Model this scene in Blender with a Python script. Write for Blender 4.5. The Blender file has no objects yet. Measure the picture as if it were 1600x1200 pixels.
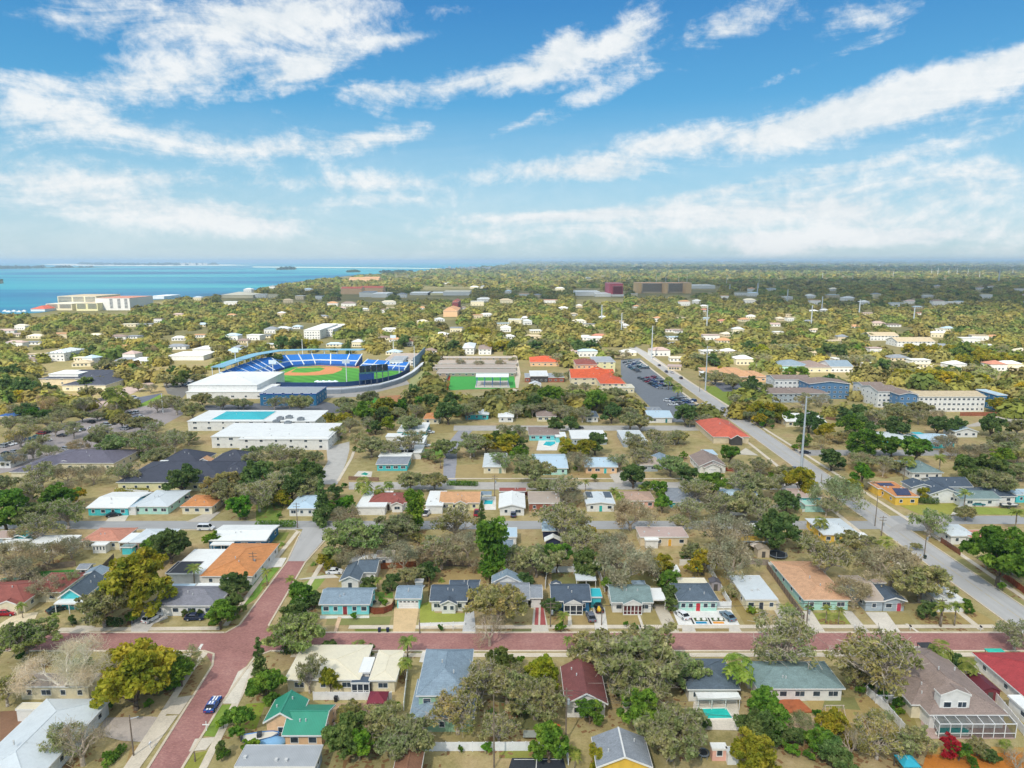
import bpy, math, random
import numpy as np
from mathutils import Vector, Matrix
R = math.radians
S = bpy.context.scene
COL = S.collection
random.seed(7)
H = 85.0                       # height of the drone
F = 1067.0                     # focal length in photo pixels (1600 wide)
PITCH = R(10.2)
CP, SP = math.cos(PITCH), math.sin(PITCH)

def G(px, py, z=0.0):
    """point of the plane at height z seen at photo pixel px, py"""
    u, v = (px - 800) / F, (py - 600) / F
    down = v * CP + SP
    t = (H - z) / down
    return Vector((u * t, (CP - v * SP) * t, z))

def P(w):
    """photo pixel of a world point (only used to measure sizes and keep trees off roofs)"""
    x, y, z = w[0], w[1], w[2] - H
    zc = y * CP - z * SP
    return 800 + F * x / zc, 600 + F * (-z * CP - y * SP) / zc

def solve(f, lo, hi):
    """bisect f(d)=0 with f decreasing in pixel row as d grows"""
    for _ in range(40):
        m = (lo + hi) / 2
        if f(m) > 0: lo = m
        else: hi = m
    return (lo + hi) / 2

def lin(hx):
    hx = hx.lstrip('#')
    return tuple(((c / 12.92) if c <= .04045 else ((c + .055) / 1.055) ** 2.4) for c in (int(hx[i:i + 2], 16) / 255 for i in (0, 2, 4)))

# ---------------------------------------------------------------- materials
MATS = {}
def newmat(name):
    m = bpy.data.materials.new(name); m.use_nodes = True
    nt = m.node_tree
    return m, nt, nt.nodes['Principled BSDF']

def node(nt, t, **kw):
    n = nt.nodes.new(t)
    for k, v in kw.items():
        if k in n.inputs: n.inputs[k].default_value = v
        else: setattr(n, k, v)
    return n

def noise_ramp(nt, vec, scale, cols, detail=4, rough=.6, pos=None, dist=0.0):
    n = node(nt, 'ShaderNodeTexNoise', Scale=scale, Detail=detail, Roughness=rough, Distortion=dist)
    if vec is not None: nt.links.new(vec, n.inputs['Vector'])
    r = nt.nodes.new('ShaderNodeValToRGB')
    e = r.color_ramp.elements
    pos = pos or [.3 + .4 * i / (len(cols) - 1) for i in range(len(cols))]
    while len(e) < len(cols): e.new(.5)
    for i, c in enumerate(cols):
        e[i].position = pos[i]; e[i].color = (*c, 1)
    nt.links.new(n.outputs['Fac'], r.inputs['Fac'])
    return r.outputs['Color'], n.outputs['Fac']

def mix(nt, fac, a, b, mode='MIX'):
    m = nt.nodes.new('ShaderNodeMix'); m.data_type = 'RGBA'; m.blend_type = mode
    for s, v in ((0, fac), (6, a), (7, b)):
        if isinstance(v, (int, float)): m.inputs[s].default_value = v
        elif isinstance(v, tuple): m.inputs[s].default_value = (*v[:3], 1)
        else: nt.links.new(v, m.inputs[s])
    return m.outputs[2]

def scale_c(c, k): return tuple(min(1, x * k) for x in c[:3])

def mat(hx, kind='paint'):
    key = hx + kind
    if key in MATS: return MATS[key]
    c = lin(hx)
    m, nt, b = newmat(kind + '_' + hx)
    tc = nt.nodes.new('ShaderNodeTexCoord').outputs['Object']
    if kind == 'paint':
        col, f = noise_ramp(nt, tc, .9, [scale_c(c, .84), c, scale_c(c, 1.05)], 5)
        b.inputs['Roughness'].default_value = .75
    elif kind == 'shingle':
        a, f = noise_ramp(nt, tc, .55, [scale_c(c, .62), c, scale_c(c, 1.3)], 7, .72)
        d, f2 = noise_ramp(nt, tc, 4.0, [scale_c(c, .5), scale_c(c, 1.5)], 4, .85)
        col = mix(nt, .5, a, d)
        br = node(nt, 'ShaderNodeTexBrick', Scale=1.0)
        br.inputs['Brick Width'].default_value = .9; br.inputs['Row Height'].default_value = .32
        br.inputs['Mortar Size'].default_value = .03
        br.inputs['Color1'].default_value = (1, 1, 1, 1); br.inputs['Color2'].default_value = (.8, .8, .8, 1); br.inputs['Mortar'].default_value = (.62, .62, .62, 1)
        nt.links.new(tc, br.inputs['Vector'])
        col = mix(nt, .55, col, br.outputs['Color'], 'MULTIPLY')
        b.inputs['Roughness'].default_value = .85
    elif kind == 'tile':
        a, f = noise_ramp(nt, tc, .5, [scale_c(c, .75), c, scale_c(c, 1.15)], 5, .7)
        w = node(nt, 'ShaderNodeTexWave', Scale=1.2, Distortion=.3)
        w.bands_direction = 'DIAGONAL'
        nt.links.new(tc, w.inputs['Vector'])
        col = mix(nt, .22, a, w.outputs['Color'], 'MULTIPLY')
        b.inputs['Roughness'].default_value = .75
    elif kind == 'flatroof':
        a, f = noise_ramp(nt, tc, .22, [scale_c(c, .82), c, scale_c(c, 1.04)], 6, .65, dist=.6)
        d, f2 = noise_ramp(nt, tc, 1.6, [scale_c(c, .86), c], 4, .7, pos=[.36, .55])
        col = mix(nt, .5, a, d)
        b.inputs['Roughness'].default_value = .6
    elif kind == 'metal':
        a, f = noise_ramp(nt, tc, .4, [scale_c(c, .85), c], 5)
        w = node(nt, 'ShaderNodeTexWave', Scale=1.1, Distortion=0.0); w.bands_direction = 'X'
        nt.links.new(tc, w.inputs['Vector'])
        col = mix(nt, .14, a, w.outputs['Color'], 'MULTIPLY')
        b.inputs['Roughness'].default_value = .45; b.inputs['Metallic'].default_value = .1
    elif kind == 'wood':
        w = node(nt, 'ShaderNodeTexWave', Scale=3.0, Distortion=2.0); w.bands_direction = 'X'
        nt.links.new(tc, w.inputs['Vector'])
        a, f = noise_ramp(nt, tc, 1.2, [scale_c(c, .65), c, scale_c(c, 1.2)], 5)
        col = mix(nt, .35, a, w.outputs['Color'], 'MULTIPLY')
        b.inputs['Roughness'].default_value = .85
    elif kind == 'car':
        col = None
        b.inputs['Base Color'].default_value = (*c, 1)
        b.inputs['Roughness'].default_value = .28; b.inputs['Metallic'].default_value = .1
        b.inputs['Coat Weight'].default_value = .5
    elif kind == 'glass':
        a, f = noise_ramp(nt, tc, .6, [scale_c(c, .6), c, scale_c(c, 1.6)], 2)
        col = a
        b.inputs['Roughness'].default_value = .12
    elif kind == 'ground':
        a, f = noise_ramp(nt, tc, .35, [scale_c(c, .74), c, scale_c(c, 1.18)], 8, .72)
        d, f2 = noise_ramp(nt, tc, 3.5, [scale_c(c, .7), scale_c(c, 1.25)], 4, .7)
        col = mix(nt, .45, a, d)
        b.inputs['Roughness'].default_value = .95
        b.inputs['Specular IOR Level'].default_value = .15
    elif kind == 'pool':
        col, f = noise_ramp(nt, tc, .6, [scale_c(c, .85), c, scale_c(c, 1.12)], 3)
        b.inputs['Roughness'].default_value = .12; b.inputs['Specular IOR Level'].default_value = .25
    elif kind == 'turf':
        a, f = noise_ramp(nt, tc, .12, [scale_c(c, .85), c, scale_c(c, 1.12)], 5)
        w = node(nt, 'ShaderNodeTexWave', Scale=.055, Distortion=.1); w.bands_direction = 'DIAGONAL'; nt.links.new(tc, w.inputs['Vector'])
        col = mix(nt, .22, a, w.outputs['Color'], 'MULTIPLY'); b.inputs['Roughness'].default_value = .95
    elif kind == 'bark':
        col, f = noise_ramp(nt, tc, 2.5, [scale_c(c, .55), c, scale_c(c, 1.3)], 5, .7)
        b.inputs['Roughness'].default_value = .9
    else:
        col = None
        b.inputs['Base Color'].default_value = (*c, 1)
        b.inputs['Roughness'].default_value = .7
    if col is not None: nt.links.new(col, b.inputs['Base Color'])
    if kind in ('shingle', 'tile', 'ground', 'bark'):
        bp = node(nt, 'ShaderNodeBump', Strength=.5, Distance=.06)
        nt.links.new((f2 if kind in ('shingle', 'ground') else f), bp.inputs['Height'])
        nt.links.new(bp.outputs['Normal'], b.inputs['Normal'])
    MATS[key] = m
    return m

# ---------------------------------------------------------------- mesh helpers
class MB:
    """collects polygons with a material slot and links them as one mesh object"""
    def __init__(s): s.v = []; s.f = []; s.m = []
    def poly(s, pts, m=0):
        i = len(s.v); s.v += [tuple(p) for p in pts]; s.f.append(tuple(range(i, i + len(pts)))); s.m.append(m)
    def solid(s, pts, faces, m=0):
        i = len(s.v); s.v += [tuple(p) for p in pts]
        for q in faces: s.f.append(tuple(i + k for k in q)); s.m.append(m)
    def box(s, x0, x1, y0, y1, z0, z1, m=0):
        p = [(x0, y0, z0), (x1, y0, z0), (x1, y1, z0), (x0, y1, z0), (x0, y0, z1), (x1, y0, z1), (x1, y1, z1), (x0, y1, z1)]
        s.solid(p, [(0, 3, 2, 1), (4, 5, 6, 7), (0, 1, 5, 4), (1, 2, 6, 5), (2, 3, 7, 6), (3, 0, 4, 7)], m)
    def prism(s, poly, axis, a, b, m=0):
        """extrude a 2-D polygon along axis: 'x' poly=(y,z), 'y' poly=(x,z), 'z' poly=(x,y)"""
        def mk(p, t): return {'x': (t, p[0], p[1]), 'y': (p[0], t, p[1]), 'z': (p[0], p[1], t)}[axis]
        n = len(poly)
        pts = [mk(p, a) for p in poly] + [mk(p, b) for p in poly]
        fs = [tuple(range(n - 1, -1, -1)), tuple(range(n, 2 * n))] + [(k, (k + 1) % n, n + (k + 1) % n, n + k) for k in range(n)]
        s.solid(pts, fs, m)
    def bar(s, a, b, r, n=6, m=0, r2=None):
        a, b = Vector(a), Vector(b); d = (b - a)
        if d.length < 1e-6: return
        d.normalize(); u = d.orthogonal().normalized(); w = d.cross(u); r2 = r if r2 is None else r2
        pts = []
        for c, rr in ((a, r), (b, r2)):
            pts += [c + (u * math.cos(t) + w * math.sin(t)) * rr for t in (2 * math.pi * k / n for k in range(n))]
        s.solid(pts, [(k, (k + 1) % n, n + (k + 1) % n, n + k) for k in range(n)] + [tuple(range(n - 1, -1, -1)), tuple(range(n, 2 * n))], m)
    def tube(s, pts, radii, n=6, m=0):
        for k in range(len(pts) - 1): s.bar(pts[k], pts[k + 1], radii[k], n, m, radii[k + 1])
    def cyl(s, c, r, z0, z1, n=12, m=0, r2=None): s.bar((c[0], c[1], z0), (c[0], c[1], z1), r, n, m, r2)
    def mesh(s, name, mats, origin=(0, 0, 0), smooth=False):
        me = bpy.data.meshes.new(name); o = origin
        me.from_pydata([(v[0] - o[0], v[1] - o[1], v[2] - o[2]) for v in s.v], [], s.f)
        for m in (mats if isinstance(mats, (list, tuple)) else [mats]): me.materials.append(m)
        if any(s.m): me.polygons.foreach_set('material_index', s.m)
        if smooth: me.polygons.foreach_set('use_smooth', [True] * len(s.f))
        me.update(); return me
    def build(s, name, mats, parent=None, origin=None, smooth=False):
        o0 = origin if origin is not None else (tuple(parent.location) if parent else (0, 0, 0))
        o = bpy.data.objects.new(name, s.mesh(name, mats, o0, smooth)); COL.objects.link(o)
        if parent: o.parent = parent
        else: o.location = o0
        return o

def empty(name, loc, label, cat, group=None, rz=0):
    o = bpy.data.objects.new(name, None); COL.objects.link(o); o.empty_display_size = .5
    o.location = loc; o.rotation_euler = (0, 0, rz)
    return tag(o, label, cat, group)

POSTM = {}
def post(parent, x, y, z0, z1, r, m, name='post'):
    """one square post as a part of its own (posts of one size share their mesh)"""
    k = (round(z1 - z0, 3), r, m.name)
    if k not in POSTM:
        b = MB(); b.box(-r, r, -r, r, 0, z1 - z0); POSTM[k] = b.mesh(name, m)
    o = bpy.data.objects.new(name, POSTM[k]); COL.objects.link(o); o.parent = parent; o.location = (x - parent.location.x, y - parent.location.y, z0 - parent.location.z); return o
LABELS = {}
def tag(o, label, cat, group=None, kind=None):
    if label: o['label'] = label
    if cat: o['category'] = cat
    if group: o['group'] = group
    if kind: o['kind'] = kind
    if label: LABELS[label] = LABELS.get(label, 0) + 1
    return o

NSHEET = [0]
def sheet(name, pts, m, z=.02, world=False, kind='structure', thick=0.0):
    """a flat sheet of ground cover through photo pixels (or world points) laid on the ground"""
    NSHEET[0] += 1; z += NSHEET[0] * 1.2e-4      # no two sheets share a plane
    w = [Vector((p[0], p[1], z)) if world else G(p[0], p[1], 0) for p in pts]
    w = [Vector((p.x, p.y, z)) for p in w]
    a = sum(w[i].x * w[(i + 1) % len(w)].y - w[(i + 1) % len(w)].x * w[i].y for i in range(len(w)))
    if a < 0: w.reverse()
    b = MB()
    if thick: b.prism([(p.x, p.y) for p in w], 'z', z - thick, z)
    else: b.poly(w)
    o = b.build(name, m, None, origin=(0, 0, 0))
    if kind: o['kind'] = kind
    return o

# keep-clear mask in photo pixels (4 px cells), so that filler trees stay off roofs and roads
CLEAR = np.zeros((300, 400), bool)
def clear(x0, x1, y0, y1):
    CLEAR[max(0, int(y0 // 4)):max(0, int(y1 // 4) + 1), max(0, int(x0 // 4)):max(0, int(x1 // 4) + 1)] = True
def clear_poly(pts):
    ys = [p[1] for p in pts]
    for r in range(max(0, int(min(ys) // 4)), min(300, int(max(ys) // 4) + 1)):
        y = r * 4 + 2; xs = []
        for i in range(len(pts)):
            (xa, ya), (xb, yb) = pts[i], pts[(i + 1) % len(pts)]
            if (ya <= y) != (yb <= y): xs.append(xa + (y - ya) * (xb - xa) / (yb - ya))
        xs.sort()
        for k in range(0, len(xs) - 1, 2): CLEAR[r, max(0, int(xs[k] // 4)):max(0, int(xs[k + 1] // 4) + 1)] = True

# ---------------------------------------------------------------- camera, sun, sky
cam = bpy.data.cameras.new('camera'); co = bpy.data.objects.new('camera', cam); COL.objects.link(co)
co.location = (0, 0, H); co.rotation_euler = (R(90) - PITCH, 0, 0)
cam.sensor_fit = 'HORIZONTAL'; cam.angle_x = 2 * math.atan(800 / F)
cam.clip_start = .5; cam.clip_end = 120000
S.camera = co
SUN_EL, SUN_AZ = R(46), R(205)            # azimuth clockwise from north (+Y): south-west, behind the camera
to_sun = Vector((math.sin(SUN_AZ) * math.cos(SUN_EL), math.cos(SUN_AZ) * math.cos(SUN_EL), math.sin(SUN_EL)))
sl = bpy.data.lights.new('sun', 'SUN'); so = bpy.data.objects.new('sun', sl); COL.objects.link(so)
sl.energy = 3.4; sl.angle = R(.5); sl.color = (1, .94, .84)
so.rotation_euler = to_sun.to_track_quat('Z', 'Y').to_euler(); so.location = (0, 0, 500)

w = bpy.data.worlds.new('World'); S.world = w; w.use_nodes = True
nt = w.node_tree; L = nt.links.new
bg = nt.nodes['Background']
sky = nt.nodes.new('ShaderNodeTexSky'); sky.sky_type = 'NISHITA'; sky.sun_disc = False
sky.sun_elevation = SUN_EL; sky.sun_rotation = SUN_AZ; sky.air_density = 1.0; sky.dust_density = .6; sky.ozone_density = 2.5; sky.altitude = 80
gen = nt.nodes.new('ShaderNodeTexCoord').outputs['Generated']
sep = nt.nodes.new('ShaderNodeSeparateXYZ'); L(gen, sep.inputs[0])
def M(op, a, b=None, c=None):
    n = nt.nodes.new('ShaderNodeMath'); n.operation = op
    for i, v in enumerate((a, b, c)):
        if v is None: continue
        if isinstance(v, (int, float)): n.inputs[i].default_value = v
        else: L(v, n.inputs[i])
    return n.outputs[0]
az = M('ARCTAN2', sep.outputs[0], sep.outputs[1]); el = M('ARCSINE', sep.outputs[2])
cmb = nt.nodes.new('ShaderNodeCombineXYZ'); L(az, cmb.inputs[0]); L(el, cmb.inputs[1])
ae = cmb.outputs[0]
def azel(px, py):
    u, v = (px - 800) / F, (py - 600) / F
    d = Vector((u, CP - v * SP, -(v * CP + SP))).normalized()
    return math.atan2(d.x, d.y), math.asin(d.z)
# (photo px, py, half length, half width, tilt in degrees, density): where each bank of cloud stands in the sky
BANKS = [(370, 35, 290, 74, 8, .85), (470, 20, 200, 50, 10, .45), (250, 132, 240, 42, 10, .9), (180, 202, 160, 34, -2, .85), (130, 15, 130, 40, 6, .45),
 (440, 232, 300, 36, 7, .85), (590, 215, 110, 24, 10, .45), (570, 286, 240, 30, 1, .85), (110, 300, 360, 62, -8, .62), (260, 330, 260, 38, -4, .42),
 (720, 132, 260, 36, 12, .85), (870, 105, 150, 40, 15, .8), (575, 140, 80, 22, 5, .6), (925, 152, 190, 26, 27, .55), (560, 85, 190, 32, 20, .55), (480, 105, 80, 34, 25, .6),
 (885, 60, 55, 36, 20, .8), (990, 50, 75, 46, 28, .9), (1150, 38, 160, 46, 20, .9), (1330, 28, 110, 48, 12, .7), (1380, 48, 60, 34, 35, .5), (700, 15, 130, 18, 0, .35),
 (1500, 130, 330, 54, 14, 1.0), (1250, 195, 330, 42, 10, .95), (1010, 225, 170, 32, 9, .75), (1580, 180, 150, 24, 8, .6), (850, 266, 170, 32, 1, .95), (970, 272, 110, 22, 0, .55),
 (1330, 300, 470, 40, 9, .5), (1100, 322, 400, 40, 6, .5), (1545, 290, 120, 50, 8, .6), (700, 352, 320, 36, 2, .45), (1050, 352, 460, 34, 4, .45), (1400, 345, 380, 40, 3, .42),
 (380, 352, 130, 24, 0, .5), (1200, 385, 120, 22, 0, .7), (1330, 335, 70, 26, 0, .5), (1480, 368, 220, 34, 0, .6), (40, 200, 110, 60, 0, .4), (20, 120, 70, 24, 0, .35),
 (445, 170, 40, 60, 60, .3), (900, 385, 500, 26, 0, .35), (560, 318, 280, 15, 3, .6), (250, 280, 220, 16, 3, .5), (1150, 292, 300, 17, 9, .6), (1450, 236, 220, 15, 11, .5), (850, 338, 240, 13, 2, .6), (1300, 372, 220, 15, 0, .6), (820, 190, 120, 12, 24, .5), (640, 60, 130, 10, 8, .4), (1250, 110, 150, 12, 16, .35)]
acc = None
for (px, py, hl, hw, ang, den) in BANKS:
    a0, e0 = azel(px, py)
    mp = nt.nodes.new('ShaderNodeMapping'); mp.vector_type = 'TEXTURE'
    mp.inputs['Location'].default_value = (a0, e0, 0); mp.inputs['Rotation'].default_value = (0, 0, R(ang)); mp.inputs['Scale'].default_value = (hl / F, hw / F, 1)
    L(ae, mp.inputs['Vector'])
    g = nt.nodes.new('ShaderNodeTexGradient'); g.gradient_type = 'SPHERICAL'; L(mp.outputs[0], g.inputs['Vector'])
    acc = M('MULTIPLY_ADD', g.outputs['Fac'], den, acc if acc is not None else 0.0)
# wispy break-up, drawn out along the wind
wm = nt.nodes.new('ShaderNodeMapping'); wm.inputs['Rotation'].default_value = (0, 0, R(-14)); wm.inputs['Scale'].default_value = (.27, 1, 1); L(ae, wm.inputs['Vector'])
n1 = node(nt, 'ShaderNodeTexNoise', Scale=15.0, Detail=10.0, Roughness=.66, Distortion=.8); L(wm.outputs[0], n1.inputs['Vector'])
n2 = node(nt, 'ShaderNodeTexNoise', Scale=46.0, Detail=8.0, Roughness=.65, Distortion=.2)
wm2 = nt.nodes.new('ShaderNodeMapping'); wm2.inputs['Rotation'].default_value = (0, 0, R(35)); wm2.inputs['Scale'].default_value = (.8, 1, 1); L(ae, wm2.inputs['Vector']); L(wm2.outputs[0], n2.inputs['Vector'])
nz = M('ADD', M('MULTIPLY', n1.outputs['Fac'], .62), M('MULTIPLY', n2.outputs['Fac'], .38))
d0 = M('MULTIPLY_ADD', M('SUBTRACT', nz, .5), 3.0, M('SUBTRACT', M('MULTIPLY', acc, 1.02), .14))
d0 = M('MULTIPLY', d0, M('MINIMUM', 1.0, M('MULTIPLY', acc, 5.0)))
ss = nt.nodes.new('ShaderNodeMapRange'); ss.interpolation_type = 'SMOOTHSTEP'; ss.inputs['From Min'].default_value = .12; ss.inputs['From Max'].default_value = .9; L(d0, ss.inputs['Value'])
dens = M('MULTIPLY', ss.outputs[0], .95)
# clear-sky tone: deep azure up high, paling to milky near the horizon
cr = nt.nodes.new('ShaderNodeValToRGB'); L(M('DIVIDE', M('MAXIMUM', el, 0.0), R(40)), cr.inputs['Fac'])
e = cr.color_ramp.elements
e[0].position = 0; e[0].color = (*lin('#a4cbd9'), 1); e[1].position = 1; e[1].color = (*lin('#0a6eb2'), 1)
for p_, h_ in ((.07, '#92c6dc'), (.17, '#74bbdb'), (.30, '#3c9fd3'), (.47, '#1682c4')):
    q = e.new(p_); q.color = (*lin(h_), 1)
SKY_K = 6.0
tone = nt.nodes.new('ShaderNodeVectorMath'); tone.operation = 'SCALE'; L(cr.outputs['Color'], tone.inputs[0]); tone.inputs['Scale'].default_value = SKY_K
clear_sky = mix(nt, .8, sky.outputs['Color'], tone.outputs[0])
cshade = nt.nodes.new('ShaderNodeValToRGB'); L(nz, cshade.inputs['Fac'])
cshade.color_ramp.elements[0].position = .3; cshade.color_ramp.elements[0].color = (*lin('#cfdde6'), 1)
cshade.color_ramp.elements[1].position = .58; cshade.color_ramp.elements[1].color = (*lin('#f4f7f8'), 1)
cs = nt.nodes.new('ShaderNodeVectorMath'); cs.operation = 'SCALE'; L(cshade.outputs['Color'], cs.inputs[0]); cs.inputs['Scale'].default_value = SKY_K * 1.0
allsky = mix(nt, dens, clear_sky, cs.outputs[0])
veil = nt.nodes.new('ShaderNodeMapRange'); veil.interpolation_type = 'SMOOTHSTEP'; veil.inputs['From Min'].default_value = R(13); veil.inputs['From Max'].default_value = R(1.5); L(el, veil.inputs['Value'])
allsky = mix(nt, M('MULTIPLY', veil.outputs[0], M('MULTIPLY', n1.outputs['Fac'], .62)), allsky, cs.outputs[0])
# unseen bright white layer added high overhead to raise the soft ambient light
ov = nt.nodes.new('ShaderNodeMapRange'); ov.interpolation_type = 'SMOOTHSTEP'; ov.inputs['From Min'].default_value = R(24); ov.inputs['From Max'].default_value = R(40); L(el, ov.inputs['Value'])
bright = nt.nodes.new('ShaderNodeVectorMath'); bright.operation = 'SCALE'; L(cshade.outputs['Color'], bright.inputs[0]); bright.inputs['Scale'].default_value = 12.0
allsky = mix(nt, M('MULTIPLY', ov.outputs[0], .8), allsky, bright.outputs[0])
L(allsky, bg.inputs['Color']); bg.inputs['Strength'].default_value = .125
w.cycles.sampling_method = 'MANUAL'; w.cycles.sample_map_resolution = 512
S.view_settings.view_transform = 'Standard'; S.view_settings.look = 'None'; S.view_settings.exposure = .45; S.view_settings.gamma = 1
S.render.engine = 'CYCLES'
S.cycles.max_bounces = 6; S.cycles.diffuse_bounces = 3; S.cycles.glossy_bounces = 2; S.cycles.transparent_max_bounces = 6; S.cycles.volume_bounces = 0
S.cycles.use_denoising = True
# ---------------------------------------------------------------- ground, water, roads
def ground_mat():
    m, nt, b = newmat('dry_yards'); L = nt.links.new
    tc = nt.nodes.new('ShaderNodeTexCoord').outputs['Object']
    big, f0 = noise_ramp(nt, tc, .045, [lin('#78854a'), lin('#a19f66'), lin('#b7a079'), lin('#947a55')], 6, .6, pos=[.4, .5, .6, .72])
    mid, f1 = noise_ramp(nt, tc, .35, [lin('#67603f'), lin('#b0a075'), lin('#d6c5a2')], 8, .74, pos=[.33, .5, .7])
    fine, f2 = noise_ramp(nt, tc, 2.6, [lin('#6f5f3c'), lin('#c4a878')], 5, .75)
    c = mix(nt, .5, big, mid); c = mix(nt, .35, c, fine)
    # beyond the town the soil between the trees is darker and greener
    sp = nt.nodes.new('ShaderNodeSeparateXYZ'); L(tc, sp.inputs[0])
    mr = nt.nodes.new('ShaderNodeMapRange'); mr.inputs['From Min'].default_value = 380; mr.inputs['From Max'].default_value = 800; L(sp.outputs[1], mr.inputs['Value'])
    far, f3 = noise_ramp(nt, tc, .006, [lin('#5a5d40'), lin('#7d7750'), lin('#a0956c')], 8, .7)
    c = mix(nt, mr.outputs[0], c, far)
    L(c, b.inputs['Base Color']); b.inputs['Roughness'].default_value = 1; b.inputs['Specular IOR Level'].default_value = .1
    bp = node(nt, 'ShaderNodeBump', Strength=.6, Distance=.1); L(f2, bp.inputs['Height']); L(bp.outputs[0], b.inputs['Normal'])
    return m
g = MB(); g.poly([(-90000, -400, 0), (90000, -400, 0), (90000, 70000, 0), (-90000, 70000, 0)])
o = g.build('ground', ground_mat()); o['kind'] = 'structure'

def water_mat():
    m, nt, b = newmat('sea_water'); L = nt.links.new
    tc = nt.nodes.new('ShaderNodeTexCoord').outputs['Object']
    mp = nt.nodes.new('ShaderNodeMapping'); mp.inputs['Scale'].default_value = (.35, 1, 1); mp.inputs['Location'].default_value = (900, 250, 0); L(tc, mp.inputs['Vector'])
    shallow, f = noise_ramp(nt, mp.outputs[0], .00105, [lin('#07597f'), lin('#0d6e92'), lin('#228e9e'), lin('#45a8a6')], 6, .55, pos=[.34, .43, .5, .66], dist=.7)
    mp2 = nt.nodes.new('ShaderNodeMapping'); mp2.inputs['Scale'].default_value = (.3, 1, 1); L(tc, mp2.inputs['Vector'])
    ch, f2 = noise_ramp(nt, mp2.outputs[0], .02, [lin('#d8e8ea'), (1, 1, 1)], 6, .7)
    c = mix(nt, .5, shallow, ch, 'MULTIPLY')
    L(c, b.inputs['Base Color']); b.inputs['Roughness'].default_value = .35; b.inputs['Specular IOR Level'].default_value = .12
    bp = node(nt, 'ShaderNodeBump', Strength=.35, Distance=1.0); L(f2, bp.inputs['Height']); L(bp.outputs[0], b.inputs['Normal'])
    return m
SHORE = [(-300, 520), (0, 492), (60, 489), (95, 484), (200, 471), (300, 465), (345, 461), (395, 455), (410, 449), (450, 443), (480, 438), (520, 434), (545, 431), (590, 428), (640, 425), (690, 421), (735, 418.5), (790, 416), (800, 413)]
pts = [G(*p) for p in SHORE]
sheet('sea', [(p.x, p.y) for p in pts] + [(600, 69000), (-89000, 69000), (-89000, 700)], water_mat(), .25, world=True)

ASPH, CONC, BRICK = mat('#8f9091', 'ground'), mat('#cfc6b4', 'ground'), None
def brick_mat():
    m, nt, b = newmat('brick_paving'); L = nt.links.new
    tc = nt.nodes.new('ShaderNodeTexCoord').outputs['Object']
    c = lin('#ad7f77')
    a, f = noise_ramp(nt, tc, .11, [scale_c(c, .6), c, scale_c(lin('#b08a80'), 1.25)], 8, .72)
    d, f2 = noise_ramp(nt, tc, 2.2, [scale_c(c, .55), c, scale_c(c, 1.5)], 6, .8)
    br = node(nt, 'ShaderNodeTexBrick', Scale=1.0); L(tc, br.inputs['Vector'])
    br.inputs['Brick Width'].default_value = .5; br.inputs['Row Height'].default_value = .25; br.inputs['Mortar Size'].default_value = .03
    br.inputs['Color1'].default_value = (1, 1, 1, 1); br.inputs['Color2'].default_value = (.66, .6, .66, 1); br.inputs['Mortar'].default_value = (.7, .62, .6, 1)
    col = mix(nt, .45, a, d); col = mix(nt, .7, col, br.outputs['Color'], 'MULTIPLY')
    L(col, b.inputs['Base Color']); b.inputs['Roughness'].default_value = .85; b.inputs['Specular IOR Level'].default_value = .2
    return m
def road_mat(hx, streak):
    m, nt, b = newmat('road_' + hx); L = nt.links.new
    tc = nt.nodes.new('ShaderNodeTexCoord').outputs['Object']; c = lin(hx)
    a, f = noise_ramp(nt, tc, .12, [scale_c(c, .82), c, scale_c(c, 1.12)], 8, .7)
    mp = nt.nodes.new('ShaderNodeMapping'); mp.inputs['Scale'].default_value = (1, .02, 1) if streak == 'y' else (.02, 1, 1); L(tc, mp.inputs['Vector'])
    s, f2 = noise_ramp(nt, mp.outputs[0], .9, [scale_c(c, .72), scale_c(c, 1.15)], 3, .6)
    d, f3 = noise_ramp(nt, tc, 4.0, [scale_c(c, .75), scale_c(c, 1.2)], 3, .8)
    col = mix(nt, .4, a, s); col = mix(nt, .25, col, d)
    L(col, b.inputs['Base Color']); b.inputs['Roughness'].default_value = .9; b.inputs['Specular IOR Level'].default_value = .2
    return m
BRICK = brick_mat(); ROADX = road_mat('#a3a3a2', 'x'); ROADY = road_mat('#b3b1ae', 'y')
KERB = mat('#d8cbb6', 'ground')

def road(name, pts, m, z=.04, world=False):
    o = sheet(name, pts, m, z, world)
    clear_poly([P((*p, 0)) for p in pts] if world else pts); return o
def strip(name, path, width, m, z, world=False, thick=0.0):
    """a ribbon of constant width (metres) along photo pixels"""
    w = [Vector((p[0], p[1], 0)) if world else G(*p) for p in path]
    lft, rgt = [], []
    for i, p in enumerate(w):
        d = (w[min(i + 1, len(w) - 1)] - w[max(i - 1, 0)]).normalized(); n = Vector((-d.y, d.x, 0))
        lft.append(p + n * width / 2); rgt.append(p - n * width / 2)
    return sheet(name, [(p.x, p.y) for p in lft + rgt[::-1]], m, z, True, thick=thick)

YB0, YB1 = G(800, 1016.5).y, G(800, 989.5).y          # brick street, south and north edge
XM0, XM1 = 118.4, 127.6                               # main road, west and east edge
road('brick_road', [(-330, YB0), (XM0, YB0), (XM0, YB1), (-330, YB1)], BRICK, .04, True)
road('brick_road', [(150, 1330), (231, 1200), (332, 1040), (340, 1016), (410, 1016), (400, 1022), (392, 1030), (345, 1100), (283, 1200), (215, 1330)], BRICK, .044)
road('brick_road', [(367, 989.5), (449, 877), (477, 877), (412, 989.5)], BRICK, .042)
for pts in ([(318, 1016), (340, 1016), (332, 1040), (328, 1032)], [(410, 1016), (425, 1016), (398, 1026)], [(350, 990), (367, 990), (378, 975)], [(412, 990), (420, 978), (432, 990)]):
    sheet('brick_road', pts, BRICK, .045)
road('side_street', [(449, 877), (473, 827), (468, 824), (530, 824), (518, 830), (477, 877)], ROADY, .046)
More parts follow.
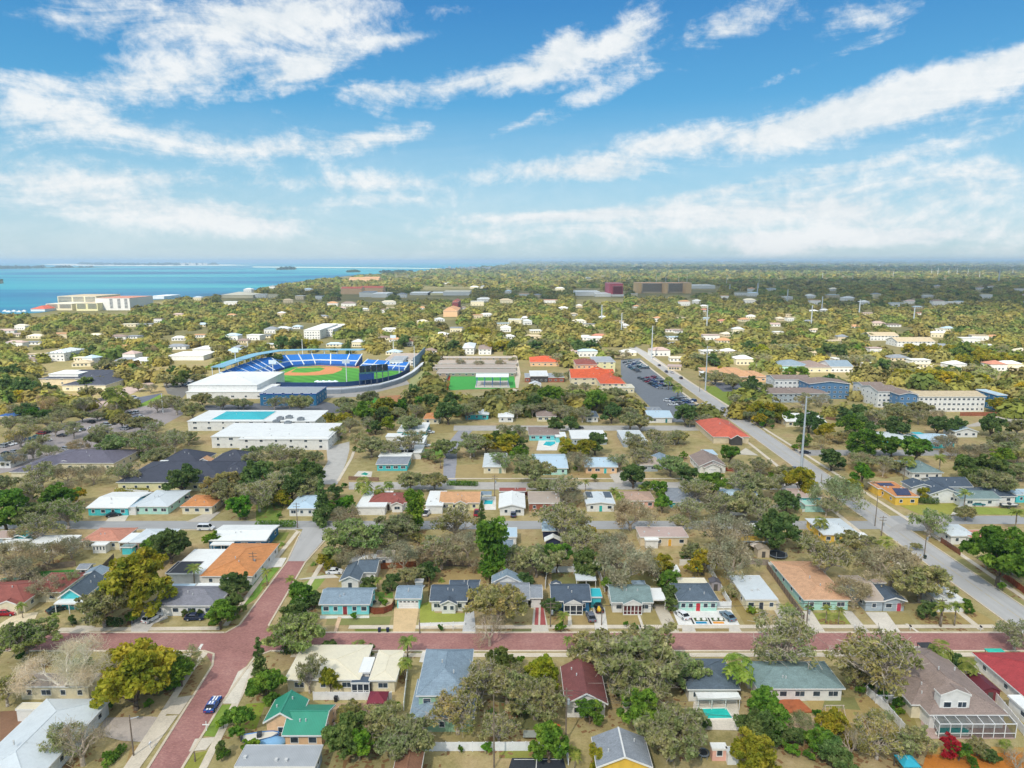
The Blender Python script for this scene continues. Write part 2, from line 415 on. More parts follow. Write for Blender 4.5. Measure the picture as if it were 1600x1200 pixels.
YS0, YS1 = G(800, 827).y, G(800, 814).y
road('side_street', [(-500, YS0), (XM0, YS0), (XM0, YS1), (-500, YS1)], ROADX, .04, True)
road('side_street', [(XM1, G(800, 819).y), (420, G(800, 819).y), (420, G(800, 806).y), (XM1, G(800, 806).y)], ROADX, .04, True)
road('side_street', [(545, 765), (1290, 765), (1290, 753.5), (545, 753.5)], mat('#b5b0a9', 'ground'), .04)
road('side_street', [(690, 673), (1125, 673), (1120, 665), (690, 665)], mat('#b3afa8', 'ground'), .04)
road('side_street', [(692, 753.5), (713, 753.5), (714, 700), (738, 673), (716, 673), (694, 700)], mat('#9a9aa0', 'ground'), .042)
road('side_street', [(489, 757), (512, 722), (510, 700), (530, 694), (546, 690), (546, 703), (541, 722), (527, 757)], mat('#b9b6b0', 'ground'), .04)
road('side_street', [(1218, 712), (1500, 712), (1500, 703), (1212, 703)], mat('#9c9a98', 'ground'), .04)
road('main_road', [(XM0, 60), (XM1, 60), (XM1, 640), (XM0, 640)], ROADY, .05, True)
road('main_road', [(XM0, 640), (XM1, 640), (XM1 - 3, 700), (XM0 - 3, 700)], ROADY, .05, True)
# painted lines and stop bars
m_y, m_w = mat('#b9a56a', 'line'), mat('#e2e0d8', 'line')
for k in range(0, 60): sheet('road_marking', [(122.85, 150 + k * 8), (123.0, 150 + k * 8), (123.0, 157 + k * 8), (122.85, 157 + k * 8)], m_y, .058, True)
sheet('road_marking', [(307, 1017), (312, 1017), (318, 1006.5), (314, 1006.5)], m_w, .058)
# kerbs: raised strips along the streets
def kerb(x0, x1, y): sheet('kerb', [(x0, y - .22), (x1, y - .22), (x1, y + .22), (x0, y + .22)], KERB, .15, True, thick=.15)
xl0, xl1 = G(350, 989).x, G(432, 989).x
kerb(-330, xl0, YB1 + .25); kerb(xl1, XM0 - 3, YB1 + .25); kerb(-330, G(318, 1017).x, YB0 - .25); kerb(G(425, 1017).x, XM0 - 1, YB0 - .25)
KC = mat('#cdbfa8', 'ground')
for path in ([(430, 989), (420, 977), (477.5, 878)], [(352, 989), (374, 977), (448, 878)], [(318, 1017), (334, 1022), (332, 1040), (229, 1204)], [(424, 1017), (398, 1027), (346, 1100), (284, 1202)],
             [(448, 878), (470, 832), (460, 828), (200, 828.5)], [(478, 878), (520, 831), (560, 828.5)]):
    strip('kerb', path, .45, KC, .14, thick=.14)
for x in (XM0 - .25, XM1 + .25):
    for a, b in ((60, YB0 - 2), (YB1 + 2, YS0 - 1), (YS1 + 4, 330), (335, 640)): sheet('kerb', [(x - .2, a), (x + .2, a), (x + .2, b), (x - .2, b)], KC, .15, True, thick=.15)
# pavements
SW = mat('#d3c7b3', 'ground')
def walk(path, wd=1.4, z=.06): return strip('sidewalk', path, wd, SW, z)
walk([(545, 980), (1555, 979)], 1.6); walk([(92, 984), (345, 982)], 1.6); walk([(255, 1023.5), (300, 1023.5)], 1.4); walk([(455, 1024), (1530, 1023)], 1.6)
walk([(195, 1210), (300, 1045), (322, 1018)]); walk([(315, 1205), (395, 1045)]); walk([(352, 978), (440, 862), (466, 830)], 1.3); walk([(446, 975), (508, 872)], 1.3)
walk([(1533, 984), (1180, 700), (1000, 563)], 1.5); walk([(1640, 962), (1460, 838), (1250, 705), (1020, 560)], 1.5)
walk([(528, 752), (549, 716), (553, 705)], 1.2); walk([(700, 748), (1180, 748)], 1.2); walk([(690, 628), (725, 622), (905, 613)], 1.5); walk([(704, 623), (745, 640)], 1.5); walk([(805, 612), (810, 585), (805, 555)], 3.5)
# bare and mown verges
V1, V2 = mat('#a9885a', 'ground'), mat('#8e8a4f', 'ground')
def lawn(pts, hx='#87904a', z=.024, name='lawn'):
    r_, g_, b_ = (int(hx[i:i + 2], 16) for i in (1, 3, 5)); k_ = (r_ + g_ + b_) / 3
    if r_ > g_: r_, g_, b_ = r_ * .74 + k_ * .26, g_ * .74 + k_ * .26 + 5, b_ * .7 + k_ * .3      # straw rather than orange
    return sheet(name, pts, mat('#%02x%02x%02x' % (int(r_), int(g_), int(b_)), 'ground'), z)
for x0, x1, hx in ((555, 610, '#77803f'), (660, 722, '#b08f62'), (742, 795, '#a58a5c'), (800, 832, '#7c7a48'), (858, 925, '#b59a70'), (1050, 1068, '#a08550'), (1086, 1138, '#a3854f'), (1157, 1195, '#b0956c'), (1285, 1338, '#b2926a'), (1398, 1436, '#a98560'), (1455, 1565, '#b59a6c')):
    lawn([(x0, 988), (x1, 988), (x1, 983), (x0, 983)], hx, .03, 'verge')
for x0, x1, hx in ((645, 700, '#9a9150'), (705, 775, '#9d9048'), (800, 905, '#ab8d55'), (1070, 1150, '#a98c56'), (1285, 1310, '#8c8a48'), (1437, 1470, '#6f8a3e'), (1475, 1582, '#a39257')):
    lawn([(x0, 1021), (x1, 1021), (x1, 1018), (x0, 1018)], hx, .03, 'verge')
for p, hx in (([(255, 1024), (290, 1024), (300, 1028), (252, 1030)], '#8b8a4c'), ([(250, 1032), (305, 1030), (275, 1052), (240, 1050)], '#7d7d45'), ([(240, 1055), (285, 1053), (250, 1088), (225, 1085)], '#857a48'),
    ([(308, 1035), (330, 1033), (300, 1088), (275, 1087)], '#ac8a55'), ([(345, 1102), (369, 1100), (343, 1152), (317, 1150)], '#7d9440'), ([(385, 1100), (415, 1098), (400, 1140), (362, 1138)], '#8f9c3e'), ([(300, 1178), (330, 1172), (315, 1205), (285, 1205)], '#8f8f44'),
    ([(205, 1165), (240, 1165), (220, 1200), (195, 1200)], '#a98148'), ([(400, 775), (452, 770), (420, 850), (400, 860)], '#77893f'), ([(405, 832), (452, 832), (445, 845), (405, 845)], '#7d8440'), ([(404, 847), (440, 846), (425, 868), (402, 870)], '#8c8445'),
    ([(440, 850), (470, 832), (475, 838), (440, 865)], '#a9884f'), ([(400, 888), (437, 887), (400, 935), (380, 950), (395, 905)], '#6f8f3c'), ([(482, 885), (505, 870), (500, 895), (478, 895)], '#a8874f'), ([(508, 872), (540, 870), (538, 888), (500, 890)], '#97864a'),
    ([(502, 903), (530, 903), (528, 920), (500, 920)], '#b08d58'), ([(520, 890), (480, 940), (455, 975), (445, 970), (475, 910)], '#86994a'), ([(533, 965), (612, 963), (608, 976), (530, 977)], '#8d8a45'), ([(512, 965), (528, 966), (522, 977), (508, 977)], '#9a8a50'),
    ([(657, 945), (670, 940), (680, 958), (728, 958), (726, 975), (655, 975)], '#9aa04a'), ([(670, 890), (760, 888), (760, 916), (672, 916)], '#b28d52'), ([(578, 925), (614, 925), (614, 935), (590, 932)], '#6b8a3c'),
    ([(862, 962), (888, 962), (888, 976), (860, 976)], '#b08c50'), ([(893, 962), (926, 962), (928, 977), (895, 977)], '#ad8a52'), ([(945, 925), (958, 925), (965, 955), (1000, 962), (1000, 976), (948, 976)], '#a98a4c'), ([(1003, 958), (1024, 955), (1032, 976), (1005, 976)], '#a58b4a'),
    ([(955, 890), (1022, 890), (1030, 915), (955, 915)], '#86783f'), ([(1060, 888), (1100, 888), (1110, 905), (1060, 905)], '#a8844a'), ([(862, 892), (905, 892), (905, 912), (862, 912)], '#8c8446'), ([(1040, 953), (1052, 955), (1065, 976), (1045, 976)], '#a68a4e'),
    ([(1112, 890), (1130, 890), (1185, 950), (1200, 978), (1165, 978), (1148, 950)], '#a58546'), ([(1272, 958), (1320, 957), (1336, 975), (1280, 975)], '#92944a'), ([(1385, 960), (1418, 958), (1430, 975), (1398, 975)], '#a88e4e'), ([(1425, 960), (1500, 940), (1560, 975), (1440, 975)], '#b3914f'),
    ([(1335, 1092), (1372, 1086), (1400, 1140), (1350, 1160), (1290, 1150), (1260, 1095)], '#b5914e'), ([(1290, 1090), (1335, 1090), (1345, 1110), (1285, 1105)], '#8a8444'), ([(1380, 1100), (1420, 1098), (1435, 1140), (1402, 1142)], '#98823f'), ([(1450, 1165), (1600, 1168), (1600, 1205), (1445, 1205)], '#c58b3a'),
    ([(60, 893), (120, 890), (118, 905), (72, 908)], '#3f7a32'), ([(395, 905), (400, 890), (430, 895), (400, 930)], '#7d9a45'), ([(780, 1095), (860, 1095), (860, 1140), (780, 1140)], '#7b7742'), ([(780, 1165), (885, 1172), (885, 1185), (780, 1185)], '#8a8a45'),
    ([(1405, 790), (1500, 786), (1490, 805), (1440, 805)], '#9a9a4a'), ([(1520, 792), (1600, 796), (1600, 805), (1520, 804)], '#8e9a48'), ([(1310, 725), (1400, 725), (1400, 745), (1330, 745)], '#b18d4a'), ([(1425, 822), (1490, 862), (1470, 862), (1412, 822)], '#a98a4c'), ([(1500, 870), (1600, 940), (1600, 955), (1490, 875)], '#a0904e'),
    ([(655, 702), (692, 702), (692, 715), (655, 715)], '#6e9440'), ([(713, 727), (800, 722), (800, 748), (711, 748)], '#b3925a'), ([(890, 738), (952, 738), (955, 748), (888, 748)], '#b08a50'), ([(663, 665), (710, 658), (708, 676), (660, 678)], '#a58a4c'),
    ([(1100, 603), (1140, 605), (1165, 640), (1120, 635)], '#7f8f3f'), ([(675, 590), (695, 590), (690, 622), (660, 622)], '#b39668'), ([(700, 615), (860, 612), (860, 640), (740, 640)], '#b09a66'), ([(640, 590), (670, 560), (680, 560), (655, 610), (640, 620)], '#a5a060'),
    ([(560, 618), (590, 616), (590, 632), (575, 636)], '#4f9a3a'), ([(592, 620), (625, 617), (630, 628), (585, 636)], '#c2794a'), ([(180, 637), (245, 617), (260, 618), (225, 636)], '#7d9a3c'), ([(313, 577), (350, 560), (378, 557), (350, 575)], '#52a03a'),
    ([(0, 618), (50, 615), (60, 635), (0, 640)], '#a58a58'), ([(505, 655), (540, 650), (530, 690), (500, 700)], '#8a9450')):
    lawn(p, hx)
# paved drives, paths and yards
def drive(pts, hx='#cfc4b2', name='driveway', z=.07): o = sheet(name, pts, mat(hx, 'ground'), z); clear_poly(pts); return o
for p, hx in (([(205, 988), (230, 988), (240, 975), (263, 966), (255, 952), (222, 952), (205, 970)], '#c8c3ba'), ([(105, 990), (135, 990), (150, 978), (120, 978)], '#cfc4b2'), ([(614, 989), (648, 989), (655, 949), (616, 949)], '#d3b78c'), ([(722, 990), (744, 990), (740, 950), (728, 950)], '#c6c6c4'),
    ([(830, 989), (858, 989), (850, 950), (834, 950)], '#cfc8ba'), ([(930, 989), (950, 985), (945, 950), (926, 945)], '#d5d0c6'), ([(1040, 989), (1062, 989), (1040, 945), (1020, 945)], '#c3b9a6'), ([(1060, 977), (1156, 977), (1142, 953), (1050, 953)], '#e2e0da'),
    ([(1066, 989), (1088, 989), (1084, 978), (1066, 978)], '#cfc7ba'), ([(1139, 989), (1160, 989), (1153, 978), (1139, 978)], '#cfc7ba'), ([(1268, 989), (1290, 989), (1268, 955), (1240, 955)], '#d3cabb'), ([(1338, 987), (1358, 987), (1330, 955), (1314, 955)], '#c9c1b4'), ([(1380, 989), (1408, 989), (1385, 957), (1352, 957)], '#d6cec0'),
    ([(1180, 905), (1192, 905), (1250, 985), (1228, 985)], '#c4bcae'), ([(165, 1122), (235, 1120), (255, 1122), (222, 1160), (190, 1158), (150, 1148)], '#b9ada2'), ([(247, 1120), (278, 1118), (215, 1205), (190, 1205)], '#d2c6b2'), ([(268, 1092), (300, 1087), (280, 1117), (258, 1116)], '#cdc1ae'),
    ([(305, 1155), (338, 1152), (322, 1172), (295, 1175)], '#cfc5b4'), ([(372, 1050), (392, 1045), (372, 1100), (348, 1100)], '#d8d0c0'), ([(400, 872), (448, 872), (440, 886), (400, 888)], '#dcd8d0'), ([(466, 905), (520, 897), (530, 903), (470, 906)], '#cfc8ba'), ([(595, 1017), (622, 1017), (618, 1025), (590, 1025)], '#cfc8ba'),
    ([(660, 1018), (710, 1018), (705, 1040), (655, 1035)], '#d8d4cc'), ([(1425, 1010), (1438, 1010), (1436, 1025), (1420, 1025)], '#d3cabb'), ([(165, 815), (195, 815), (205, 800), (178, 800)], '#cfc8ba'), ([(290, 816), (325, 816), (345, 800), (325, 800)], '#b9b2a6'),
    ([(952, 742), (972, 735), (985, 755), (962, 756)], '#c2baae'), ([(1148, 790), (1165, 795), (1167, 805), (1138, 806)], '#c6c2ba'), ([(1485, 805), (1500, 787), (1510, 785), (1508, 805)], '#d0cabc'), ([(0, 975), (25, 960), (60, 957), (50, 978), (0, 1005)], '#e0cfae'), ([(1165, 700), (1185, 712), (1150, 710)], '#c8c0b0')):
    drive(p, hx)
for p, hx in (([(835, 977), (841, 977), (842, 948), (837, 948)], '#a85a58'), ([(844, 977), (853, 977), (849, 948), (845, 948)], '#a85a58'), ([(521, 989), (526, 989), (534, 965), (528, 964)], '#d8b898'), ([(887, 977), (894, 977), (892, 958), (888, 958)], '#d5cdbd'), ([(1002, 979), (1006, 979), (1000, 962), (996, 962)], '#d5cdbd'), ([(1414, 975), (1434, 989), (1438, 989), (1418, 975)], '#d5cdbd')):
    drive(p, hx, 'garden_path', .075)
for p, hx in (([(0, 700), (130, 655), (270, 625), (300, 640), (190, 700), (0, 740)], '#a39a98'), ([(110, 640), (240, 588), (262, 590), (130, 650)], '#b8a59c'), ([(270, 636), (500, 626), (560, 640), (500, 650), (300, 640)], '#6d6f74'), ([(180, 640), (210, 622), (255, 614), (240, 622), (200, 640)], '#6f7480'), ([(970, 562), (1000, 560), (1060, 610), (1120, 660), (1040, 660), (1000, 620), (970, 590)], '#777c82'),
    ([(1300, 648), (1306, 638), (1360, 640), (1360, 648)], '#6a6c74'), ([(1500, 668), (1560, 650), (1600, 650), (1600, 662)], '#b8b0a4'), ([(1130, 612), (1110, 597), (1200, 600), (1200, 610)], '#6f7178'), ([(255, 600), (310, 580), (320, 583), (285, 622), (262, 615)], '#7d7a74'), ([(400, 600), (345, 610), (360, 620), (430, 625), (560, 620), (640, 600), (632, 590)], '#a8a49e')):
    drive(p, hx, 'car_park', .03)
# main road cross lot and stadium service drive
drive([(1385, 830), (1400, 820), (1440, 812), (1478, 806), (1478, 820), (1440, 830)], '#aba8a4', 'side_street', .052)
# ---------------------------------------------------------------- houses
WALLC = dict(white='#e6e4de', cream='#e3d8b8', teal='#4fc4c8', mint='#b5e0d2', aqua='#7fd4d6', peach='#e8bf94', pink='#e9b3a0', yellow='#e8bd4a', pale='#e7dfae', grey='#a9b4bb', navy='#2c3350', blue='#2d6f96', green='#9fc7a4', brown='#8b6a52', apt='#5a82a6', beige='#d9c8a8', dark='#4b4744', brick='#9c5a44', rose='#c4606c', tan='#d8b482', maroon='#7a3a40')
ROOFC = dict(pgrey=('#cfd6d8', 'flatroof'), white=('#e9eae6', 'flatroof'), cream=('#e3dac0', 'flatroof'), grey=('#8f959c', 'shingle'), grey2=('#85858d', 'shingle'), slate=('#5c6a76', 'shingle'), dkslate=('#4f5c6a', 'shingle'), bluegrey=('#8799a6', 'shingle'), apricot=('#cfa27e', 'shingle'), sage=('#7c918f', 'shingle'),
  redbrown=('#98564b', 'shingle'), maroon=('#7f4b48', 'shingle'), taupe=('#96847a', 'shingle'), brown=('#8a6249', 'shingle'), orange=('#d08c55', 'shingle'), tan=('#d1a075', 'shingle'), red=('#ae4244', 'shingle'), tile=('#e0643a', 'tile'), tile2=('#d46a52', 'tile'),
  green=('#3f9c80', 'metal'), metal=('#b4b7b9', 'metal'), tangrey=('#b5a596', 'flatroof'), pinkgrey=('#c2aaa0', 'flatroof'), dark=('#4a4650', 'shingle'), purple=('#6d6976', 'shingle'), charcoal=('#464a57', 'shingle'), teal=('#35b6c0', 'flatroof'), bluew=('#b9cfdc', 'flatroof'), blue=('#2f66b0', 'metal'),
  sand=('#cdbb9a', 'shingle'), panel=('#55606a', 'flatroof'), salmon=('#c98a72', 'shingle'), black=('#2d3038', 'flatroof'), warm=('#b89a86', 'shingle'))
ANCH = []          # (short phrase, world point): what trees are described by
GLASS, FRAME = mat('#3b4854', 'glass'), mat('#e8e8e4', 'line')
WINFRAME = [FRAME, GLASS]
def window(parent, c, wd, ht, axis, sgn, frames=None):
    """a framed window standing 5 cm proud of the wall plane through c; axis is the wall normal"""
    b = MB(); x, y, z = c; t = .08
    def bx(u0, u1, z0, z1, d0, d1, m):
        if axis == 'y': b.box(x + u0, x + u1, min(y + sgn * d0, y + sgn * d1), max(y + sgn * d0, y + sgn * d1), z + z0, z + z1, m)
        else: b.box(min(x + sgn * d0, x + sgn * d1), max(x + sgn * d0, x + sgn * d1), y + u0, y + u1, z + z0, z + z1, m)
    h, v = wd / 2, ht / 2
    bx(-h, h, v - .1, v, -.02, .07, 0); bx(-h, h, -v, -v + .12, -.02, .1, 0)
    bx(-h, -h + .09, -v + .12, v - .1, -.02, .07, 0); bx(h - .09, h, -v + .12, v - .1, -.02, .07, 0)
    n = max(1, round(wd / 1.1))
    for k in range(1, n): bx(-h + k * wd / n - .03, -h + k * wd / n + .03, -v + .12, v - .1, .03, .065, 0)
    bx(-h + .09, h - .09, -v + .12, v - .1, -.02, .03, 1)
    return b.build('window', frames or WINFRAME, parent)
def door(parent, x, y, hx, wd=1.0, ht=2.1, axis='y', sgn=-1, name='door'):
    b = MB()
    if axis == 'y':
        b.box(x - wd / 2, x + wd / 2, min(y, y + sgn * .06), max(y, y + sgn * .06), .05, ht, 0)
        for u in (-1, 1): b.box(x + u * (wd / 2 + .05) - .05, x + u * (wd / 2 + .05) + .05, min(y, y + sgn * .08), max(y, y + sgn * .08), .05, ht + .1, 1)
    else:
        b.box(min(x, x + sgn * .06), max(x, x + sgn * .06), y - wd / 2, y + wd / 2, .05, ht, 0)
    return b.build(name, [mat(hx, 'paint'), FRAME], parent)

def shape(spec):
    """one block of a house: world extents from what the photo shows of its roof"""
    t, x0, x1, ye, yt = spec[:5]; o = spec[7] if len(spec) > 7 else {}
    e = o.get('e', 2.8); s = o.get('s', .36)
    a, c = G(x0, ye, e), G(x1, ye, e)
    yf, xa, xb = a.y, a.x, c.x; wd = xb - xa
    xm = (xa + xb) / 2
    row = lambda y, z: P((xm, y, z))[1]
    if t in ('gx',): d = 2 * solve(lambda q: row(yf + q, e + s * q) - yt, .5, 40)
    elif t == 'hip':
        d = 2 * solve(lambda q: row(yf + q, e + s * q) - yt, .5, 40)
        if d > wd:
            yr = solve(lambda q: row(yf + q, e + s * wd / 2) - yt, .5, 60); d = yr + wd / 2
    elif t in ('gy', 'por'): d = solve(lambda q: row(yf + q, e + s * wd / 2) - yt, .5, 80)
    else: d = solve(lambda q: row(yf + q, e + .25) - yt, .5, 80)
    return xa, xb, yf, max(d, 1.5), e, s

def house(label, short, blocks, group='houses of the neighbourhood', cat='house', name='house', win=True):
    g = [shape(b) for b in blocks]
    cx = (g[0][0] + g[0][1]) / 2; cy = g[0][2] + g[0][3] / 2
    root = empty(name, (cx, cy, 0), label, cat, group)
    if short: ANCH.append((short, Vector((cx, cy, 0)), min(q[2] for q in g)))
    rng = random.Random(label)
    for spec, (xa, xb, yf, d, e, s) in zip(blocks, g):
        t, wc, rc = spec[0], spec[5], spec[6]; o = spec[7] if len(spec) > 7 else {}
        wm = mat(WALLC.get(wc, wc), 'paint'); rh, rk = ROOFC.get(rc) or (WALLC.get(rc, rc), 'flatroof'); rm = mat(rh, rk)
        yb = yf + d; ov = o.get('ov', .45 if t != 'flat' else .25); th = .16
        x0, x1, y0, y1 = xa + ov, xb - ov, yf + ov, yb - ov
        if d < 2 or xb - xa < 2: x0, x1, y0, y1 = xa + .1, xb - .1, yf + .1, yb - .1
        clear(P((xa, yf, e))[0] - 2, P((xb, yf, e))[0] + 2, P((xm_(xa, xb), yb, e + 1))[1] - 2, P((xm_(xa, xb), yf, 0))[1] + 6)
        W = MB(); Rf = MB(); trim = FRAME
        xm, ym = (xa + xb) / 2, (yf + yb) / 2
        zb = o.get('b', 0.0)
        if t == 'gx':
            rz = e + s * d / 2; k = (ym - y0) * s
            W.prism([(y0, zb), (y1, zb), (y1, e - .06 + s * ov), (ym, rz - .08), (y0, e - .06 + s * ov)], 'x', x0, x1)
            Rf.prism([(yf, e - .1), (yf, e + th), (ym, rz + th), (yb, e + th), (yb, e - .1), (ym, rz - .03)], 'x', xa, xb)
            Rf.box(xa + .02, xb - .02, ym - .14, ym + .14, rz + th - .05, rz + th + .05)
            Rf.box(xa, xb, yf - .06, yf - .004, e - .12, e + th, 1)
            for xx, sg in ((xa, -1), (xb, 1)): Rf.prism([(yf, e - .14), (yf, e + th + .03), (ym, rz + th + .03), (yb, e + th + .03), (yb, e - .14), (ym, rz - .12)], 'x', *sorted((xx + sg * .005, xx + sg * .07)), 1)
        elif t in ('gy', 'por'):
            wd = xb - xa; rz = e + s * wd / 2
            W.prism([(x0, zb), (x1, zb), (x1, e - .06 + s * ov), (xm, rz - .08), (x0, e - .06 + s * ov)][::-1], 'y', y0, y1) if t == 'gy' else W.prism([(x0, e - .3), (x1, e - .3), (x1, e - .06 + s * ov), (xm, rz - .08), (x0, e - .06 + s * ov)][::-1], 'y', y0, y1)
            pr = [(xa, e - .1), (xa, e + th), (xm, rz + th), (xb, e + th), (xb, e - .1), (xm, rz - .03)]
            Rf.prism(pr[::-1], 'y', yf, yb)
            Rf.box(xm - .14, xm + .14, yf + .02, yb - .02, rz + th - .05, rz + th + .05, 2 if o.get('ridge') else 0)
            fr = [(xa, e - .14), (xa, e + th + .03), (xm, rz + th + .03), (xb, e + th + .03), (xb, e - .14), (xm, rz - .12)]
            Rf.prism(fr[::-1], 'y', yf - .07, yf - .005, 1)
            for xx, sg in ((xa, -1), (xb, 1)): Rf.box(*sorted((xx + sg * .005, xx + sg * .07)), yf, yb, e - .12, e + th, 1)
            if t == 'por':   # screened porch under the gable: posts, rails and dark mesh
                scr = MB(); n = o.get('n', 4)
                for k in range(n + 1):
                    px_ = x0 + (x1 - x0) * k / n; scr.box(px_ - .09, px_ + .09, y0, y0 + .18, 0, e - .302, 0)
                scr.box(x0 + .1, x1 - .1, y0 + .02, y0 + .14, .02, .25, 0); scr.box(x0 + .1, x1 - .1, y0 + .03, y0 + .12, 1.0, 1.1, 0); scr.box(x0 + .1, x1 - .1, y0 + .06, y0 + .09, .25, e - .31, 1)
                for xx in (x0, x1): scr.box(xx - .03, xx + .03, y0 + .2, y1, .02, e - .31, 1)
                scr.build('porch', [trim, mat(o.get('pc', '#2f3640'), 'glass')], root)
        elif t == 'hip':
            wd = xb - xa
            if wd >= d: r0, r1 = (xa + d / 2, ym), (xb - d / 2, ym); rz = e + s * d / 2
            else: r0, r1 = (xm, yf + wd / 2), (xm, yb - wd / 2); rz = e + s * wd / 2
            W.box(x0, x1, y0, y1, zb, e - .06)
            p = [(xa, yf, e - .05), (xb, yf, e - .05), (xb, yb, e - .05), (xa, yb, e - .05), (xa, yf, e + th), (xb, yf, e + th), (xb, yb, e + th), (xa, yb, e + th), (*r0, rz + th), (*r1, rz + th)]
            fs = [(0, 3, 2, 1), (0, 1, 5, 4), (1, 2, 6, 5), (2, 3, 7, 6), (3, 0, 4, 7)]
            fs += [(4, 5, 9, 8), (5, 6, 9), (6, 7, 8, 9), (7, 4, 8)] if wd >= d else [(4, 5, 8), (5, 6, 9, 8), (6, 7, 9), (7, 4, 8, 9)]
            Rf.solid(p, fs)
            for q in ((p[4], p[8]), (p[5], p[9] if wd >= d else p[8]), (p[6], p[9]), (p[7], p[8] if wd >= d else p[9]), (p[8], p[9])): Rf.bar(q[0], q[1], .09, 4, 2)
            Rf.box(xa, xb, yf - .06, yf - .004, e - .1, e + th - .01, 1)
            for xx, sg in ((xa, -1), (xb, 1)): Rf.box(*sorted((xx + sg * .005, xx + sg * .06)), yf, yb, e - .1, e + th - .01, 1)
        elif t == 'flat':
            W.box(x0, x1, y0, y1, zb, e - .02); Rf.box(xa, xb, yf, yb, e, e + .22)
            for q in ((xa, xb, yf - .05, yf - .002), (xa, xb, yb + .002, yb + .05), (xa - .05, xa - .002, yf, yb), (xb + .002, xb + .05, yf, yb)): Rf.box(*q, e - .08, e + .3, 1)
            if not o.get('plain') and (xb - xa) * d > 60:
                for k in range(3):
                    vx, vy = rng.uniform(xa + 1, xb - 1), rng.uniform(yf + 1, yb - 1); vb = MB(); vb.box(vx - .25, vx + .25, vy - .25, vy + .25, e + .225, e + .6); vb.build('vent', mat('#c9c9c6', 'line'), root)
        elif t == 'open':
            Rf.box(xa, xb, yf, yb, e, e + .18)
            Rf.box(xa, xb, yf - .06, yf - .004, e - .12, e + .2, 1)
            n = max(1, round((xb - xa) / 3))
            for k in range(n + 1):
                px_ = xa + .2 + (xb - xa - .4) * k / n
                for yy in (yf + .2, yb - .2): post(root, px_, yy, 0, e - .002, .08, wm)
        elif t == 'pyr':
            pass
        if W.v: W.build('wall', wm, root)
        ro = Rf.build('roof', [rm, mat(o.get('tr', '#e4e2dc'), 'line'), mat('#d8d8d4' if o.get('ridge') else rh, 'line' if o.get('ridge') else rk)], root)
        if t in ('gx', 'gy', 'hip') and (xb - xa) > 6 and win and not o.get('novent'):   # vents and flues on the roof
            slope_y = rng.uniform(.25, .7)
            for k in range(2):
                if t == 'gy': vx = xm + rng.choice((-1, 1)) * rng.uniform(.12, .3) * (xb - xa); vy = yf + d * rng.uniform(.3, .8); vz = e + s * (min(vx - xa, xb - vx))
                else: vx = xm + rng.uniform(-.2, .2) * (xb - xa); vy = yf + d * rng.uniform(.2, .42); vz = e + s * (vy - yf)
                vb = MB(); vb.cyl((vx, vy), .13, vz, vz + .65, 6); vb.build('vent', mat('#c9c9c6', 'line'), root)
        if win and t in ('gx', 'gy', 'hip', 'flat') and not o.get('nw'):
            wd = x1 - x0; lv = [1.55] if e < 4.5 else ([1.5, 4.3] if e < 7 else [1.5, 4.4, 7.3])
            base = zb
            n = o.get('w', max(1, min(6, round(wd / 3.6)))); dr = o.get('d'); gd = o.get('g')
            if gd:   # garage door
                gb = MB(); gw = min(wd - .6, 5.0) if gd == 1 else min(wd - .6, gd); gx = x0 + wd * o.get('gp', .5)
                gb.box(gx - gw / 2, gx + gw / 2, y0 - .07, y0 - .002, .03, 2.2, 0)
                for k in range(1, 4): gb.box(gx - gw / 2 + .05, gx + gw / 2 - .05, y0 - .085, y0 - .071, .03 + k * .54, .06 + k * .54, 1)
                for k in range(5): gb.box(gx - gw / 2 + .3 + k * gw / 5, gx - gw / 2 + gw / 5 - .1 + k * gw / 5, y0 - .09, y0 - .071, 1.72, 2.05, 2)
                gb.build('garage_door', [mat(o.get('gc', '#e9e9e6'), 'paint'), mat('#bdbdb8', 'line'), GLASS], root)
            else:
                for z in lv:
                    if z < zb: continue
                    slots = [x0 + wd * (k + .5) / n for k in range(n)]
                    for k, xx in enumerate(slots):
                        if dr and z < 2 and k == n // 2: door(root, xx, y0, dr); continue
                        window(root, (xx, y0, z), min(wd / n * .62, rng.choice((1.1, 1.5, 2.0))), 1.25, 'y', -1)
            # the flank that faces the camera
            sx, sg = (x1, 1) if xm < 0 else (x0, -1)
            m = max(0, min(4, int((y1 - y0) / 4.2)))
            for z in lv:
                if z < zb: continue
                for k in range(m): window(root, (sx, y0 + (y1 - y0) * (k + .5) / m, z), 1.2, 1.1, 'x', sg)
    return root
def xm_(a, b): return (a + b) / 2

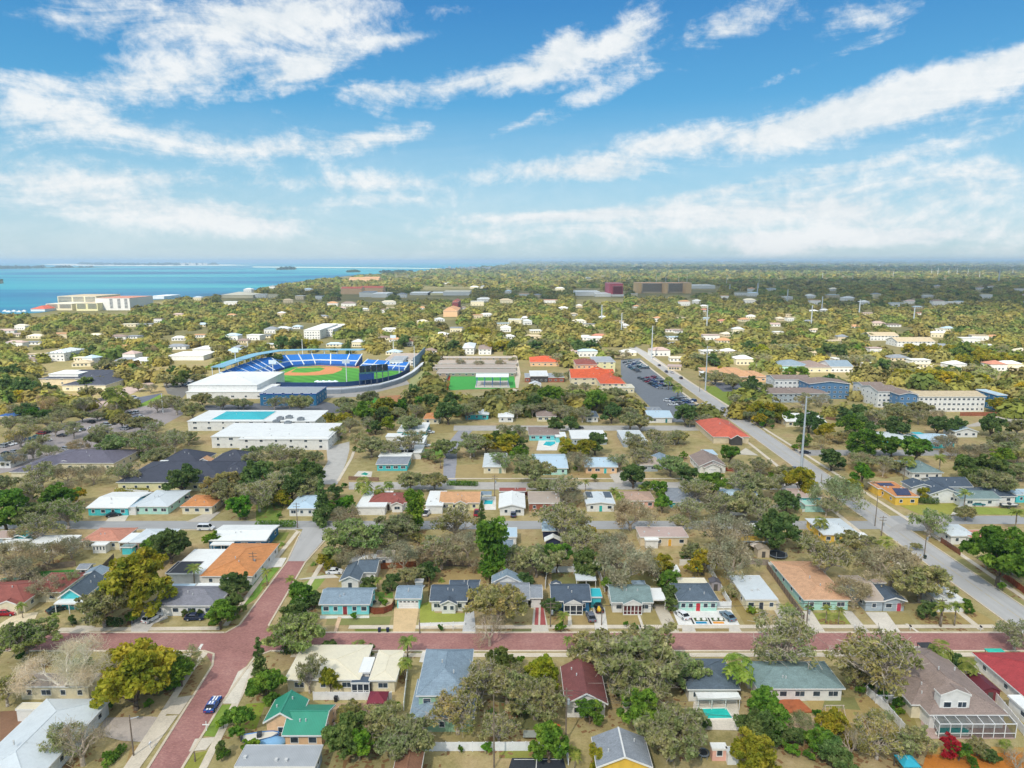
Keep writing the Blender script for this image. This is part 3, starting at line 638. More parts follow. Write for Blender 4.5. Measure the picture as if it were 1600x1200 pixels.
def parse(txt):
    out = []
    for ln in txt.strip().splitlines():
        if not ln.strip() or ln.startswith('#'): continue
        lab, short, bl = [q.strip() for q in ln.split('|')]
        blocks = []
        for b in bl.split(';'):
            q = b.split()
            opt = {}
            for kv in q[7:]:
                k, v = kv.split('=')
                try: v = float(v); v = int(v) if v == int(v) and k in ('w', 'n', 'g') else v
                except ValueError: pass
                opt[k] = v
            blocks.append((q[0], *[float(x) for x in q[1:5]], q[5], q[6], opt))
        out.append((lab, short, blocks))
    return out
HOUSES = """
# --- south side of the brick street and the bottom of the picture
long white house with a big pale grey roof in the bottom corner | pale grey roof | hip -78 44 1235 1112 white pgrey s=.3 ; flat 24 74 1110 1098 white cream e=2.4 nw=1
cream house half hidden behind the bare white tree | cream house under the bare tree | flat 28 138 1074 1052 cream tangrey
flat cream roofed house with a white screened breezeway | cream flat-roofed house | hip 444 563 1063 1031 cream cream s=.08 w=3 ; flat 560 578 1052 1027 white white e=2.9 nw=1 plain=1 ; por 548 577 1068 1058 white dkslate n=3 s=.05 e=2.7 ; hip 576 619 1064 1026 cream cream s=.1 w=1
peach house under a bright green metal roof with two gables | green metal roof | gy 411 466 1130 1079 peach green s=.62 e=3.2 w=1 ; gx 440 505 1150 1112 peach green e=2.7 s=.4 w=2
long low building with a pale ribbed metal roof below the green roof | ribbed metal roof | flat 366 492 1200 1164 grey metal e=2.6
tall two storey house of blue grey shingles with sage gable walls | blue shingled two storey house | hip 650 733 1088 1019 green bluegrey e=5.6 s=.5 w=3 ; hip 639 741 1123 1078 green bluegrey e=3 s=.3 w=3
small house with a brown shingle roof at the bottom edge | brown roof at the bottom edge | gy 612 656 1215 1163 brown brown s=.4
white gable house under a long maroon shingle roof | maroon roofed house | gy 883 950 1101 1027 white maroon s=.55 e=3 w=2
small brown roofed shed house beside the maroon roof hidden by leaves | half hidden maroon shed | gx 975 1006 1105 1088 cream maroon
grey roofed pool house with a long white awning | pool house with white awning | hip 1074 1157 1078 1042 white slate s=.3 ; open 1090 1158 1092 1081 white white e=2.5
yellow gabled house under a pale grey roof with a white ridge cap | yellow gable with grey roof | gy 932 1020 1200 1137 yellow grey s=.42 ridge=1 w=2
long white house under a blue grey hip roof beside the wooden deck | white house by the wooden deck | hip 1183 1321 1077 1043 white sage s=.36 w=5
wide taupe shingled house with a white dormer over the screened pool | taupe house with screened pool | hip 1452 1576 1118 1024 white taupe s=.4 e=3 w=2 nw=1 ; hip 1424 1500 1102 1060 cream taupe s=.4 e=3 nw=1 ; gy 1470 1518 1087 1068 white taupe e=6.2 s=.4 w=2 b=3.4 novent=1
house with a bright red shingle roof by the white sunroom | bright red roof | hip 1671 1810 1150 1040 white red s=.26 ; flat 1622 1664 1130 1086 white white e=2.5 w=2
small white and pink garden shed at the bottom edge | pink garden shed | flat 1113 1137 1172 1167 pink white e=2.2 w=1 ; flat 1137 1156 1178 1169 white pgrey e=2.2 nw=1
tiny white roofed shed under the palm thicket | tiny white shed | gx 1167 1184 1062 1053 white white e=2.3
slate roofed house tucked behind the big oak by the street | slate roof behind the oak | hip 1184 1215 1058 1046 grey slate
# --- north side of the brick street, left to right
red brown roofed cream house with a white carport | red brown roof | hip -70 38 942 914 cream redbrown s=.3 ; hip 35 95 926 900 cream redbrown s=.3 ; open 78 108 916 905 white white ; gy -4 26 945 936 cream redbrown s=.4 nw=1
turquoise gabled cottage with a white porch roof | turquoise gabled cottage | gy 90 131 935 892 teal slate s=.72 e=3.2 w=1 ; open 84 129 944 935 white white e=2.7 ; gy 128 160 899 883 white bluegrey
white house with an arched window under a grey hip roof | white arched-window house | hip 231 339 947 921 white grey2 w=4 s=.34 ; flat 264 300 921 912 white bluew nw=1 ; flat 300 345 923 911 white white nw=1
low house with an orange shingle roof beside blue pools | orange roof by the pools | hip 312 395 901 858 white orange s=.2 w=3 ; flat 262 335 898 858 white white e=2.7 nw=1 plain=1 ; flat 258 300 897 877 dark black e=2.75 nw=1 plain=1
dark blue house under a long white roof | dark blue house | gx 323 416 845 829 blue white s=.12 w=4 ; open 328 362 852 846 white white e=2.4
cream house with a faded red shingle roof and white sunroom | faded red roof | hip 125 187 846 829 cream salmon s=.25 w=3 ; flat 142 165 853 845 white white e=2.4 w=4 ; open 185 201 848 832 white white
pink house with a pale grey roof behind a pink patio wall | pink house | hip 200 256 848 832 pink pgrey s=.2 ; flat 188 207 856 850 teal sage e=2.2 nw=1
white hut with a low white roof behind the golden tree | white roofed hut | flat 208 240 878 864 white white
low house with a pinkish roof and a bright blue gable end | bright blue gable | gy 17 40 840 829 teal teal s=.3 w=1 ; flat -20 18 842 829 grey pinkgrey ; flat 0 40 850 842 white white e=2.3 nw=1
white flat roof glimpsed between bare branches | white roof between bare branches | flat 44 108 850 836 white white
little grey tool shed with a dark door beside the fake lawn | grey tool shed | gx 119 137 890 882 grey grey e=2.4 w=1 d=#2a2a2a
small shed with a green roof by the left edge | green roofed shed | gx -5 18 913 905 grey green e=2.2 w=1
turquoise house with red door and a grey shingle roof on the corner | turquoise corner house | gx 498 578 945 922 aqua bluegrey w=5 d=#8a3038 s=.38 ; gx 562 580 941 930 aqua bluegrey nw=1 ; gy 557 567 931 921 teal bluegrey nw=1 s=.2
turquoise garage with a white door and a paver drive | turquoise garage | gx 617 658 936 918 aqua bluegrey g=1 s=.36
white house with a dark slate roof and arched gable porch | dark slate roof with gable porch | gx 671 730 940 916 white dkslate w=3 d=#3f5a66 s=.42 ; gx 729 748 934 910 dark dkslate nw=1 ; gx 702 746 915 908 white dkslate nw=1 ; gy 687 714 945 932 white dkslate s=.5 e=2.6 w=2
grey roofed house with an open carport over a brick drive | grey house with brick drive | gx 768 828 937 914 white grey s=.36 ; gx 827 848 935 917 white grey nw=1 g=2
plain grey gabled barn behind the grey carport house | grey gabled barn | gy 768 816 911 889 white bluegrey s=.5 w=1
blue house with a dark slate roof and white screened porch | blue house with white porch | gx 861 924 940 915 blue dkslate w=3 s=.42 ; por 881 911 945 936 white dkslate n=3 s=.5 ; flat 922 941 934 919 teal teal nw=1 ; gy 861 877 914 908 blue dkslate s=.4 nw=1
white flat topped pergola on posts behind the blue house | white pergola | open 900 932 907 880 white pgrey e=2.8
white house with a sage shingle roof and a dark red porch | sage roof with red porch | gx 955 1021 942 917 white sage w=3 s=.38 ; por 974 1004 945 937 white sage n=5 s=.5 pc=#5a2f33 ; hip 989 1010 916 908 white bluegrey s=.5 nw=1 ; open 1018 1041 938 918 white white e=2.7
mint house under a slate pyramid roof with a red door | slate pyramid roof | hip 1060 1124 940 914 mint slate w=5 d=#c8303a s=.42 ; flat 1050 1106 914 903 white cream e=2.7 nw=1
white garden cabana with a green awning | garden cabana | open 1043 1063 893 882 white white e=2.5
long cream house with a flat white roof running back from the street | long flat white roof | flat 1165 1216 938 899 cream pgrey w=3 d=#3a4048
mint house under a broad orange shingle roof with palms | broad orange roof | hip 1256 1330 938 887 mint apricot s=.16 w=3 ; flat 1237 1262 915 901 white white e=2.6 nw=1
pale grey gabled house with a dark roof wing and pink door | grey gable with dark wing | gx 1352 1384 940 911 grey tangrey s=.2 w=1 ; gy 1380 1418 940 913 grey dkslate s=.3 w=2 d=#c8405a ; flat 1365 1385 912 905 grey pinkgrey nw=1
white roofed house hidden by the corner oak and palms | white roof by the corner oak | flat 1466 1510 941 909 white white
white gabled house with a slate roof beside the white car | slate roof by the white car | gy 530 562 908 877 white slate s=.45 w=1 d=#36444e ; gx 556 588 895 876 white slate nw=1
white gable cottage half under the big oak | white gable cottage | gy 546 584 879 862 white white s=.3 w=1 ; flat 585 614 872 860 white tangrey e=2.7 w=1
grey metal tool shed behind the turquoise garage | grey metal shed | flat 648 661 910 905 grey metal e=2.2 nw=1
small navy house with white windows and a white porch roof | small navy house | gy 851 878 846 834 navy white s=.5 e=3.4 w=2 ; gx 847 884 830 812 navy bluew s=.4 e=3 nw=1
beige house with a flat pink roof and a yellow framed panel | beige house with pink roof | flat 1000 1076 840 823 beige pinkgrey w=4 d=#e2a83a ; flat 1008 1030 845 836 white white e=2.5 nw=1
white building with a yellow awning among dead trees | yellow awning | flat 1164 1205 836 818 white white w=2 ; open 1160 1200 846 837 yellow yellow e=2.3
pale blue roofed house seen between two oaks | pale blue roof | hip 766 802 862 846 white bluegrey s=.3 ; flat 784 808 840 824 white bluew
yellow house with a wavy white roof near the main road | yellow house with white roof | hip 1287 1345 836 815 yellow pgrey s=.22 w=4 ; flat 1330 1362 843 832 yellow white e=2.6 w=2
# --- between the two grey streets
turquoise house with a white roof and a carport | turquoise house with carport | gx 134 200 794 777 teal white s=.12 w=4 ; flat 185 212 793 779 white bluew nw=1
pale mint house with a low grey roof next to the turquoise house | low grey roof | hip 205 263 792 771 mint pgrey s=.16 w=4
little orange roofed cream house behind a small bare tree | little orange roof | hip 281 332 792 777 cream orange s=.22
white roofed bungalow under the dark cedars | bungalow by the cedars | hip 449 492 795 777 white bluew s=.2 w=3
white house with a brick red gable roof and flat white wing | brick red roof with white wing | hip 575 637 786 771 white redbrown s=.3 w=3 d=#4a3a38 ; flat 556 602 793 767 white white nw=1 ; gy 610 630 789 780 white redbrown s=.4 w=1
yellow house with a tan shingle roof and gabled porch | tan roofed yellow house | gx 686 750 786 769 pale tan s=.34 w=4 ; gy 709 730 788 779 pale tan s=.5 w=1 ; flat 664 692 791 767 white white nw=1
white gabled house with a red peak behind the palms | white house with red peak | gy 779 821 794 767 white white s=.25 w=2 ; gx 780 822 768 763 white redbrown nw=1 e=3.2
flat pinkish grey roof partly under an oak | pinkish grey flat roof | flat 826 876 787 768 brick tangrey
white house with a dark panelled roof and a turquoise door | white house with turquoise door | gy 916 962 788 768 white pgrey s=.12 w=3 d=#25b0a8 ; flat 917 957 779 768 white panel e=3.1 nw=1
pale pink house under a brown hip roof | pale pink house | hip 974 1024 783 770 pink warm s=.26 w=4 d=#e8e8e8
grey blue bungalow showing between grey oaks | grey blue bungalow | hip 1049 1096 785 765 teal grey s=.24
white house with a low white metal roof and a dark car | low white metal roof | gx 1134 1192 781 769 white bluew s=.14 w=4
small grey canopy over a pool deck between houses | grey canopy | open 751 768 774 767 grey bluegrey e=2.6
yellow house carrying two solar panels on an orange roof | yellow house with solar panels | flat 1399 1437 777 752 yellow orange e=3 w=2 ; flat 1372 1404 764 753 yellow orange e=2.9 nw=1
white farmhouse with dark blue gabled roofs | white farmhouse | gx 1462 1521 761 746 white dkslate s=.4 e=3.6 w=2 ; gy 1424 1462 762 747 white dkslate s=.3 e=4 w=1 ; gy 1452 1506 773 750 white dkslate s=.35 e=3.2 w=2
white house with a sage hip roof across the main road | white house with sage roof | hip 1425 1475 739 720 white sage s=.3 w=3
row of white and yellow garages under dark roofs | yellow garage | gx 1520 1545 774 764 yellow slate s=.2 w=1 ; hip 1545 1590 776 762 white dkslate s=.3 w=2 ; gx 1500 1566 780 768 white sage s=.2 w=2
turquoise house with a brown flat roof behind white garden walls | turquoise house by white walls | flat 1243 1284 778 763 teal pinkgrey w=3 ; flat 1258 1292 790 782 mint mint e=2.4 nw=1
white roofed house with a salmon wing across the main road | white and salmon roofs | hip 1486 1528 838 824 white pgrey s=.18 ; flat 1518 1556 842 828 white salmon e=2.8 nw=1
blue house at the edge of the picture past the garages | blue edge house | flat 1588 1640 774 764 teal bluew
# --- beyond the second street
white house with a pale grey roof and cream walls on the vacant corner | corner house by the vacant lot | hip 754 792 730 709 cream pgrey s=.26 w=2 d=#8aa08a
low teal and white house with a pale grey roof | teal and white house | gx 833 888 732 713 mint bluew s=.2 w=4
peach house with a pale grey roof and turquoise door | peach house | gx 914 966 730 716 peach bluew s=.24 w=4 d=#35b8b4
grey gabled house buried in oaks | grey gabled house | gy 1024 1052 723 707 grey bluegrey s=.4 w=1 ; gx 1000 1030 727 715 grey tangrey s=.2
taupe double gabled house with a pink drive | taupe double gables | gy 1092 1136 729 703 white taupe s=.45 w=2 ; gy 1100 1128 731 722 white taupe s=.45 w=1 g=3
small white canopy on posts beside the taupe gables | small white canopy | open 1103 1122 711 702 white bluew e=2.8
turquoise house with a grey roof behind a hedge of palms | grey roofed turquoise house | gx 587 637 726 717 teal grey s=.12 w=4
long house with a white flat roof and small brown gables | long white flat roof | flat 591 642 714 703 beige white w=4 ; flat 618 658 708 695 white white nw=1
plain white flat roofed house on the cul de sac | plain white flat house | flat 617 662 693 680 white white w=3
white roofed house with turquoise front near the bend | turquoise fronted white roof | flat 620 665 675 660 teal white w=3 ; flat 602 625 683 677 white white e=2.5 nw=1
small bungalow under a bright orange roof near the bend | small orange bungalow | hip 661 687 655 645 cream orange s=.34
low turquoise house with a grey white roof past the oaks | low turquoise house | hip 726 764 648 640 teal pgrey s=.2 w=3
white roof beside the school footpath | roof by the footpath | hip 778 803 652 643 white white s=.2
striped brown roof on a turquoise house with a swimming pool | striped roof pool house | hip 826 876 680 670 aqua taupe s=.14 w=4 ; flat 868 885 683 675 aqua white nw=1
broad white flat roof behind the green garden trees | broad white flat roof | flat 893 949 686 672 grey white
grey roofed house lost among silver oaks | grey roof in silver oaks | flat 974 1012 690 672 grey pgrey
white house with a low grey roof along the back street | low grey roof on the back street | hip 838 870 651 642 cream taupe s=.3
dark grey roofed cottage on the back street | dark cottage | hip 916 936 652 642 white slate s=.3
white house with a turquoise garage door on the back street | turquoise garage door | gx 1013 1052 653 642 white bluew s=.2 w=2 d=#1f7f84 ; flat 1012 1036 643 636 white grey nw=1
big tiled red roof with a front gable beside the main road | big red tiled roof | hip 1114 1172 683 653 beige tile2 s=.42 e=3.2 nw=1 ; gy 1142 1162 686 672 dark tile2 s=.6 e=3.2 nw=1 novent=1
white house and sheds east of the main road | white house east of the road | gx 1228 1258 659 646 cream white s=.3 w=2 ; gx 1255 1292 660 650 white white s=.2 ; gy 1240 1262 657 648 cream pgrey s=.4 w=1
long pale roofed house with turquoise walls and a blue cupola | long pale roof with cupola | hip 1374 1432 688 676 teal pgrey s=.2 w=3 ; flat 1432 1447 680 675 teal teal e=4.2 nw=1 ; hip 1425 1452 693 680 teal pgrey s=.2 ; gx 1447 1494 692 679 teal bluew s=.2 w=4
white shed roofed hut beside the long pale house | white roofed hut by the pale house | hip 1355 1376 690 678 grey white s=.3
white gabled roof among the eastern oaks | white gable in the eastern oaks | gy 1492 1530 675 662 white bluew s=.3
house with pale roof by the left pines | pale roof by the left pines | hip 0 30 782 773 white tangrey s=.2
white and blue house at the left edge near the car park | blue white edge house | gx -12 16 722 710 white slate s=.3 w=3
"""
for lab, short, blocks in parse(HOUSES): house(lab, short, blocks)
# ---------------------------------------------------------------- larger buildings
BIG = """
recreation_centre|community centre|wide white roofed recreation centre with a turquoise hip roof in its middle | turquoise centred recreation roof | flat 292 492 659 641 white white e=4.8 w=9 ; hip 330 411 656 645 cream teal e=5.1 s=.16 nw=1
recreation_centre|community centre|long white roofed centre with roof machines and blue side doors | long centre with roof machines | flat 329 513 683 661 white white e=5.2 w=9 ; flat 372 513 687 668 white white e=4.9 w=6
batting_hall|sports hall|white metal batting hall with two stepped roofs next to the ballpark | white batting hall | hip 292 402 602 583 white white e=7.6 s=.12 nw=1 ; flat 290 415 613 600 white white e=4.2 w=6
team_entrance|sports hall|ballpark entrance building with a grey roof and a deep blue fascia | blue fascia entrance | flat 405 494 616 604 blue metal e=7 w=6 plain=1 tr=#2058b8
clubhouse|clubhouse|pale ballpark clubhouse with arched front at the far end of the stands | pale clubhouse | flat 602 648 562 552 white tangrey e=5 w=6 ; flat 608 630 564 556 white metal e=6.5 w=4
library|library|low building with dark blue roofs and one raised white roof by the trees | dark blue roofed library | hip 60 155 592 578 beige charcoal e=4.5 s=.16 w=4 ; flat 75 122 585 578 white white e=7 nw=1 ; hip 95 165 602 583 cream charcoal e=4 s=.2 w=4
nursing_home|nursing home|sprawling cream building under charcoal hip roofs with pyramid wings behind | charcoal roofed complex | hip 181 352 754 721 pale charcoal e=3.4 s=.32 w=9 ; hip 243 311 726 702 pale charcoal e=3.6 s=.5 nw=1 ; hip 322 388 726 703 pale charcoal e=3.6 s=.5 nw=1 ; gy 306 328 722 712 white tan e=3.6 s=.5 nw=1 ; hip 325 388 744 722 pale charcoal e=3.4 s=.3 nw=1 ; flat 238 250 728 719 white white e=5 nw=1
clinic|office|low clinic with faded purple grey hip roofs and white dormers | purple grey roofed clinic | hip 57 178 724 704 cream purple e=3.2 s=.24 w=6 ; hip 14 62 738 713 cream purple e=3.2 s=.24 nw=1 ; gy 66 80 722 714 white purple e=3.3 s=.3 w=1 ; gy 92 108 722 714 white purple e=3.3 s=.3 w=1
bus_shelter|shelter|long shelter with a blue and white roof at the left edge | blue white shelter | open -6 20 651 637 white blue e=4
church|church|church with a big bright orange tile roof and a porch of columns | orange tiled church | gx 892 962 591 577 cream tile e=5 s=.34 w=5 ; hip 938 978 600 579 cream tile e=5 s=.3 w=4 ; gy 918 948 581 572 cream tile e=5 s=.35 nw=1 ; flat 958 992 606 600 cream cream e=3.4 w=4
church_hall|hall|peach church hall with a brown roof and a grey wing | peach church hall | hip 900 934 570 560 peach redbrown e=9 s=.3 w=4 ; flat 928 962 566 557 pale metal e=8 w=3
parish_house|house|low house with a wide orange tile hip roof by the school | orange hip roof | hip 828 876 566 556 peach tile e=3.4 s=.24 w=5
classroom_block|school|dark brick portable classrooms with flat white roofs | dark portable classrooms | flat 820 835 590 583 brick metal e=3.4 w=2 ; flat 828 857 588 579 dark white e=4.4 w=4 ; flat 855 882 590 583 brick metal e=3.4 w=3
apartment_block|apartments|white and navy apartment block with stacked balconies and a taupe roof | navy balcony apartments | gx 1210 1268 593 586 white taupe e=9.6 s=.2 w=8
apartment_block|apartments|slate blue end wing of the apartments among tall pines | blue end wing | gy 1264 1330 600 589 apt taupe e=9.6 s=.12 w=7 ov=.6
apartment_block|apartments|low grey balcony block under a long taupe roof before the apartments | low grey balcony block | hip 1200 1296 615 606 grey taupe e=5.6 s=.2 w=12
apartment_block|apartments|white apartment block stepping down to a slate blue gable end | stepped white apartments | gx 1350 1385 604 597 white taupe e=9.6 s=.2 w=5 ; gx 1372 1408 612 602 white taupe e=9.6 s=.2 w=5 ; gy 1405 1436 617 603 apt taupe e=9.6 s=.2 w=3
apartment_block|apartments|long white apartment wing with blue galleries and a beige roof | long gallery apartments | gx 1436 1542 620 611 white sand e=8.8 s=.18 w=14 ; flat 1558 1575 618 608 blue bluew e=9 w=2
row_house|row house|long row of tan roofed two storey houses beyond the apartments | tan row houses | gx 1360 1405 525 519 white sand e=5 s=.3 w=8 ; gx 1402 1462 534 527 white sand e=5 s=.3 w=9
office_building|office|low tan roofed offices beside the main road | tan roofed offices | hip 1105 1168 583 574 peach tan e=3.4 s=.18 w=6 ; hip 1140 1200 589 579 peach tan e=3.4 s=.18 w=5 ; flat 1106 1142 589 580 white white e=3.2 w=4
medical_office|office|pale blue roofed villas clustered past the offices | pale blue villas | hip 1218 1268 572 562 mint bluegrey e=4 s=.3 w=4 ; hip 1262 1300 574 563 cream taupe e=4 s=.3 w=3 ; gx 1298 1334 573 563 white bluegrey e=4.4 s=.3 w=5
hotel|hotel|waterfront hotel with stepped cream wings and terracotta roof edges | waterfront hotel | flat 71 112 475 470 cream cream e=11 nw=1 ; flat 89 150 463 458 cream sand e=21 nw=1 ; flat 118 152 474 470 pale sand e=13 nw=1 ; flat 148 202 466 460 white salmon e=21 nw=1
pier_pavilion|pavilion|red hip roofed pavilion on the shore beside the hotel | red pavilion | hip 47 70 483 476 white tile2 e=4 s=.4 nw=1
office_tower|tower|square red tower of eight storeys standing above the far trees | red tower | flat 952 974 443 440.5 rose rose e=31 nw=1 ; flat 958 973 447 445 #a04048 rose e=25 nw=1 ; flat 955 975 460 457 white white e=5 nw=1
office_slab|office|long brown and tan office slab standing above the far trees | long brown office slab | flat 1003 1076 442.5 440.5 #b8ab96 tan e=26 nw=1 ; flat 998 1003 442 440 tan tan e=28 nw=1 ; flat 1039 1044 442 440 tan tan e=28 nw=1 ; flat 1072 1081 442 440 tan tan e=28 nw=1
condominium|condo|red roofed condominium beside the water far up the coast | coast condominium | gx 532 565 451 448 peach tile2 e=14 s=.2 nw=1 ; gx 562 598 450 447 peach tile2 e=12 s=.2 nw=1
condominium|condo|orange roofed blocks strung along the far shore | far orange blocks | gx 545 570 435.5 433 peach tan e=12 s=.2 nw=1 ; gx 568 592 435 432.5 peach tan e=14 s=.2 nw=1
white_block|building|white town building with grey windows beyond the ballpark | white town building | flat 474 500 516 502 white white e=10 w=6 ; flat 505 520 515 506 white white e=8 w=4
white_block|building|white hospital wings spread in front of the red tower | white hospital wings | flat 900 938 456 452 white white e=10 nw=1 ; flat 930 955 459 455 white white e=7 nw=1
white_block|building|white warehouse roofs behind the long office slab | white warehouse roofs | flat 1080 1118 446 441 white white e=10 nw=1
white_block|building|pale shopping block among the trees north of the ballpark | pale shopping block | flat 640 672 458 455 white white e=5 nw=1 ; flat 668 692 458 455 pale white e=5 nw=1
white_block|building|grey white block with rows of windows in the old town | grey white block | flat 561 580 457 453 white grey e=11 nw=1 ; flat 580 605 459 455 white white e=9 nw=1
white_block|building|white civic block with many gables beyond the ballpark trees | white civic block | flat 692 734 456 452 white cream e=9 nw=1
white_block|building|long pale store roof far up the coast | long pale store roof | flat 665 728 442 440 white white e=4 nw=1
clubhouse|clubhouse|cream clubhouse on the shore with a hipped pale roof | shore clubhouse | hip 345 395 461 456 cream cream e=7 s=.2 nw=1 ; flat 232 256 463 460 white white e=6 nw=1
villa|house|peach villa with a dark red pagoda roof among far trees | peach pagoda villa | hip 692 715 486 476 peach tan e=9 s=.4 nw=1 ; hip 706 716 472 465 maroon redbrown e=14 s=.6 nw=1
motel|motel|long white roofed motel past the practice field | long white motel | flat 262 318 556 549 white white e=4 nw=1 ; flat 300 330 546 540 white white e=5 nw=1
town_house|house|pale two storey house standing alone in the golden trees | lone pale house | hip 72 100 552 543 white pgrey e=7 s=.3 w=4
town_house|house|white two storey house past the school roofs | white house past the school | hip 722 741 544 535 white pgrey e=6 s=.3 w=3
town_house|house|white hipped house with a sandy yard past the school roofs | white hipped house | hip 747 768 546 538 white taupe e=5 s=.3 w=3
"""
for ln in BIG.strip().splitlines():
    nm, cat, rest = ln.split('|', 2)
    lab, short, blocks = parse(rest)[0]
    house(lab, short, blocks, group=None, cat=cat, name=nm)
# storey bands on the two towers: real slabs and ribbon glazing
def banded(label, x0, x1, ye, e, n, wallhx, glasshx):
    o = [q for q in bpy.data.objects if q.get('label') == label][0]
    a, c = G(x0, ye, e), G(x1, ye, e)
    for k in range(n):
        z = 3 + (e - 4) * k / n; b = MB(); b.box(a.x + .8, c.x - .8, a.y - .25, a.y - .05, z + 1, z + 1 + (e - 4) / n * .5); b.build('window_band', mat(glasshx, 'glass'), o)
banded('long brown and tan office slab standing above the far trees', 1004, 1038.5, 442.5, 26, 8, '', '#55575a')
banded('long brown and tan office slab standing above the far trees', 1045, 1072, 442.5, 26, 8, '', '#55575a')
for q in ((90, 112, 463, 21, 7), (113, 131, 463, 21, 7), (132, 149, 463, 21, 7), (72, 90, 475, 11, 4), (92, 111, 475, 11, 4), (119, 134, 474, 13, 5), (136, 151, 474, 13, 5), (170, 176, 466, 21, 7), (182, 188, 466, 21, 7), (193, 199, 466, 21, 7)): banded('waterfront hotel with stepped cream wings and terracotta roof edges', *q, '', '#6f7478')
banded('square red tower of eight storeys standing above the far trees', 958, 972.5, 447, 25, 8, '', '#5a2a34')

# four parallel roofs of the school, each building a thing
for i, (x0, x1, ye, yt) in enumerate(((683, 808, 559, 556.5), (684, 808, 568, 563), (676, 806, 575, 569.5), (682, 806, 583, 576.5))):
    house('long school wing with a ribbed white roof, ' + ('farthest of the four rows', 'second farthest of the four rows', 'second nearest of the four rows', 'nearest row to the court')[i],
          'school wing ' + ('farthest back', 'third back', 'second back', 'by the court')[i], [('flat', x0, x1, ye, yt, '#a39480', 'tangrey', dict(e=2.6, w=12, plain=1))], 'parallel wings of the school', 'school', 'school_wing')
sheet('play_field', [(700, 610), (806, 606), (803, 586), (704, 587)], mat('#4fa650', 'ground'), .05); clear(690, 810, 584, 612)
sheet('play_field', [(694, 610), (700, 610), (704, 587), (699, 587)], mat('#c8402c', 'ground'), .055)
r = empty('sports_canopy', G(768, 600), 'white canopy on blue posts over a pale sports court', 'canopy'); b = MB(); q = MB()
a, c = G(744, 586, 7), G(795, 586, 7); yb = a.y; d = 14
b.prism([(yb - d / 2, 6.6), (yb, 7.8), (yb + d / 2, 6.6), (yb + d / 2, 6.9), (yb, 8.1), (yb - d / 2, 6.9)], 'x', a.x, c.x); b.build('roof', mat('#eceeee', 'flatroof'), r)
for k in range(5):
    for yy in (yb - d / 2 + .5, yb + d / 2 - .5): post(r, a.x + .5 + k * (c.x - a.x - 1) / 4, yy, 0, 6.6, .15, mat('#3f74b8', 'paint'))
sheet('sports_court', [(742, 606), (797, 606), (794, 595), (745, 595)], mat('#cfc6ba', 'ground'), .06)

# ---------------------------------------------------------------- the ballpark
sheet('ball_field', [(400, 604), (420, 590), (452, 574), (500, 572), (560, 576), (626, 580), (632, 586), (615, 596), (560, 602), (480, 604)], mat('#4f9a32', 'turf'), .05)
sheet('infield_dirt', [(404, 598), (416, 586), (438, 575), (470, 571.5), (520, 572), (628, 578), (628, 575), (520, 569), (460, 569), (420, 578), (398, 594)], mat('#c08058', 'ground'), .06)
sheet('infield_dirt', [(437, 586), (448, 582), (466, 574), (508, 573), (524, 573), (535, 575.5), (533, 579), (520, 584), (495, 586.5), (460, 587)], mat('#c9895c', 'ground'), .065)
sheet('infield_grass', [(454, 582), (463, 575.5), (500, 574), (508, 576), (500, 580), (478, 582.5)], mat('#4f9a32', 'turf'), .07)
clear_poly([(340, 615), (350, 585), (400, 560), (440, 545), (560, 545), (640, 555), (670, 560), (650, 610), (560, 630), (400, 625)])
st = empty('baseball_stadium', G(460, 560), 'ballpark grandstand of blue seats curving round a green diamond', 'stadium')
def path_pts(path, z, n):
    w = [G(x, y, z) for x, y in path]; seg = [(w[i + 1] - w[i]).length for i in range(len(w) - 1)]; T = sum(seg); out = []
    for k in range(n + 1):
        t = T * k / n; i = 0
        while i < len(seg) - 1 and t > seg[i]: t -= seg[i]; i += 1
        out.append(w[i].lerp(w[i + 1], min(1, t / seg[i])))
    return out
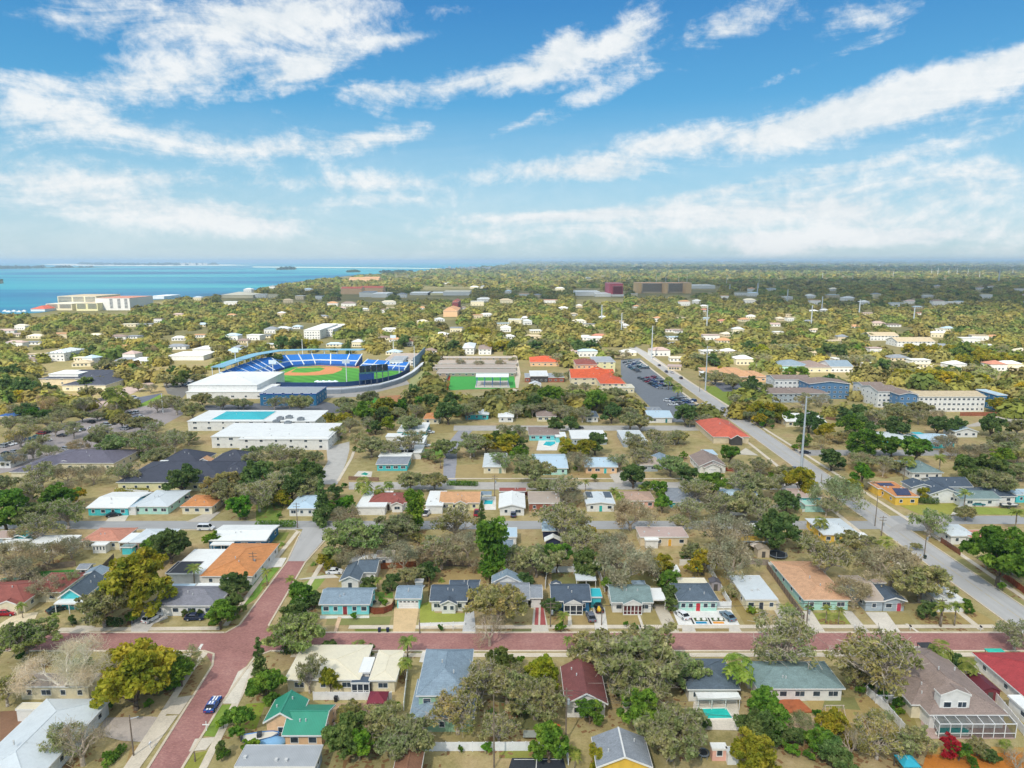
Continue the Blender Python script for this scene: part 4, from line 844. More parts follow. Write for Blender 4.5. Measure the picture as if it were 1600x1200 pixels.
def stand(inner, outer, n, z0, z1, aisles, rim=True):
    a, c = path_pts(inner, z0, n), path_pts(outer, z1, n)
    lower, upper, ais, con, back = MB(), MB(), MB(), MB(), MB()
    rows = 8
    for k in range(n):
        for lo, hi, mb in ((0, .36, lower), (.42, 1.0, upper)):
            for j in range(rows):
                t0, t1 = lo + (hi - lo) * j / rows, lo + (hi - lo) * (j + 1) / rows
                p, q = a[k].lerp(c[k], t0), a[k + 1].lerp(c[k + 1], t0); r_, s_ = a[k + 1].lerp(c[k + 1], t1), a[k].lerp(c[k], t1)
                zz = p.z; up = Vector((0, 0, (s_.z - p.z)))
                mb.poly([p, q, q + up, p + up], 0); mb.poly([p + up, q + up, r_, s_], 0)
        p, q, r_, s_ = a[k].lerp(c[k], .36), a[k + 1].lerp(c[k + 1], .36), a[k + 1].lerp(c[k + 1], .42), a[k].lerp(c[k], .42)
        con.poly([p, q, r_, s_]); con.poly([p, q, q + Vector((0, 0, .9)), p + Vector((0, 0, .9))])
        g0, g1 = Vector((c[k].x, c[k].y, 0)), Vector((c[k + 1].x, c[k + 1].y, 0)); back.poly([g0, g1, c[k + 1], c[k]])
        g0, g1 = Vector((a[k].x, a[k].y, 0)), Vector((a[k + 1].x, a[k + 1].y, 0)); back.poly([g0, g1, a[k + 1] + Vector((0, 0, .5)), a[k] + Vector((0, 0, .5))])
    for e_ in (0, n):
        back.poly([Vector((a[e_].x, a[e_].y, 0)), a[e_], c[e_], Vector((c[e_].x, c[e_].y, 0))])
    for k in range(aisles + 1):
        i = min(n, round(k * n / aisles)); d = (c[i] - a[i]); sd = Vector((-d.y, d.x, 0)).normalized() * .4
        ais = MB()
        up = Vector((0, 0, 1.0)); p0, p1 = a[i] + up * .6, c[i] + up * .6
        ais.solid([p0 - sd, p0 + sd, p1 + sd, p1 - sd, p0 - sd - up, p0 + sd - up, p1 + sd - up, p1 - sd - up], [(0, 1, 2, 3), (4, 7, 6, 5), (0, 4, 5, 1), (1, 5, 6, 2), (2, 6, 7, 3), (3, 7, 4, 0)]); ais.build('aisle', mat('#c9d3da', 'line'), st)
    lower.build('seating', mat('#2a68b4', 'paint'), st); upper.build('seating', mat('#2f7cc8', 'paint'), st); con.build('concourse', mat('#dfe2e2', 'line'), st); back.build('wall', mat('#2b5a9c', 'paint'), st)
    if rim:
        rf = MB()
        for k in range(n):
            o0 = (c[k] - a[k]).normalized(); o1 = (c[k + 1] - a[k + 1]).normalized(); o0.z = o1.z = 0; zz = Vector((0, 0, 3.4)); z2 = Vector((0, 0, 3.7))
            p, q, r_, s_ = c[k] - o0 * 3 + zz, c[k + 1] - o1 * 3 + zz, c[k + 1] + o1 * 6 + z2, c[k] + o0 * 6 + z2; t = Vector((0, 0, .35))
            rf.solid([p, q, r_, s_, p + t, q + t, r_ + t, s_ + t], [(3, 2, 1, 0), (4, 5, 6, 7), (0, 1, 5, 4), (1, 2, 6, 5), (2, 3, 7, 6), (3, 0, 4, 7)])
            cl = MB()
            if k % 2 == 0: cl.bar(Vector((c[k].x, c[k].y, c[k].z)), c[k] + zz, .2, 5); cl.build('column', mat('#dfe6ea', 'line'), st)
            cl = MB()
            if k % 2 == 0: cl.bar(c[k] + o0 * 5 + Vector((0, 0, -c[k].z)), c[k] + o0 * 5 + z2, .2, 5); cl.build('column', mat('#dfe6ea', 'line'), st)
        rf.build('roof', mat('#7fb4cc', 'metal'), st)
stand([(398, 598), (410, 589), (430, 579), (458, 571), (500, 568.5), (555, 571)], [(343, 582), (372, 571), (402, 561), (440, 554.5), (490, 553), (566, 553.5)], 30, 1.2, 9, 12)
stand([(562, 573.5), (600, 576), (632, 577.5)], [(575, 561.5), (605, 563.5), (640, 566)], 8, 1.2, 5.5, 4, False)
wl = MB(); pts = path_pts([(640, 577), (652, 574), (662, 562)], 0, 6)
def wallpath(path, h, th, m, name, parent, z0=0.0, n=16, zp=0):
    w = path_pts(path, zp, n); b = MB()
    for k in range(n):
        d = (w[k + 1] - w[k]).normalized(); s = Vector((-d.y, d.x, 0)) * th / 2
        A, B = Vector((w[k].x, w[k].y, 0)), Vector((w[k + 1].x, w[k + 1].y, 0))
        b.prism([((A + s).x, (A + s).y), ((B + s).x, (B + s).y), ((B - s).x, (B - s).y), ((A - s).x, (A - s).y)], 'z', z0, h)
    return b.build(name, m, parent)
wallpath([(412, 604), (480, 605), (540, 604), (590, 599), (620, 592), (640, 582)], 3.2, .5, mat('#1f3f6a', 'paint'), 'outfield_wall', st)
wallpath([(488, 615), (540, 614), (590, 608), (625, 598), (645, 587), (662, 572)], 3.2, 2.4, mat('#d6d9db', 'paint'), 'promenade', st, 2.7)
wallpath([(488, 616), (540, 615), (590, 609), (625, 599), (645, 588), (662, 573)], 2.7, 1.0, mat('#8d949b', 'paint'), 'arcade', st)
wallpath([(646, 574), (652, 570), (664, 556)], 8, .3, mat('#7f9cb4', 'paint'), 'safety_net', st, n=8)
# scoreboard and terrace umbrellas
sb = empty('scoreboard', G(585, 600), 'dark double deck scoreboard standing on the outfield wall', 'scoreboard'); b = MB(); q = MB(); f = MB()
a, c = G(562, 594, 4), G(607, 590, 4); d = (c - a); nrm = Vector((-d.y, d.x, 0)).normalized() * -.8
def panel(mb, t0, t1, z0, z1, off=0.0, m=0):
    p, s = a + d * t0, a + d * t1; p = p + nrm * off; s = s + nrm * off
    mb.solid([(p.x, p.y, z0), (s.x, s.y, z0), (s.x - nrm.x, s.y - nrm.y, z0), (p.x - nrm.x, p.y - nrm.y, z0), (p.x, p.y, z1), (s.x, s.y, z1), (s.x - nrm.x, s.y - nrm.y, z1), (p.x - nrm.x, p.y - nrm.y, z1)],
             [(3, 2, 1, 0), (4, 5, 6, 7), (0, 1, 5, 4), (1, 2, 6, 5), (2, 3, 7, 6), (3, 0, 4, 7)], m)
for k in range(5): panel(b, k / 5 + .01, (k + 1) / 5 - .01, 9.2, 13.8)
b.build('display', mat('#2e3a44', 'glass'), sb)
panel(q, 0, 1, 8.5, 9.0, 0); panel(q, 0, .5, 3.8, 8.2, .02); q.build('frame', mat('#274a86', 'paint'), sb)
for k in range(6):
    p = a + d * (k / 5) - nrm * .5; post(sb, p.x, p.y, 0, 9, .25, mat('#5a6470', 'paint'))
for k in range(7):
    p = G(496 + k * 4.6, 595.5 + (k % 2) * .8, 3); b = MB(); b.cyl((p.x, p.y), .1, 0, 3.2, 5); b.cyl((p.x, p.y), 2.4, 2.7, 3.7, 8, 0, .1)
    o = b.build('terrace_umbrella', mat('#dfeaf0', 'paint'), None, origin=(p.x, p.y, 0)); tag(o, 'pale blue umbrella in the row on the outfield terrace', 'umbrella', 'umbrellas on the outfield terrace')
# floodlight masts round the field
MAST = mat('#dfe3e4', 'line')
def mast(px, py, ytop, label, name='light_mast', cat='light mast', group=None, head=True, r=.35, hd='#c9d6e0'):
    g = G(px, py); h = solve(lambda z: P((g.x, g.y, z))[1] - ytop, 1, 120)
    root = empty(name, g, label, cat, group); b = MB()
    b.bar((g.x, g.y, 0), (g.x, g.y, h), r, 8, 0, r * .6); b.build('pole', MAST, root)
    if head:
        f = MB(); f.box(g.x - 2.6, g.x + 2.6, g.y - .3, g.y + .3, h - 2.6, h + .2); f.build('lamp_panel', mat(hd, 'paint'), root)
    return root, g, h
for px, py, yt, lab in ((428, 601, 563, 'tall white light mast at the near left of the diamond'), (542, 602, 562, 'tall white light mast behind the middle of the outfield'), (624, 588, 564, 'short white mast near the clubhouse end of the outfield'), (370, 590, 545, 'white light mast behind the covered left stand'),
    (615, 555, 524, 'square headed light mast behind the clubhouse'), (473, 555, 530, 'thin light mast behind the top of the grandstand'), (648, 580, 540, 'thin mast on the right end of the ballpark'), (387, 545, 533, 'thin light mast beside the practice field'), (184, 640, 610, 'pale mast by the long car park lawn'), (255, 645, 615, 'pale mast between the car park and the ballpark')):
    mast(px, py, yt, lab, group='light masts of the ballpark', head='square' in lab or 'tall' in lab or 'covered' in lab)

# ---------------------------------------------------------------- far houses among the trees
FAR = random.Random(11); nf = 0
fcols = ['white', 'white', 'white', 'pgrey', 'cream', 'tan', 'pinkgrey', 'bluew', 'taupe', 'white', 'sand', 'salmon', 'grey']
hand = [(30, 520), (55, 532), (150, 522), (185, 524), (210, 523), (225, 560), (50, 560), (400, 525), (415, 522), (380, 530), (425, 515), (10, 515), (365, 525), (440, 560), (285, 560), (1235, 497), (1260, 500), (1335, 508), (1210, 505), (1215, 520), (1300, 575), (1435, 560), (1490, 570), (1500, 575), (1440, 566), (905, 500), (920, 505), (965, 500), (1060, 515), (1052, 525), (1055, 535), (1110, 525), (1135, 520), (1500, 472), (1540, 463), (1400, 475), (1265, 463), (1300, 462), (1230, 465), (1130, 500), (820, 495), (600, 525), (690, 520), (700, 535), (560, 535), (505, 545), (520, 475), (535, 480), (545, 475), (570, 482), (600, 485), (610, 480), (500, 465), (470, 465), (450, 470), (745, 493), (760, 490), (790, 470), (860, 470), (840, 462), (1250, 445), (880, 480), (905, 478)]
while len(hand) < 268:
    y = 448 + 125 * FAR.random() ** 1.4; x = FAR.uniform(-10, 1610)
    if y < 500 and x < 210 + (490 - y) * 4: continue
    hand.append((x, y))
FARHOUSES = []
for x, y in hand:
    if CLEAR[min(299, int(y // 4)), max(0, min(399, int(x // 4)))]: continue
    g = G(x, y, 4); wd, d, e = FAR.uniform(11, 20), FAR.uniform(8, 13), FAR.choice((2.6, 3, 3, 5.2))
    if g.y > 1300: wd *= 1.5; d *= 1.4; e += 3
    rc = FAR.choice(fcols); rh, rk = ROOFC[rc]; wm = mat(WALLC[FAR.choice(('white', 'cream', 'white', 'white', 'beige'))])
    root = empty('far_house', (g.x, g.y, 0), {'white': 'small white roofed house far off among the trees', 'pgrey': 'small pale grey roofed house far off in the woods', 'cream': 'small cream roofed house far off among the trees', 'tan': 'small tan roofed house far off among the trees', 'pinkgrey': 'small pinkish roofed house far off among the trees',
        'bluew': 'small pale blue roofed house far off among trees', 'taupe': 'small taupe roofed house far off among the trees', 'sand': 'small sandy roofed house far off among the trees', 'salmon': 'small salmon roofed house far off among the trees', 'grey': 'small grey roofed house far off among the trees'}[rc], 'house', 'far ' + dict(pgrey='pale grey', pinkgrey='pinkish', bluew='pale blue', sand='sandy').get(rc, rc) + ' roofed houses among the trees', FAR.uniform(-.3, .3))
    W, Q = MB(), MB(); W.box(-wd / 2 + .4, wd / 2 - .4, -d / 2 + .4, d / 2 - .4, 0, e); W2 = MB()
    if FAR.random() < .35: Q.box(-wd / 2, wd / 2, -d / 2, d / 2, e + .01, e + .4)
    else:
        k = d / 2; Q.solid([(-wd / 2, -d / 2, e), (wd / 2, -d / 2, e), (wd / 2, d / 2, e), (-wd / 2, d / 2, e), (-wd / 2 + k, 0, e + k * .4), (wd / 2 - k, 0, e + k * .4)], [(0, 3, 2, 1), (0, 1, 5, 4), (1, 2, 5), (2, 3, 4, 5), (3, 0, 4)])
    W2.box(0, 1.3, .34, .39, 1, 2.3); wme = W2.mesh('window', GLASS)
    for k in range(4):
        o = bpy.data.objects.new('window', wme); COL.objects.link(o); o.parent = root; o.location = (-wd / 2 + 1.5 + k * (wd - 3) / 4, -d / 2, 0)
    for nm, mb, m in (('wall', W, wm), ('roof', Q, mat(rh, rk))):
        o = bpy.data.objects.new(nm, mb.mesh(nm, m)); COL.objects.link(o); o.parent = root
    FARHOUSES.append(g); pw = wd / 2 * F / g.y; clear(x - pw, x + pw, y - 4, y + 3)
# ---------------------------------------------------------------- vehicles
def car_bm(kind):
    """profiles in metres: x along the car (front +), z up"""
    L, Wd, Hh = dict(sedan=(4.7, 1.82, 1.45), suv=(4.8, 1.9, 1.75), van=(5.2, 2.0, 2.0), truck=(5.6, 2.0, 1.85), coupe=(4.75, 1.9, 1.34))[kind]
    h = L / 2; wb = .72
    low = [(-h, .45), (-h + .1, .3), (h - .15, .28), (h, .5), (h - .05, .72), (h - .35, .86), (.95, .98)]
    body = MB(); cab = MB(); rf = MB()
    if kind == 'sedan': cbn = [(1.0, .96), (.25, 1.4), (-1.05, 1.42), (-1.85, 1.0)]; tail = [(-h + .1, .98), (-h, .8)]
    elif kind == 'coupe': cbn = [(.55, .92), (-.2, 1.29), (-1.0, 1.3), (-1.9, .98)]; tail = [(-h + .05, .98), (-h, .8)]; low = [(-h, .45), (-h + .1, .28), (h - .15, .26), (h, .5), (h - .05, .7), (h - .3, .82), (.6, .93)]
    elif kind == 'suv': cbn = [(1.05, 1.05), (.45, 1.68), (-1.9, 1.72), (-2.25, 1.1)]; tail = [(-h + .05, 1.1), (-h, .8)]
    elif kind == 'van': cbn = [(1.75, 1.1), (1.1, 1.92), (-2.3, 1.97), (-2.5, 1.15)]; tail = [(-h + .02, 1.15), (-h, .8)]; low[-1] = (1.8, 1.12)
    else: cbn = [(1.05, 1.08), (.5, 1.78), (-.6, 1.8), (-.95, 1.1)]; tail = [(-.95, 1.1), (-h + .03, 1.1), (-h, .8)]; low[-1] = (1.1, 1.08)
    prof = low + tail
    w0 = Wd / 2
    # body: three ribs so the flanks swell slightly
    n = len(prof)
    ribs = []
    for yy, k in ((-w0 + .1, 1.0), (-w0, .97), (w0, .97), (w0 - .1, 1.0)):
        ribs.append([(x * (1 if abs(yy) < w0 - .05 else .985), yy, z if z < .6 or abs(yy) < w0 - .05 else z - .05) for x, z in prof])
    pts = sum(ribs, []); fs = [tuple(range(n))[::-1], tuple(range(3 * n, 4 * n))]
    for r_ in range(3): fs += [(r_ * n + k, r_ * n + (k + 1) % n, (r_ + 1) * n + (k + 1) % n, (r_ + 1) * n + k) for k in range(n)]
    body.solid(pts, [f[::-1] for f in fs])
    def taper(z): return w0 - .08 - (z - .95) * .28
    c = cbn; pts = [(x, s * taper(z), z) for s in (-1, 1) for x, z in c]; m = len(c)
    cab.solid(pts, [tuple(range(m)), tuple(range(m, 2 * m))[::-1]] + [(k, m + k, m + (k + 1) % m, (k + 1) % m) for k in range(m)])
    (xa, za), (xb, zb) = c[1], c[2]
    t0, t1 = taper(za) + .03, taper(zb) + .03
    rf.solid([(xa + .06, -t0, za - .02), (xa + .06, t0, za - .02), (xb - .06, t1, zb - .02), (xb - .06, -t1, zb - .02), (xa, -t0 + .08, za + .06), (xa, t0 - .08, za + .06), (xb, t1 - .08, zb + .06), (xb, -t1 + .08, zb + .06)], [(3, 2, 1, 0), (4, 5, 6, 7), (0, 1, 5, 4), (1, 2, 6, 5), (2, 3, 7, 6), (3, 0, 4, 7)])
    for s in (-1, 1):   # pillars
        for (p, q) in (((c[0][0], c[0][1]), (xa, za)), ((xb, zb), (c[3][0], c[3][1])), (((xa + xb) / 2, .96), ((xa + xb) / 2, (za + zb) / 2))):
            rf.bar((p[0], s * (taper(p[1]) + .012), p[1]), (q[0], s * (taper(q[1]) + .012), q[1]), .045, 4)
    bed = None
    if kind == 'truck': bed = (-h + .15, -1.05, -w0 + .18, w0 - .18)
    return body, cab, rf, (L, Wd, h, bed)
CARMESH = {}
TYRE, RIM, LAMP, TAIL = mat('#26262a', 'line'), mat('#a9acb0', 'line'), mat('#e6e8ea', 'line'), mat('#a02a2a', 'line')
def car(px, py, rz, hx, kind, label, group='parked cars along the streets', stripes=None, name='parked_car', world=None, cat='car'):
    key = (kind, hx)
    g = world or G(px, py)
    if key not in CARMESH:
        b, c, r_, dim = car_bm(kind)
        wh = MB(); 
        wh.bar((0, -.11, 0), (0, .11, 0), .33, 12); rm_ = MB(); rm_.bar((0, -.12, 0), (0, .12, 0), .2, 10)
        CARMESH[key] = (b.mesh('body', mat(hx, 'car')), c.mesh('windows', mat('#20262c', 'glass')), r_.mesh('roof', mat(hx, 'car')), wh.mesh('wheel', TYRE), rm_.mesh('rim', RIM), dim)
    me = CARMESH[key]; L, Wd, h, bed = me[5]
    root = empty(name, (g.x, g.y, .1), label, cat, group, rz)
    def ch(nm, mesh, loc=(0, 0, 0), par=None):
        o = bpy.data.objects.new(nm, mesh); COL.objects.link(o); o.parent = par or root; o.location = loc; return o
    ch('body', me[0]); ch('windows', me[1]); ch('roof', me[2])
    for sx in (1, -1):
        for sy in (1, -1):
            wl = ch('wheel', me[3], (sx * L * .3, sy * (Wd / 2 - .1), .33)); ch('rim', me[4], (0, 0, 0), wl)
    for sy in (1, -1):
        for nm, x, m in (('headlight', h - .06, LAMP), ('tail_light', -h + .0, TAIL)):
            b = MB(); b.box(-.06, .06, -.2, .2, -.08, .08); ch(nm, b.mesh(nm, m), (x, sy * (Wd / 2 - .32), .66))
    if bed:
        b = MB(); b.box(bed[0], bed[1], bed[2], bed[3], 1.05, 1.106); ch('cargo_bed', b.mesh('cargo_bed', mat('#2a2b2d', 'line')))
    if stripes:
        b = MB()
        for s in (-1, 1):
            y0, y1 = sorted((s * .1, s * .42))
            b.solid([(2.36, y0, .74), (2.36, y1, .74), (2.06, y1, .875), (2.06, y0, .875)], [(0, 1, 2, 3)] if s else []); b.poly([(2.06, y0, .875), (2.06, y1, .875), (.58, y1, .98), (.58, y0, .98)])
            b.poly([(-.15, y0, 1.385), (-.15, y1, 1.385), (-1.02, y1, 1.395), (-1.02, y0, 1.395)]); b.poly([(-1.85, y0, 1.02), (-1.85, y1, 1.02), (-2.36, y1, 1.02), (-2.36, y0, 1.02)])
        ch('stripes', b.mesh('stripes', mat('#eef0f2', 'line')))
    return root
N_, E_ = math.pi / 2, 0.0
for args in ((333, 1105, N_ + .06, '#1d4fa0', 'coupe', 'blue coupe with twin white racing stripes on the brick street', 'parked cars along the streets', True), (11, 961, E_ + .05, '#a8122e', 'sedan', 'crimson sedan on the sandy drive of the red brown roof'),
    (238, 969, N_ - .35, '#e9ebec', 'suv', 'white estate car on the drive of the arched window house'), (305, 968, E_ + .1, '#1f2d4e', 'sedan', 'navy sedan parked on the dry lawn of the arched window house'),
    (523, 896, E_, '#eceded', 'sedan', 'white sedan on the short drive west of the slate gabled house'), (935, 953, N_ + .05, '#17181b', 'suv', 'black suv behind the silver car at the blue house'), (923, 967, N_ + .1, '#6d7078', 'sedan', 'grey sedan on the front lawn edge of the blue house'),
    (1066, 964, N_ + .35, '#eceeef', 'sedan', 'white sedan on the white forecourt of the mint house'), (1137, 966, N_ + .3, '#6f8797', 'sedan', 'blue grey sedan on the white forecourt of the mint house'), (178, 807, .5, '#1c2026', 'sedan', 'black sedan on the drive of the turquoise carport house'),
    (667, 804, N_ - .2, '#e6e7e8', 'truck', 'white pickup beside the tan roofed yellow house'), (745, 804, N_, '#b02038', 'truck', 'red pickup in front of the tan roofed yellow house'), (802, 806, N_, '#2a3f60', 'sedan', 'dark blue car before the white house with the red peak'),
    (1156, 800, -.5, '#232a3e', 'suv', 'dark suv on the drive of the low white metal roof'), (1258, 709, E_ + .1, '#23304a', 'sedan', 'dark blue car turning off the main road by the tall pole'), (1227, 734, E_, '#1d1f24', 'sedan', 'black car on a roadside drive by the tall pole'), (1243, 735, E_ - .05, '#2b3038', 'sedan', 'charcoal car right behind the black car by the tall pole'),
    (1337, 775, 2.3, '#5a1f26', 'sedan', 'maroon car on the main road under the oak'), (1527, 790, E_, '#3d8a94', 'sedan', 'teal car before the yellow garage'), (322, 828, E_, '#e8e9ea', 'van', 'white van at the kerb by the dark blue house'), (290, 783, E_ + .2, '#cfc6b4', 'van', 'beige camper van behind the little orange roof'),
    (672, 677, E_, '#e0e2e4', 'sedan', 'white car before the turquoise fronted house on the bend'), (665, 698, E_, '#d7dadd', 'sedan', 'silver car beside the plain white flat house'), (1188, 662, .2, '#25272c', 'sedan', 'black car behind the big red tiled roof'), (1095, 664, E_, '#2c2e33', 'suv', 'dark suv on the back street by the oaks'), (1105, 668, .1, '#34456a', 'sedan', 'blue car west of the big red tiled roof'),
    (1408, 1023, N_ - .3, '#22242a', 'suv', 'black suv half under the oak by the taupe house'), (1430, 1034, N_ + .1, '#2b2d33', 'suv', 'dark suv on the taupe house drive'), (1238, 1003, E_, '#d8dcdf', 'sedan', 'silver car in the brick street under an oak'), (50, 740, .3, '#c5c8cc', 'sedan', 'silver car by the purple grey clinic'),
    (545, 822, E_, '#c9ccd0', 'sedan', 'silver car at the grey street corner under the oak'), (90, 955, .9, '#2f4a4a', 'sedan', 'dark green car under the brown oak by the turquoise cottage'), (905, 670, E_, '#3a3d45', 'sedan', 'dark car on the back street beyond the pool house')):
    car(*args)
cg = 'cars on the main road'
for y, x, hx, k, lab in ((572, 1030, '#2a2d33', 'sedan', 'dark car far up the main road'), (582, 1041, '#3c4a62', 'suv', 'blue suv passing the church car park'), (583, 1050, '#d8dadd', 'sedan', 'white car passing the church car park'), (592, 1064, '#2b2e36', 'suv', 'black suv near the offices turning'), (640, 1130, '#9a9da2', 'sedan', 'silver car passing the big tree')):
    car(x, y, N_, hx, k, lab, cg, name='moving_car')
# yellow kayak on the black suv
b = MB(); g = G(935, 957); b.tube([(g.x, g.y - 2.0, 1.45), (g.x, g.y - 1.2, 1.35), (g.x, g.y - .4, 1.75)], [.1, .55, .3], 8)
o = b.build('tarp_bundle', mat('#d8b02c', 'paint'), None, origin=(g.x, g.y, 0)); tag(o, 'yellow bundle on the bonnet of the black suv', 'bundle')
# boat on its trailer
def boat(px, py, rz, hx, label):
    g = G(px, py); root = empty('boat', (g.x, g.y, .1), label, 'boat', None, rz); hl, ins, tr = MB(), MB(), MB()
    st_ = [(-3, 1.05, .7), (0, 1.1, .6), (2, .8, .65), (3.2, .06, .95)]
    for i in range(3):
        (xa, wa, za), (xb, wb, zb) = st_[i], st_[i + 1]
        for s in (-1, 1):
            hl.poly([(xa, s * wa, 1.35), (xb, s * wb, 1.35 + .15 * (i == 2)), (xb, s * wb * .5, zb), (xa, s * wa * .5, za)][::s])
        hl.poly([(xa, -wa * .5, za), (xa, wa * .5, za), (xb, wb * .5, zb), (xb, -wb * .5, zb)][::-1]); ins.poly([(xa, -wa * .92, 1.22), (xb, -wb * .92, 1.22), (xb, wb * .92, 1.22), (xa, wa * .92, 1.22)])
    hl.poly([(-3, -1.05, 1.35), (-3, 1.05, 1.35), (-3, .52, .7), (-3, -.52, .7)])
    ins.box(-.6, .2, -.5, .5, 1.22, 1.9, 1); ins.box(-3.4, -3, -.2, .2, .8, 1.8, 1); tr.box(-2.6, 4, -.08, .08, .35, .5); tr.box(-1, -.8, -1.1, 1.1, .35, .5)
    for s in (-1, 1): tr.bar((-.9, s * 1.0, .33), (-.9, s * 1.2, .33), .33, 10)
    for nm, mb, m in (('hull', hl, mat(hx, 'car')), ('deck', ins, [mat('#d8d4c8', 'line'), mat('#3a3f46', 'line')]), ('trailer', tr, mat('#4a4c50', 'line'))):
        o = bpy.data.objects.new(nm, mb.mesh(nm, m)); COL.objects.link(o); o.parent = root
boat(1577, 794, E_, '#5d6b7c', 'grey open boat on a trailer beside the garages'); boat(408, 1160, .25, '#3c78b8', 'blue hulled skiff under the peach gables')
# blue and white tarp beside the peach house
def dome(name, px, py, rx, ry, h, hx, label, cat, z=0.0, kind='paint', rz=0.0):
    g = G(px, py); b = MB(); n, m = 14, 5; pts = []
    for j in range(m):
        a = math.pi / 2 * j / m
        for k in range(n): t = 2 * math.pi * k / n; pts.append((rx * math.cos(a) * math.cos(t), ry * math.cos(a) * math.sin(t), z + h * math.sin(a)))
    pts.append((0, 0, z + h)); b.solid(pts, [(j * n + k, j * n + (k + 1) % n, (j + 1) * n + (k + 1) % n, (j + 1) * n + k) for j in range(m - 1) for k in range(n)] + [((m - 1) * n + k, (m - 1) * n + (k + 1) % n, m * n) for k in range(n)] + [tuple(range(n))[::-1]])
    o = bpy.data.objects.new(name, b.mesh(name, mat(hx, kind), smooth=True)); COL.objects.link(o); o.location = g; o.rotation_euler = (0, 0, rz); return tag(o, label, cat)
dome('tarpaulin', 424, 1161, 2.8, 1.3, 1.2, '#7fb0d8', 'pale blue tarpaulin over a small boat by the peach house', 'tarpaulin', rz=.1)
# car parks: low cars of one mesh each
CR = random.Random(5); LOTMESH = {}
CC = {'white': '#e4e6e8', 'silver': '#a6aab0', 'black': '#1e2024', 'grey': '#5c6067', 'red': '#8e2030', 'blue': '#2c4a80', 'teal': '#2f6f78'}
def lotcar(w, rz, place, group):
    cn = CR.choice(['white', 'white', 'silver', 'silver', 'black', 'black', 'grey', 'grey', 'red', 'blue', 'blue', 'teal']); kd = CR.choice(['sedan', 'suv', 'suv'])
    if (cn, kd) not in LOTMESH:
        b, c, r_, dim = car_bm(kd); mm = MB()
        for q, m in ((b, 0), (c, 1), (r_, 0)):
            i = len(mm.v); mm.v += q.v; mm.f += [tuple(i + k for k in f) for f in q.f]; mm.m += [m] * len(q.f)
        for sx in (1, -1):
            for sy in (1, -1): mm.bar((sx * 1.4, sy * .78, .33), (sx * 1.4, sy * .9, .33), .33, 8, 2)
        LOTMESH[(cn, kd)] = mm.mesh('car_park_car', [mat(CC[cn], 'car'), mat('#20262c', 'glass'), TYRE])
    o = bpy.data.objects.new('parked_car', LOTMESH[(cn, kd)]); COL.objects.link(o); o.location = (w.x, w.y, .06); o.rotation_euler = (0, 0, rz + CR.uniform(-.05, .05) + CR.choice((0, math.pi)))
    tag(o, cn + (' suv ' if kd == 'suv' else ' sedan ') + 'parked ' + place, 'car', cn + ' ' + kd + 's parked ' + place)
def row(a, b, place, group, sp=2.7, fill=.85, ang=N_):
    A, B = G(*a), G(*b); n = int((B - A).length / sp); dr = math.atan2((B - A).y, (B - A).x)
    for k in range(n):
        if CR.random() < fill: lotcar(A.lerp(B, (k + .5) / n), dr + ang, place, group)
for a, b in (((985, 566), (1005, 577)), ((990, 565), (1012, 577)), ((1000, 591), (1032, 608)), ((1008, 590), (1040, 606)), ((1016, 589), (1050, 604)), ((980, 572), (1000, 583)), ((1040, 628), (1075, 622)), ((1046, 634), (1085, 627)), ((1060, 640), (1100, 634)), ((975, 566), (992, 578))):
    row(a, b, 'in the church car park', 'church car park')
for a, b in (((0, 700), (60, 684)), ((5, 712), (55, 698)), ((70, 690), (130, 672)), ((60, 680), (120, 664)), ((100, 705), (190, 682)), ((130, 664), (215, 645)), ((140, 672), (230, 650)), ((150, 682), (235, 662)), ((190, 640), (220, 629)), ((110, 610), (165, 598)), ((230, 648), (280, 640))):
    row(a, b, 'in the tree shaded west car park', 'west car park', fill=.62)
row((190, 632), (212, 622), 'beside the lawn of the ballpark approach', 'ballpark approach', fill=.9); row((285, 605), (300, 598), 'beside the lawn of the ballpark approach', 'ballpark approach'); row((1306, 643), (1356, 643), 'before the low balcony block', 'balcony block', fill=.8); row((1137, 601), (1190, 603), 'behind the hedge of the offices', 'offices', fill=.8)

